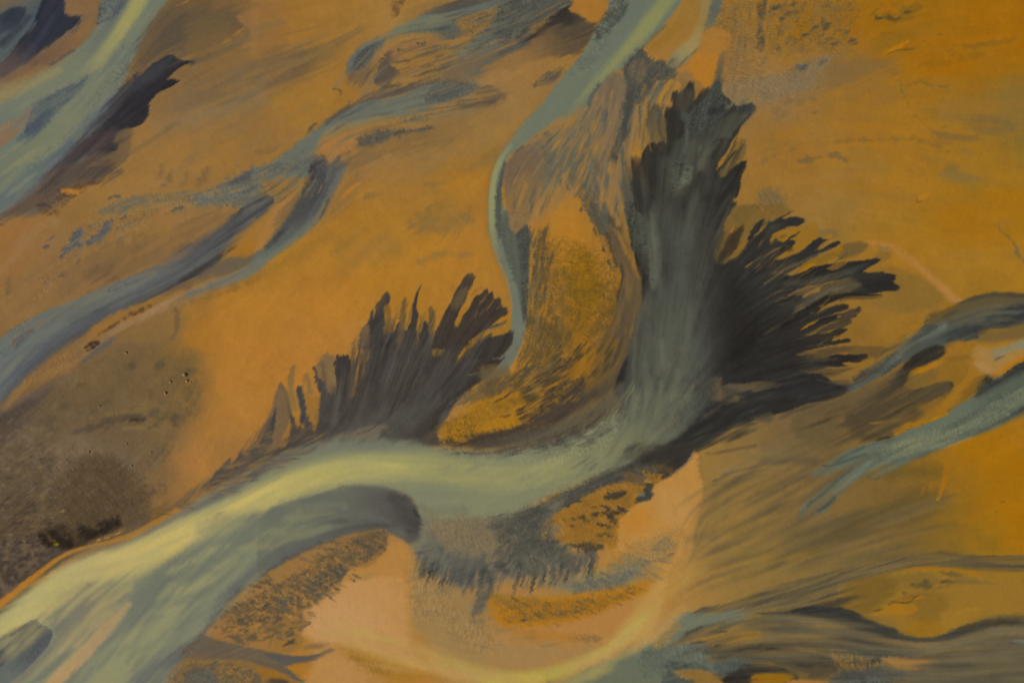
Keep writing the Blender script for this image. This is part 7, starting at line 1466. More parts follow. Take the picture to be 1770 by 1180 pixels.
# ---- right: dark upper stream, the forked stream ---------------------------
P(E1((420,900),(560,840),(700,740),(850,640),(960,680),(1000,740),(1180,700),(1220,730),(1180,800),(1060,870),(960,900),(1000,930),(960,980),(860,1010),(770,1080),(790,1110),(700,1140),(560,1160),(480,1130),(400,1040)),(74,64,48),f=9,a=.9,k=3)
P(E1((0,960),(110,880),(300,840),(450,780),(640,700),(800,620),(860,620),(700,740),(560,850),(440,920),(360,1000),(400,1120),(200,1200),(0,1100)),(98,82,56),f=7,a=.75,k=3)
P(E1((840,740),(880,650),(1000,640),(1180,560),(1300,520),(1350,600),(1300,700),(1180,780),(1100,860),(980,900),(1180,790),(1220,730),(1180,700),(1080,720),(1000,750),(900,760)),(132,98,36),f=4,k=2,a=.95)
P(E1((850,740),(920,670),(1060,620),(1100,660),(1000,740),(920,760)),(118,92,48),f=5,a=.8,k=2,r=2)
P(E1((600,1020),(720,1000),(880,960),(1000,900),(1160,830),(1000,960),(860,1000),(700,1020)),(124,94,42),f=3,a=.85,k=1)
K(E1((600,1022,1.4),(680,1018,1.4),(780,995,1)),(146,106,46),f=1.3,a=.9)
P(E1((800,970),(920,920),(1000,935),(960,980),(860,1010)),(84,70,46),f=5,a=.8)
P(E1((1150,880),(1250,760),(1300,700),(1380,620),(1480,600),(1420,720),(1300,830),(1200,910),(1060,1000),(1080,990)),(148,106,34),f=4,k=2,a=.95)
P(E1((1250,860),(1330,740),(1440,650),(1500,640),(1480,700),(1400,790),(1300,880),(1200,930)),(116,88,36),f=5,a=.8,s=2,k=1)
P(E1((770,1085),(840,1040),(960,1010),(1080,980),(1160,965),(1060,1020),(920,1070),(790,1112)),(152,106,24),f=2,a=.95,r=1)
K(E1((775,1080,1.5),(790,1108,2),(805,1100,1.2)),(170,110,14),f=1.2,a=.9)
K(E1((1060,1000,2),(1120,975,2.6),(1190,945,1.5)),(172,112,10),f=1.6,a=.9)
for x,y in ((870,1075),(985,1030),(930,1000),(900,1045)):
    K(E1((x-8,y+4,1),(x+8,y-3,1.2)),(84,66,34),f=1.2,a=.7)
K(E1((1180,720,3),(1100,740,4),(1000,770,4),(900,790,4)),(56,50,42),f=3,a=.85)
P(E1((1080,730),(1160,705),(1205,715),(1215,745),(1170,800),(1100,830),(1020,850),(900,800)),(80,70,50),f=4,a=.8)
K(E1((1205,715,2),(1215,735,2.4),(1190,770,2)),(50,45,38),f=2,a=.85)
P(E1((890,640),(900,620),(980,590),(1080,560),(1160,510),(1090,580),(960,640)),(166,112,22),f=2.5,a=.9,k=1)
P(E1((1140,430),(1180,400),(1380,400),(1400,470),(1380,560),(1250,560),(1160,550),(1100,570),(1150,510),(1172,470)),(146,104,36),f=3.5,a=.9,k=1)
K(E1((1180,530,3),(1270,530,5),(1340,510,4)),(120,90,40),f=5,a=.7)
# pale silt near the right edge
P(E1((1370,480),(1420,430),(1560,440),(1700,430),(1900,460),(1900,560),(1770,520),(1680,580),(1600,660),(1540,690),(1480,640),(1400,570)),(160,122,66),f=4,a=.9,k=1.5)
P(E1((1380,560),(1440,560),(1500,590),(1520,620),(1470,640),(1410,600)),(170,132,84),f=4,a=.8)
P(E1((1500,660),(1560,640),(1640,570),(1770,500),(1900,470),(1900,530),(1770,550),(1680,590),(1600,640),(1540,685)),(166,112,30),f=3,a=.85,k=1)
P(E1((1540,460),(1640,440),(1700,400),(1770,370),(1900,330),(1900,440),(1770,450),(1680,470),(1600,500),(1540,540)),(126,128,100),f=4,a=.85,k=1,r=1.5,rid=L_EASTU)
K(E1((1545,545,1),(1570,525,2.4),(1610,510,1.4)),(86,90,82),f=1.5,a=.85)
K(E1((1520,470,2),(1620,450,3),(1700,430,3)),(136,120,80),f=4,a=.7)
# dark upper stream
P(E1((1400,330),(1560,320),(1700,270),(1770,240),(1900,200),(1900,340),(1770,370),(1600,400),(1420,400)),(112,90,52),f=5,a=.9,k=1)
P(E1((850,420),(960,340),(1060,280),(1140,250),(1280,110),(1400,60),(1560,28),(1770,40),(1950,60),(1950,160),(1770,245),(1640,290),(1500,305),(1420,320),(1410,380),(1260,395),(1160,410),(1100,430),(1010,430),(900,520),(780,600),(640,680),(540,730),(430,790),(440,730),(560,690),(640,640),(720,560),(780,500)),
  (80,80,70),f=3,k=1,rid=L_EASTU,h=-.3,wet=.8)
P(E1((1000,250),(1060,190),(1160,170),(1280,110),(1400,62),(1560,30),(1770,42),(1950,80),(1700,110),(1540,160),(1400,200),(1300,230),(1160,240),(1080,290),(1020,290)),(92,80,52),f=5,a=.95,k=1)
K(E1((1280,110,3),(1400,66,4),(1560,38,4),(1770,48,4)),(66,60,44),f=3,a=.7)
K(E1((1060,200,3),(1160,175,4),(1270,120,3)),(96,76,40),f=4,a=.7)
P(E1((1540,180),(1700,130),(1950,90),(1950,160),(1770,240),(1620,290),(1480,300),(1400,290),(1460,230)),(46,47,46),f=9,a=.95,k=1,rid=L_EASTU)
K(E1((1200,300,6),(1340,250,10),(1440,250,8)),(88,84,66),f=9,a=.8)
K(E1((1100,400,9),(1200,340,9),(1300,320,10),(1420,300,9)),[(62,66,64),(56,60,60),(52,54,54),(48,50,50)],f=7,a=.85)
T(E1((1160,400),(1280,330),(1420,310),(1410,380),(1260,400)),'sp',(48,50,48),.0,.5,.8,4)
K(E1((1150,285,8),(1050,330,11),(960,390,12),(860,460,11),(780,530,7)),[(104,112,98),(98,106,92),(94,100,88),(98,104,92),(100,106,94)],f=5,a=.9,r=2)
K(E1((1140,400,8),(1050,420,11),(960,450,12),(880,490,8)),(76,80,74),f=7,a=.85,k=1)
P(E1((1000,280),(1080,275),(1100,300),(1020,320),(980,320)),(60,62,56),f=2,r=2,a=.7)
T(E1((720,520),(830,450),(820,560),(700,660),(560,720),(440,790),(430,740),(600,640)),'sp',(54,58,56),.0,.5,.85,4)
K(E1((830,490,4),(740,570,5),(640,650,5),(540,715,5),(460,760,5)),[(104,112,100),(94,100,90),(88,94,86),(82,88,82),(88,94,88)],f=3,a=.85,r=1.5)
K(E1((740,530,4),(660,590,6),(560,640,6),(480,690,5)),(62,64,62),f=4,a=.8,r=1)
P(E1((870,550),(960,480),(1060,435),(1120,425),(1165,450),(1165,480),(1130,520),(1040,565),(940,605),(890,640),(880,680),(840,740),(760,780),(640,850),(520,900),(600,800),(760,680),(820,610)),(48,45,40),f=3,a=.97,c2=(62,56,46),cg=(1590,640,1540,690),rid=L_FANE)
K(E1((820,610,3),(700,710,5),(560,820,6),(450,900,5)),(98,82,58),f=5,a=.8,k=1)
K(E1((1000,520,4),(1100,480,4),(1140,460,3)),(60,56,48),f=4,a=.6)
# forked stream
fork = E1((1480,700),(1560,680),(1640,640),(1700,590),(1770,560),(1950,480),(1950,840),(1770,930),(1640,1000),(1500,1070),(1380,1120),(1260,1160),(1150,1210),(1020,1250),(900,1290),(820,1320),(690,1330),(600,1370),(480,1460),(400,1530),(330,1590),(250,1690),(180,1722),(160,1700),(220,1640),(270,1590),(190,1630),(110,1690),(80,1730),(50,1730),(60,1670),(130,1600),(260,1500),(320,1450),(440,1350),(340,1380),(240,1420),(170,1432),(140,1405),(200,1370),(280,1320),
              (400,1240),(500,1200),(600,1165),(740,1140),(860,1080),(960,1040),(1080,1000),(1180,950),(1260,890),(1380,820),(1440,770))
P(fork,(98,105,88),f=3,k=.8,r=1,rid=L_EAST,h=-.4,wet=1)
P(E1((1480,660),(1560,680),(1640,640),(1700,590),(1770,555),(1950,470),(1950,620),(1770,660),(1640,720),(1500,790),(1400,830),(1420,760)),(54,57,53),f=8,a=.95,r=2)
T(E1((1460,700),(1480,650),(1560,690),(1640,620),(1770,545),(1770,600),(1640,680),(1520,740)),'sp',(44,42,38),-.1,.4,.9,3)
K(E1((1900,640,16),(1700,740,14),(1540,830,12),(1400,900,9)),[(84,92,78),(82,90,77),(82,90,77),(90,98,83)],f=10,a=.85)
K(E1((1900,760,12),(1700,860,12),(1520,960,12),(1340,1060,12),(1160,1110,12)),(110,115,91),f=9,a=.8,k=1)
K(E1((1180,1110,12),(1000,1160,12),(820,1230,10),(700,1280,8)),(118,121,90),f=10,a=.8)
K(E1((1900,880,6),(1760,915,7),(1620,985,6),(1480,1055,5),(1380,1095,4),(1280,1135,3)),[(58,58,52),(62,64,58),(66,70,62),(74,80,72),(86,94,84)],f=5,a=.85,r=1.5)
K(E1((1270,1165,1.5),(1360,1135,2.4),(1200,1195,2.4),(1130,1215,1)),(156,120,62),f=1.8,a=.8)
K(E1((1180,1080,7),(980,1150,8),(860,1190,9),(740,1240,7),(640,1290,6),(560,1340,5)),[(110,114,94),(112,116,94),(130,130,96),(132,130,96),(118,120,94),(104,112,94)],f=6,a=.9)
K(E1((1100,1220,3),(960,1270,3),(840,1300,3),(700,1310,3)),(82,94,86),f=3,a=.7,r=1)
K(E1((500,1220,3),(420,1260,3),(340,1310,3)),(80,90,84),f=3,a=.8,r=1)
K(E1((560,1260,3),(430,1300,3),(320,1340,2.4),(270,1345,1)),(74,80,72),f=2,a=.7)
K(E1((215,1342,.6),(260,1345,1),(300,1348,.8)),(70,66,56),f=1,a=.8)
K(E1((600,1320,3),(480,1420,3),(340,1540,2.6),(220,1610,2)),(118,126,108),f=2.6,a=.7)
K(E1((450,1370,3),(350,1450,3),(230,1560,2.4),(110,1650,2)),(68,76,70),f=2.4,a=.75)
K(E1((320,1590,3),(270,1640,3.4),(200,1690,2)),(68,76,72),f=2,a=.8)
K(E1((170,1700,2),(185,1710,2)),(108,124,118),f=1.6,a=.7)
P(E1((180,1650),(240,1600),(300,1560),(320,1570),(240,1640),(190,1680),(140,1680)),(122,104,66),f=2,a=.7)
T(E1((860,1100),(740,1140),(600,1170),(480,1220),(440,1260),(600,1200),(780,1160)),'rs',(60,64,58),.1,.5,.7,3)
K(E1((650,1150,2),(700,1132,3),(740,1130,2)),(52,46,38),f=2,a=.85,r=1)
T(E1((600,1180),(900,1100),(1300,960),(1700,740),(1900,700),(1900,840),(1500,1040),(1100,1190),(800,1300),(600,1320)),'rp',(84,91,77),.3,.6,.45,8)


# ---- threads along the currents --------------------------------------------
GR = [(98,100,90),(86,88,82),(110,108,88),(74,76,74),(120,108,80)]
STREAKS([(400,330),(480,280),(560,230),(620,180),(760,150),(860,150),(880,185),(760,215),(640,215),(580,260),(560,330),(470,350)],150,GR + [(140,108,64),(148,112,64)],(20,70),(.8,2.6),(.25,.7),1.5,71)
STREAKS([(600,150),(640,80),(760,20),(900,0),(985,10),(900,70),(820,110),(720,150),(640,170)],150,GR + [(146,110,62),(140,106,64),(70,68,64)],(20,60),(.8,2.4),(.25,.7),1.5,72)
STREAKS([(60,460),(120,390),(220,340),(400,320),(440,350),(330,380),(200,420),(120,450)],90,[(112,106,84),(98,98,88),(150,116,70),(140,108,66)],(16,60),(.8,2.4),(.2,.6),1.5,73)
STREAKS([(0,640),(60,560),(200,490),(330,430),(440,350),(470,345),(420,410),(300,490),(160,540),(60,610),(0,690)],90,[(104,106,98),(88,90,90),(76,77,80),(112,112,98)],(40,120),(1.5,5),(.15,.45),3,74)
STREAKS([(0,200),(60,170),(140,130),(200,60),(260,0),(290,0),(240,90),(190,180),(90,290),(0,370)],90,[(126,126,98),(108,112,98),(92,98,96),(136,134,94)],(40,110),(1.5,5),(.15,.4),3,75)
STREAKS([(300,100),(440,40),(560,60),(620,60),(520,130),(440,190),(330,230),(240,250),(280,150)],70,[(118,100,70),(104,88,66),(140,108,64),(150,112,58)],(40,130),(1.5,5),(.15,.45),3,76)
STREAKS([(120,260),(200,160),(230,130),(225,200),(200,280),(120,330),(40,360)],50,[(74,64,60),(92,80,68),(60,54,54),(52,49,52)],(30,90),(1,3),(.15,.4),2.5,77)
# ground between the top river and the island
STREAKS([(900,250),(1000,205),(1060,150),(1095,180),(1090,300),(1060,370),(1000,330),(930,380),(880,340)],200,[(90,90,80),(104,98,80),(148,114,68),(156,116,60),(128,106,76),(78,80,74)],(14,60),(.8,3),(.25,.75),1.5,78,r=1)
STREAKS([(1095,160),(1150,110),(1200,90),(1160,180),(1120,250),(1095,270)],60,[(90,92,82),(146,112,64),(74,74,68),(110,98,72)],(14,50),(.8,2.4),(.3,.7),1.5,79)
STREAKS([(1240,0),(1330,0),(1330,120),(1270,200),(1240,170),(1270,80)],90,[(108,96,72),(146,112,62),(92,86,68),(124,106,76)],(10,40),(.8,2.2),(.25,.6),1.5,80,r=1)
# the island and its foot
STREAKS([(905,640),(915,420),(950,400),(960,500),(940,600),(920,680)],90,[(84,76,58),(150,108,42),(120,98,62),(70,64,52)],(14,50),(.8,2.4),(.3,.75),1.5,81)
STREAKS([(860,660),(960,600),(1040,590),(1070,620),(1000,690),(900,730),(860,720)],130,[(72,62,46),(148,106,38),(104,82,46),(60,53,44),(136,98,40)],(10,36),(.8,2.6),(.35,.85),1.2,82)
STREAKS([(1030,590),(1070,520),(1095,480),(1095,580),(1060,680),(1000,720),(1020,640)],70,[(92,78,56),(122,94,54),(70,62,50)],(20,70),(1,4),(.2,.5),2.5,83)
# eastern fan: fine feathering toward the tips, smoke in the body
FAN([(1190,560),(1210,620),(1230,690)],[(1300,430),(1370,440),(1430,480),(1440,540),(1450,600),(1440,650)],220,[(38,36,34),(46,44,41),(58,56,50),(52,50,46),(64,61,54)],(.7,2.4),1.6,(.25,.7),84,5,part=(.25,1),bend=5,tipw=.3)
FAN([(1200,560),(1220,620),(1240,660)],[(1330,420),(1420,450),(1490,490),(1470,560),(1460,610)],60,[(104,84,50),(122,92,44),(88,76,54)],(.5,1.2),.9,(.35,.8),85,4,part=(.62,1),bend=4,tipw=.3)
FAN([(1180,330),(1200,400),(1215,500)],[(1210,150),(1290,190),(1285,290),(1260,360)],70,[(40,38,35),(64,64,57),(54,52,47),(76,76,66)],(1,3),2,(.2,.55),86,5,part=(.1,.95),bend=4)
STREAKS([(1100,300),(1180,280),(1230,420),(1226,640),(1180,720),(1110,700),(1100,560),(1130,480)],120,[(88,90,76),(72,73,65),(62,62,56),(98,100,82),(54,52,47)],(40,130),(2,7),(.12,.35),5,87)
STREAKS([(1060,700),(1220,660),(1200,740),(1080,800),(1000,820),(1000,780)],90,[(112,112,88),(126,124,92),(84,84,72),(98,98,80)],(20,70),(1.5,5),(.15,.45),3,88,drift=-.3)
STREAKS([(1240,690),(1460,680),(1340,730),(1240,770),(1180,800),(1200,740)],80,[(42,40,38),(60,58,53),(54,51,46),(76,70,56)],(30,90),(1,3.5),(.2,.55),2.5,89)
P([(1226,480),(1236,440),(1262,470),(1300,520),(1300,600),(1260,650),(1232,640),(1222,560)],(38,35,32),f=22,a=.6)
P([(1250,560),(1340,540),(1390,580),(1380,630),(1300,650),(1250,620)],(37,34,32),f=24,a=.5)
# western fan
FAN([(560,772),(640,768),(745,755)],[(580,640),(650,540),(730,540),(800,520),(860,560)],150,[(76,71,66),(58,52,47),(84,79,72),(64,58,52),(52,47,43)],(.8,3),1.8,(.2,.55),90,4,part=(.05,1),bend=5,tipw=.4)
STREAKS([(380,850),(460,780),(520,740),(560,740),(540,780),(440,830)],80,[(92,80,66),(74,68,62),(128,100,60),(110,90,64)],(14,46),(.8,2.4),(.3,.7),1.5,91,drift=.5)
STREAKS([(280,890),(360,830),(470,740),(490,680),(470,800),(400,850),(320,880)],90,[(122,98,64),(100,84,64),(140,106,56),(84,74,64)],(10,40),(.8,2.2),(.3,.7),1.5,92,drift=.8)
# main river
STREAKS([(0,1080),(150,990),(300,930),(450,850),(560,800),(700,800),(700,830),(520,850),(420,900),(300,960),(150,1040),(0,1150)],110,[(188,170,104),(172,162,100),(160,152,98),(196,176,106),(148,144,98)],(50,150),(2,7),(.12,.35),5,93)
STREAKS([(120,1180),(200,1080),(330,980),(440,900),(560,870),(600,900),(480,960),(390,1060),(290,1180)],130,[(134,132,98),(118,120,98),(104,107,94),(96,99,90),(144,140,98)],(30,110),(2,6),(.15,.45),4,94)
STREAKS([(110,1060),(160,1020),(240,1000),(160,1100),(90,1180)],40,[(150,138,96),(122,116,94),(108,107,94),(164,146,98)],(30,90),(2,5),(.15,.45),3,95)
# slope and bars south of the river
STREAKS([(380,1060),(430,1010),(520,960),(600,930),(660,925),(640,980),(560,1040),(480,1080)],200,[(84,75,60),(160,114,54),(104,88,62),(172,122,58),(72,66,58)],(6,22),(.8,2),(.35,.85),1,96,drift=1.2,r=1)
T([(360,1080),(420,1040),(540,1050),(530,1090),(480,1110),(420,1110)],'n6',(92,80,62),.2,.4,.8,10)
STREAKS([(370,1085),(430,1040),(540,1050),(525,1090),(480,1110),(410,1105)],110,[(84,75,60),(164,116,50),(104,88,62),(150,108,56)],(8,30),(.8,2.4),(.3,.8),1.2,115,r=1)
T([(290,1180),(330,1150),(420,1150),(470,1180),(440,1220),(300,1220)],'n6',(88,82,72),.0,.5,.8,10)
STREAKS([(860,1030),(960,1040),(1080,1010),(1120,1020),(1040,1060),(960,1085),(880,1080)],130,[(98,80,48),(174,118,36),(84,74,54),(150,108,46)],(5,18),(.6,1.6),(.35,.85),1,97,drift=1.0)
STREAKS([(960,1010),(1040,990),(1140,940),(1180,940),(1140,1000),(1060,1020)],80,[(100,102,86),(150,122,76),(86,88,78),(128,114,82)],(8,30),(.8,2.2),(.3,.7),1.2,98,drift=.8)
STREAKS([(700,1000),(760,1010),(860,1080),(1000,1110),(900,1140),(760,1100)],90,[(150,122,76),(134,112,78),(166,128,76),(120,106,80)],(14,60),(1,4),(.15,.4),2.5,99)
STREAKS([(540,1060),(700,1100),(860,1160),(1000,1150),(1150,1040),(1180,960),(1160,1080),(1020,1180),(700,1170)],60,[(184,148,88),(176,140,84),(178,156,80),(186,140,90)],(60,180),(3,9),(.15,.4),6,100)
# tan slope and smoky streaks of the southeast
SM = [(104,90,62),(90,79,58),(124,102,60),(136,108,58),(78,70,56)]
STREAKS([(1230,820),(1380,770),(1480,830),(1420,900),(1560,880),(1640,860),(1600,940),(1400,980),(1240,1010),(1200,920)],150,SM,(50,190),(1.5,7),(.12,.38),4,101)
STREAKS([(1240,1050),(1400,1000),(1480,980),(1600,960),(1770,960),(1770,980),(1560,975),(1460,1010),(1420,1050)],150,SM + [(66,61,52),(116,104,72)],(40,160),(.8,3),(.25,.6),1.6,102)
STREAKS([(1200,1080),(1400,1060),(1560,1110),(1680,1090),(1770,1080),(1770,1180),(1560,1130),(1400,1150),(1260,1150),(1210,1110)],190,[(112,100,74),(92,84,64),(76,72,60),(60,58,52),(122,108,74),(136,108,60)],(50,190),(1,5),(.2,.5),2.5,103)
STREAKS([(1600,1150),(1770,1110),(1770,1180),(1560,1180)],60,[(96,88,66),(80,75,60),(108,98,72)],(60,180),(2,6),(.2,.45),3,104)
STREAKS([(1440,680),(1560,640),(1640,620),(1600,680),(1540,760),(1480,770),(1380,740)],90,[(84,72,52),(104,86,54),(66,58,46),(122,94,50)],(30,100),(1,4),(.2,.5),2.5,105)
STREAKS([(1560,580),(1640,540),(1770,520),(1770,560),(1640,570),(1500,660),(1470,670)],60,[(92,96,86),(58,60,58),(76,78,72),(98,88,62)],(30,100),(1,4),(.2,.5),2.5,106)
STREAKS([(1500,790),(1540,775),(1620,750),(1770,660),(1770,720),(1640,770),(1500,830)],90,[(112,117,94),(92,99,84),(80,87,76),(122,124,94)],(30,100),(1,4),(.2,.5),2.5,107)
# moss
STREAKS([(0,720),(120,660),(250,700),(300,780),(260,880),(100,920),(0,960)],160,[(112,95,72),(94,80,62),(124,106,84),(84,72,56)],(10,50),(1,4),(.15,.45),2.5,108,r=2)
STREAKS([(0,800),(90,780),(110,900),(60,940),(0,980)],200,[(112,92,66),(66,58,50),(84,72,56),(124,102,72)],(6,18),(.7,1.8),(.35,.8),1,109,drift=.6,r=1)
T([(-60,980),(0,930),(60,930),(110,950),(60,990),(0,1030)],'n6',(108,90,70),.3,.4,.7,8)
T([(80,800),(160,780),(250,820),(255,900),(140,930),(90,900)],'sp',(74,60,44),.3,.5,.6,14)
# sand drifts on the open plain
STREAKS([(480,480),(620,330),(840,300),(850,460),(640,520),(420,640),(340,640)],60,[(176,122,48),(160,112,48),(150,108,54),(182,126,54)],(50,150),(4,12),(.1,.3),8,110)
STREAKS([(1320,200),(1500,120),(1770,60),(1770,480),(1600,420),(1420,330)],90,[(160,108,24),(142,104,46),(132,102,54),(164,112,34)],(50,170),(3,10),(.1,.35),7,111)
STREAKS([(240,250),(420,190),(540,160),(560,200),(480,260),(300,300)],60,[(150,112,58),(138,108,68),(160,114,54)],(40,130),(3,8),(.1,.35),5,112)
STREAKS([(620,260),(800,180),(880,170),(850,280),(700,320)],50,[(142,112,66),(150,112,58),(132,104,66)],(40,130),(3,8),(.15,.4),5,113)
STREAKS([(0,480),(200,430),(400,370),(330,440),(200,490),(60,540),(0,600)],80,[(136,106,66),(120,96,66),(150,112,62)],(30,100),(2,6),(.15,.4),4,114)

K([(1236,300,10),(1232,420,14),(1234,520,18),(1236,600,18),(1226,680,14)],[(56,54,49),(58,57,51),(60,60,54),(60,60,54),(62,61,54)],f=24,a=.55,k=4)
STREAKS([(920,260),(1000,210),(1040,200),(1060,300),(1040,350),(980,320),(940,330)],90,[(96,98,86),(88,90,82),(164,118,56),(112,108,86)],(16,60),(1,3),(.35,.8),1.5,120,r=1)
STREAKS([(715,960),(780,990),(860,1000),(960,985),(1040,950),(1030,990),(930,1010),(840,1016),(760,1008),(720,985)],170,[(66,66,62),(76,78,74),(150,120,78),(58,58,54)],(10,30),(.9,2.4),(.35,.85),1.2,121,drift=-1.5)

# where the current pulls the deposits into strands
WISP([(380,360),(440,260),(560,190),(640,60),(800,-20),(1000,0),(900,120),(860,200),(700,240),(560,380),(440,490),(300,540),(100,640),(-20,720),(-60,580),(120,500),(300,430)],.8,18)
WISP([(-60,160),(100,100),(200,-40),(270,-40),(220,90),(170,190),(60,320),(-60,400)],.5,14)
WISP([(880,220),(1020,180),(1090,130),(1095,330),(1060,420),(940,380)],.8,14)
WISP([(1200,1040),(1420,960),(1770,940),(1800,1200),(1180,1200)],.9,18)
WISP([(1200,860),(1380,900),(1560,830),(1660,820),(1700,940),(1300,1040),(1180,960)],.7,25)
WISP([(0,1040),(240,930),(560,780),(860,780),(1000,830),(720,930),(480,980),(300,1190),(150,1200),(140,1080)],.6,16)
WISP([(700,940),(1050,900),(1180,940),(1180,1060),(860,1080),(720,1060)],.5,14)
WISP([(1100,300),(1180,260),(1230,420),(1230,680),(1080,800),(1080,640)],.7,16)
WISP([(560,700),(740,680),(760,760),(520,800),(380,870),(360,850)],.7,14)
WISP([(1440,650),(1640,530),(1800,500),(1800,740),(1600,760),(1520,740)],.5,12)
settle()
sat = sstep((G.col[...,0]/(G.col[...,2] + .02)-2.0)/1.6)[...,None]
G.col = np.clip(G.col*(1+sat*np.array([.028,.012,-.05],F4)),0,1).astype(F4)


# ============================================================================
# scene
# ============================================================================
import bpy, bmesh
from mathutils import Vector, noise as mnoise

S = 0.30
C = bpy.context.scene.collection


def blur(A, r):
    for ax in (0, 1):
        n = A.shape[ax]
        P_ = np.concatenate([np.repeat(A.take([0], ax), r + 1, ax), A, np.repeat(A.take([-1], ax), r, ax)], ax)
        cs = np.cumsum(P_, axis=ax, dtype=np.float64)
        A = ((cs.take(range(2 * r + 1, 2 * r + 1 + n), ax) - cs.take(range(0, n), ax)) / (2 * r + 1)).astype(F4)
    return A


# tidy landform outlines: majority within a few steps
best = np.zeros((NY, NX), F4) - 1; ids = np.zeros((NY, NX), np.int16)
for k in range(len(G.names) + 1):
    m = blur(blur((G.id == k).astype(F4), 3), 3)
    w = m > best
    best[w] = m[w]; ids[w] = k


def components(mask):
    """label 4-connected pieces by run merging"""
    par = []
    def find(a):
        while par[a] != a:
            par[a] = par[par[a]]; a = par[a]
        return a
    lab = np.zeros(mask.shape, np.int32) - 1; prev = []
    for j in range(mask.shape[0]):
        row = mask[j].astype(np.int8); d = np.diff(np.concatenate([[0], row, [0]]))
        st = np.where(d == 1)[0]; en = np.where(d == -1)[0]; cur = []
        pi = 0
        for a, b in zip(st, en):
            l = len(par); par.append(l)
            for pa, pb, pl in prev:
                if pa < b and a < pb:
                    par[find(l)] = find(pl); 
            lab[j, a:b] = l; cur.append((a, b, l))
        prev = cur
    roots = np.array([find(i) for i in range(len(par))], np.int32) if par else np.zeros(0, np.int32)
    lab[lab >= 0] = roots[lab[lab >= 0]]
    return lab


# drop crumbs of a landform (they belong to the plain around them)
for k in range(1, len(G.names) + 1):
    lab = components(ids == k)
    v, c = np.unique(lab[lab >= 0], return_counts=True)
    if len(v):
        big = max(900, 0.06 * c.max())
        drop = v[c < big]
        if len(drop):
            ids[np.isin(lab, drop)] = 0

# heights: channels lie a little lower than the sand, ripples and hummocks stand up
H = blur(blur(G.h, 3), 3)
H = np.clip(H, -0.9, 1.4)
H += 0.10 * N['n40'] + 0.018 * N['n14']
H += 0.022 * N['rp'] * np.clip(G.rip, 0, 1) + 0.010 * N['sm'] + blur(G.rough, 6) * (0.16 * N['n6'] + 0.07 * N['sp'] + 0.22 * N['n14'])
H *= 1 - 0.75 * blur(G.wet, 3)
lin = np.clip(G.col, 0.004, 1)
lin = np.where(lin <= 0.04045, lin / 12.92, ((lin + 0.055) / 1.055) ** 2.4).astype(F4)
lin *= np.array(GAIN, F4)

X, Y = np.meshgrid((US - 885) * S, (590 - VS) * S)
co = np.stack([X, Y, H], -1).astype(F4).reshape(-1, 3)
rgba = np.concatenate([lin, np.ones((NY, NX, 1), F4)], -1).reshape(-1, 4)


def sheet(name, co_, quads, col_, mat):
    me = bpy.data.meshes.new(name)
    nf = len(quads)
    me.vertices.add(len(co_)); me.vertices.foreach_set('co', co_.ravel())
    me.loops.add(nf * 4); me.loops.foreach_set('vertex_index', quads.astype(np.int32).ravel())
    me.polygons.add(nf); me.polygons.foreach_set('loop_start', np.arange(0, nf * 4, 4, dtype=np.int32))
    me.polygons.foreach_set('loop_total', np.full(nf, 4, np.int32))
    a = me.attributes.new('sediment', 'FLOAT_COLOR', 'POINT'); a.data.foreach_set('color', col_.astype(F4).ravel())
    me.materials.append(mat)
    me.update(calc_edges=True)
    o = bpy.data.objects.new(name, me); C.objects.link(o)
    return o


def sediment_material(name, rough, spec, bump, scale, vary):
    m = bpy.data.materials.new(name); m.use_nodes = True
    nt = m.node_tree; nd = nt.nodes; lk = nt.links
    b = nd['Principled BSDF']
    at = nd.new('ShaderNodeAttribute'); at.attribute_name = 'sediment'
    tc = nd.new('ShaderNodeTexCoord')
    n1 = nd.new('ShaderNodeTexNoise'); n1.inputs['Scale'].default_value = scale; n1.inputs['Detail'].default_value = 5
    n2 = nd.new('ShaderNodeTexNoise'); n2.inputs['Scale'].default_value = scale * 0.13; n2.inputs['Detail'].default_value = 4
    lk.new(tc.outputs['Object'], n1.inputs['Vector']); lk.new(tc.outputs['Object'], n2.inputs['Vector'])
    ad = nd.new('ShaderNodeMath'); ad.operation = 'ADD'
    lk.new(n1.outputs['Fac'], ad.inputs[0]); lk.new(n2.outputs['Fac'], ad.inputs[1])
    mr = nd.new('ShaderNodeMapRange'); mr.inputs['From Min'].default_value = 0.6; mr.inputs['From Max'].default_value = 1.4
    mr.inputs['To Min'].default_value = 1 - vary; mr.inputs['To Max'].default_value = 1 + vary
    lk.new(ad.outputs[0], mr.inputs['Value'])
    mx = nd.new('ShaderNodeVectorMath'); mx.operation = 'SCALE'
    lk.new(at.outputs['Color'], mx.inputs[0]); lk.new(mr.outputs[0], mx.inputs['Scale'])
    lk.new(mx.outputs[0], b.inputs['Base Color'])
    b.inputs['Roughness'].default_value = rough; b.inputs['Specular IOR Level'].default_value = spec
    bp = nd.new('ShaderNodeBump'); bp.inputs['Strength'].default_value = bump; bp.inputs['Distance'].default_value = 0.08
    lk.new(n1.outputs['Fac'], bp.inputs['Height']); lk.new(bp.outputs[0], b.inputs['Normal'])
    return m


M_SAND = sediment_material('ochre_silt', 0.95, 0.05, 0.15, 1.6, 0.03)
M_BLACK = sediment_material('black_silt', 0.9, 0.08, 0.2, 1.8, 0.07)
M_WATER = sediment_material('silty_water', 0.55, 0.15, 0.10, 1.0, 0.025)
M_MOSS = sediment_material('moss', 1.0, 0.02, 0.6, 1.3, 0.12)

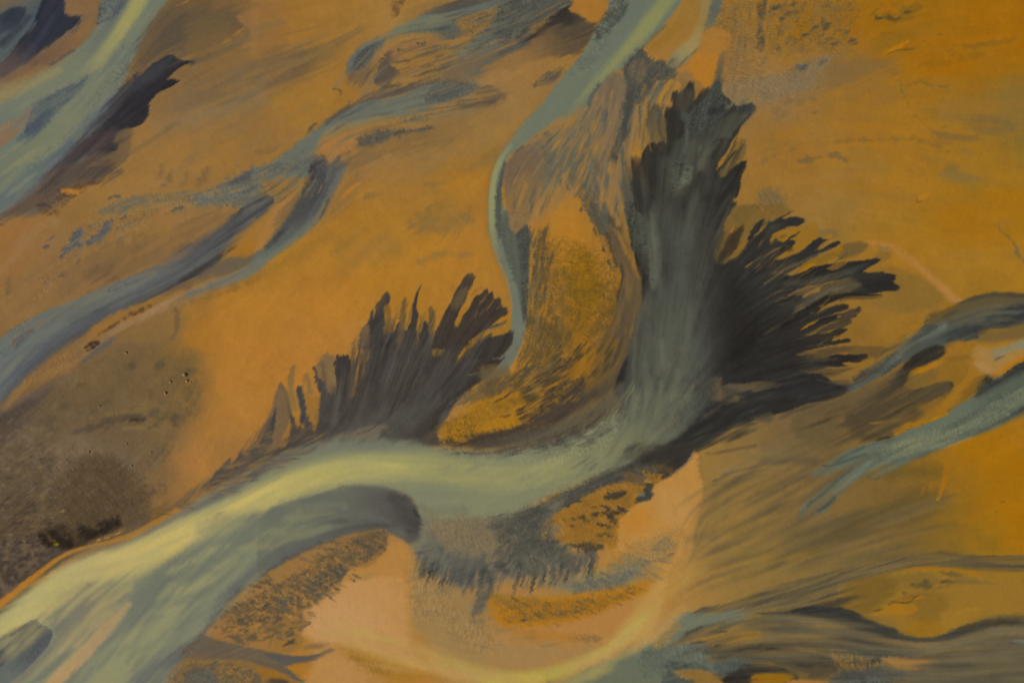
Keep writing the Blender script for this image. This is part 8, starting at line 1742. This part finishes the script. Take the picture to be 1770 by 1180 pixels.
cell = ids[:-1, :-1].copy()
PIECES = [
    (L_EASTU, 1766, 596, 'short pale strip of water over peach silt at the right edge, just above the forked stream'),
    (L_BRAID, 900, 8, 'dark rippled teal braid beside the top river, reaching the upper edge'),
    (L_BRAID, 635, 98, 'small dark teal patch curling down at the west end of the uppermost braid'),
    (L_BRAID, 178, 408, 'small blue grey V shaped pool on the sand at the left, north of the blue grey stream'),
    (L_SOUTH, 1490, 1172, 'dark rippled strip of water at the bottom edge below the almond shaped bar'),
    (L_SOUTH, 1030, 1003, 'thin teal rippled strip above the orange ripple field under the main bend'),
    (L_BANK, 110, 20, 'blue black pool edged with jagged points in the top left corner, west of the river'),
    (L_BANK, 22, 25, 'small rounded blue black lobe at the extreme top left'),
    (L_PEACH, 640, 1052, 'broad smooth pale peach sand bar south of the slate grey eddy'),
    (L_EDDY, 40, 1110, 'blue grey mud patch with a scalloped edge in the river at the lower left corner'),
    (L_EDDY, 400, 1135, 'grey brown mud tongue pointing east between speckled slope and bottom edge'),
]
VI = np.arange(NX * NY, dtype=np.int64).reshape(NY, NX)
Q4 = np.stack([VI[1:, :-1], VI[1:, 1:], VI[:-1, 1:], VI[:-1, :-1]], -1)

# the plain: everything that is no landform of its own, drawn out to the horizon
per = np.concatenate([VI[0, :-1], VI[:-1, -1], VI[-1, :0:-1], VI[:0:-1, 0]])
pc = co[per]; pcol = rgba[per]
nrm = np.zeros((len(per), 2), F4)
k0, k1, k2 = NX - 1, NX - 1 + NY - 1, 2 * (NX - 1) + NY - 1
ctr = np.array([0, 0], F4)
far = []
mean = np.array([0.30, 0.155, 0.028, 1], F4)
ring_v = [per]
ext_co = [co]; ext_col = [rgba]; nv = len(co)
dirs = pc[:, :2] / np.maximum(np.abs(pc[:, :2] / np.array([X.max(), Y.max()])).max(1, keepdims=True), 1e-6)
dirs = pc[:, :2].copy()
for d in (1.5, 4, 8, 14, 22, 34, 50, 75, 110, 170, 300, 600, 1500, 5000):
    s_ = 1 + d / np.array([X.max(), Y.max()], F4)
    p = pc.copy(); p[:, :2] = pc[:, :2] * s_
    f = min(1, d / 90.0); f = f * f * (3 - 2 * f)
    p[:, 2] = pc[:, 2] * (1 - f)
    cc = pcol * (1 - f) + mean * f
    cc = cc * (1 + 0.03 * math.sin(d))
    ext_co.append(p); ext_col.append(cc); ring_v.append(np.arange(nv, nv + len(per))); nv += len(per)
allco = np.concatenate(ext_co); allcol = np.concatenate(ext_col)
quads = [Q4[cell == 0]]
for a, b in zip(ring_v[:-1], ring_v[1:]):
    a2, b2 = np.roll(a, -1), np.roll(b, -1)
    quads.append(np.stack([a, a2, b2, b], -1))
quads = np.concatenate(quads)


def compact(quads):
    used, inv = np.unique(quads, return_inverse=True)
    return used, inv.reshape(-1, 4)


u_, q_ = compact(quads)
g = sheet('ground', allco[u_], q_, allcol[u_], M_SAND)
g['kind'] = 'structure'; g['label'] = 'wide plain of ochre and orange silt between the river channels'; g['category'] = 'sand plain'
water = {L_RIVER, L_WEST, L_TOP, L_MIDW, L_EAST, L_EASTU, L_BRAID, L_SOUTH}


def own(k, qd, label, name, cat, kind, group):
    u_, q_ = compact(qd)
    o = sheet(name, co[u_], q_, rgba[u_], M_WATER if k in water else M_MOSS if k == L_MOSS else M_BLACK if k in (L_FANE, L_FANW, L_BANK, L_WEDGE) else M_SAND)
    o['kind'] = kind; o['label'] = label; o['category'] = cat
    if group:
        o['group'] = group


# a landform in several separate pieces: each piece is an object of its own
for k, (name, label, cat, kind, group) in enumerate(G.names, 1):
    lab = components(cell == k)
    v, c = np.unique(lab[lab >= 0], return_counts=True)
    for n_, (vi, ci) in enumerate(sorted(zip(v, c), key=lambda t: -t[1])):
        m = lab == vi; jj, ii = np.nonzero(m)
        cu, cv = US[ii].mean(), VS[jj].mean(); lb = label
        near = [p for p in PIECES if p[0] == k and m[min(NY - 2, max(0, int((p[2] - V0) / STEP))), min(NX - 2, max(0, int((p[1] - U0) / STEP)))]]
        if near:
            lb = near[0][3]
        elif n_:
            print('UNLABELLED PIECE', name, label[:30], int(cu), int(cv), int(ci))
        own(k, Q4[m], lb, name, cat, kind, group)

# ---- boulders on the mossy rise --------------------------------------------
M_ROCK = bpy.data.materials.new('tan_rock'); M_ROCK.use_nodes = True
nt = M_ROCK.node_tree; b = nt.nodes['Principled BSDF']; b.inputs['Roughness'].default_value = 0.9; b.inputs['Specular IOR Level'].default_value = 0.1
tn = nt.nodes.new('ShaderNodeTexNoise'); tn.inputs['Scale'].default_value = 2.2; tn.inputs['Detail'].default_value = 6
rp = nt.nodes.new('ShaderNodeValToRGB'); rp.color_ramp.elements[0].color = (0.20, 0.11, 0.045, 1); rp.color_ramp.elements[1].color = (0.46, 0.29, 0.13, 1)
rp.color_ramp.elements[0].position = 0.35; rp.color_ramp.elements[1].position = 0.65
nt.links.new(tn.outputs['Fac'], rp.inputs['Fac']); nt.links.new(rp.outputs[0], b.inputs['Base Color'])


def height_at(u, v):
    i = min(max(int(round((u - U0) / STEP)), 0), NX - 1); j = min(max(int(round((v - V0) / STEP)), 0), NY - 1)
    return float(H[max(0, j - 2):j + 3, max(0, i - 2):i + 3].min())


ROCKS = [
    (319.5, 648, 1.15, 'largest tan boulder, at the east rim of the mossy rise'),
    (323.5, 658, 0.85, 'second largest boulder, just south of the largest one, nearest the orange silt'),
    (330, 660, 0.45, 'small stone close beside the eastern pair of large boulders'),
    (294.5, 660, 0.75, 'tan boulder on the moss between the eastern pair and the rise'),
    (286.5, 679.5, 0.85, 'round boulder southwest of the eastern cluster, on darker moss'),
    (218, 610, 0.7, 'lone boulder near the north edge of the mossy rise by the blue grey stream'),
    (172, 701.5, 0.65, 'low boulder above the dark furrow in the middle of the rise'),
    (196, 717.5, 0.45, 'small stone at the lip of the dark furrow'),
    (154, 780.5, 0.7, 'boulder on the pale grey patch south of the furrow'),
    (219, 766.5, 0.6, 'boulder on plain grey brown moss, halfway between furrow and dark mound'),
    (261, 781.5, 0.65, 'dark boulder on the moss next to the smooth orange silt'),
    (227.5, 805, 0.65, 'boulder at the upper edge of the round dark mound'),
    (253, 798, 0.4, 'small stone below the dark boulder next to the orange silt'),
    (233.5, 866, 0.4, 'southernmost small stone, between the dark mound and the river bank'),
    (274, 782, 0.32, 'smallest stone, right beside the dark boulder by the orange silt'),
]
for n_, (u, v, r, label) in enumerate(ROCKS):
    bm = bmesh.new(); bmesh.ops.create_icosphere(bm, subdivisions=3, radius=r)
    off = Vector((n_ * 7.3, n_ * 3.1, n_ * 1.7))
    for w in bm.verts:
        d = w.co.normalized()
        k = 1 + 0.30 * mnoise.noise(d * 1.3 + off) + 0.14 * mnoise.noise(d * 3.1 + off)
        w.co = Vector((d.x * 1.1, d.y * 0.9, d.z * 0.85)) * (r * k)
        # facets: clip against a few planes
        for a in range(5):
            pn = mnoise.random_unit_vector() if False else Vector((math.cos(a * 1.9 + n_), math.sin(a * 2.3 + n_), 0.35 + 0.3 * math.sin(a + n_))).normalized()
            e = w.co.dot(pn) - 0.74 * r
            if e > 0:
                w.co -= pn * e * 0.85
    me = bpy.data.meshes.new('boulder'); bm.to_mesh(me); bm.free(); me.materials.append(M_ROCK)
    o = bpy.data.objects.new('boulder', me); C.objects.link(o)
    o.location = ((u - 885) * S, (590 - v) * S, height_at(u, v) + 0.35 * r); o.rotation_euler = (0, 0, n_ * 1.3)
    o['label'] = label; o['category'] = 'boulder'; o['group'] = 'boulders scattered over the mossy rise'

# ---- camera and light ------------------------------------------------------
W = 1770 * S
cam = bpy.data.objects.new('camera', bpy.data.cameras.new('camera')); C.objects.link(cam)
cam.data.lens = 50; cam.data.sensor_width = 36; cam.data.sensor_fit = 'HORIZONTAL'
cam.location = (0, 0, W * 50 / 36); cam.rotation_euler = (0, 0, 0)
cam.data.clip_start = 1; cam.data.clip_end = 20000
bpy.context.scene.camera = cam

EL, AZ = math.radians(48), math.radians(205)      # sun to the west-southwest
sun = bpy.data.objects.new('sun', bpy.data.lights.new('sun', 'SUN')); C.objects.link(sun)
sun.data.energy = 3.2; sun.data.angle = math.radians(0.5); sun.data.color = (1, 0.95, 0.88)
dv = Vector((math.cos(EL) * math.cos(AZ), math.cos(EL) * math.sin(AZ), math.sin(EL)))
sun.rotation_euler = dv.to_track_quat('Z', 'Y').to_euler(); sun.location = dv * 300

w_ = bpy.data.worlds.new('World'); bpy.context.scene.world = w_; w_.use_nodes = True
nt = w_.node_tree
sky = nt.nodes.new('ShaderNodeTexSky'); sky.sky_type = 'NISHITA'; sky.sun_disc = False
sky.sun_elevation = EL; sky.sun_rotation = math.pi / 2 - AZ
bg = nt.nodes['Background']; bg.inputs['Strength'].default_value = 0.06
nt.links.new(sky.outputs[0], bg.inputs['Color'])
sc = bpy.context.scene
sc.view_settings.view_transform = 'Standard'; sc.view_settings.look = 'None'; sc.view_settings.exposure = 0; sc.view_settings.gamma = 1
sc.cycles.max_bounces = 4; sc.cycles.diffuse_bounces = 2
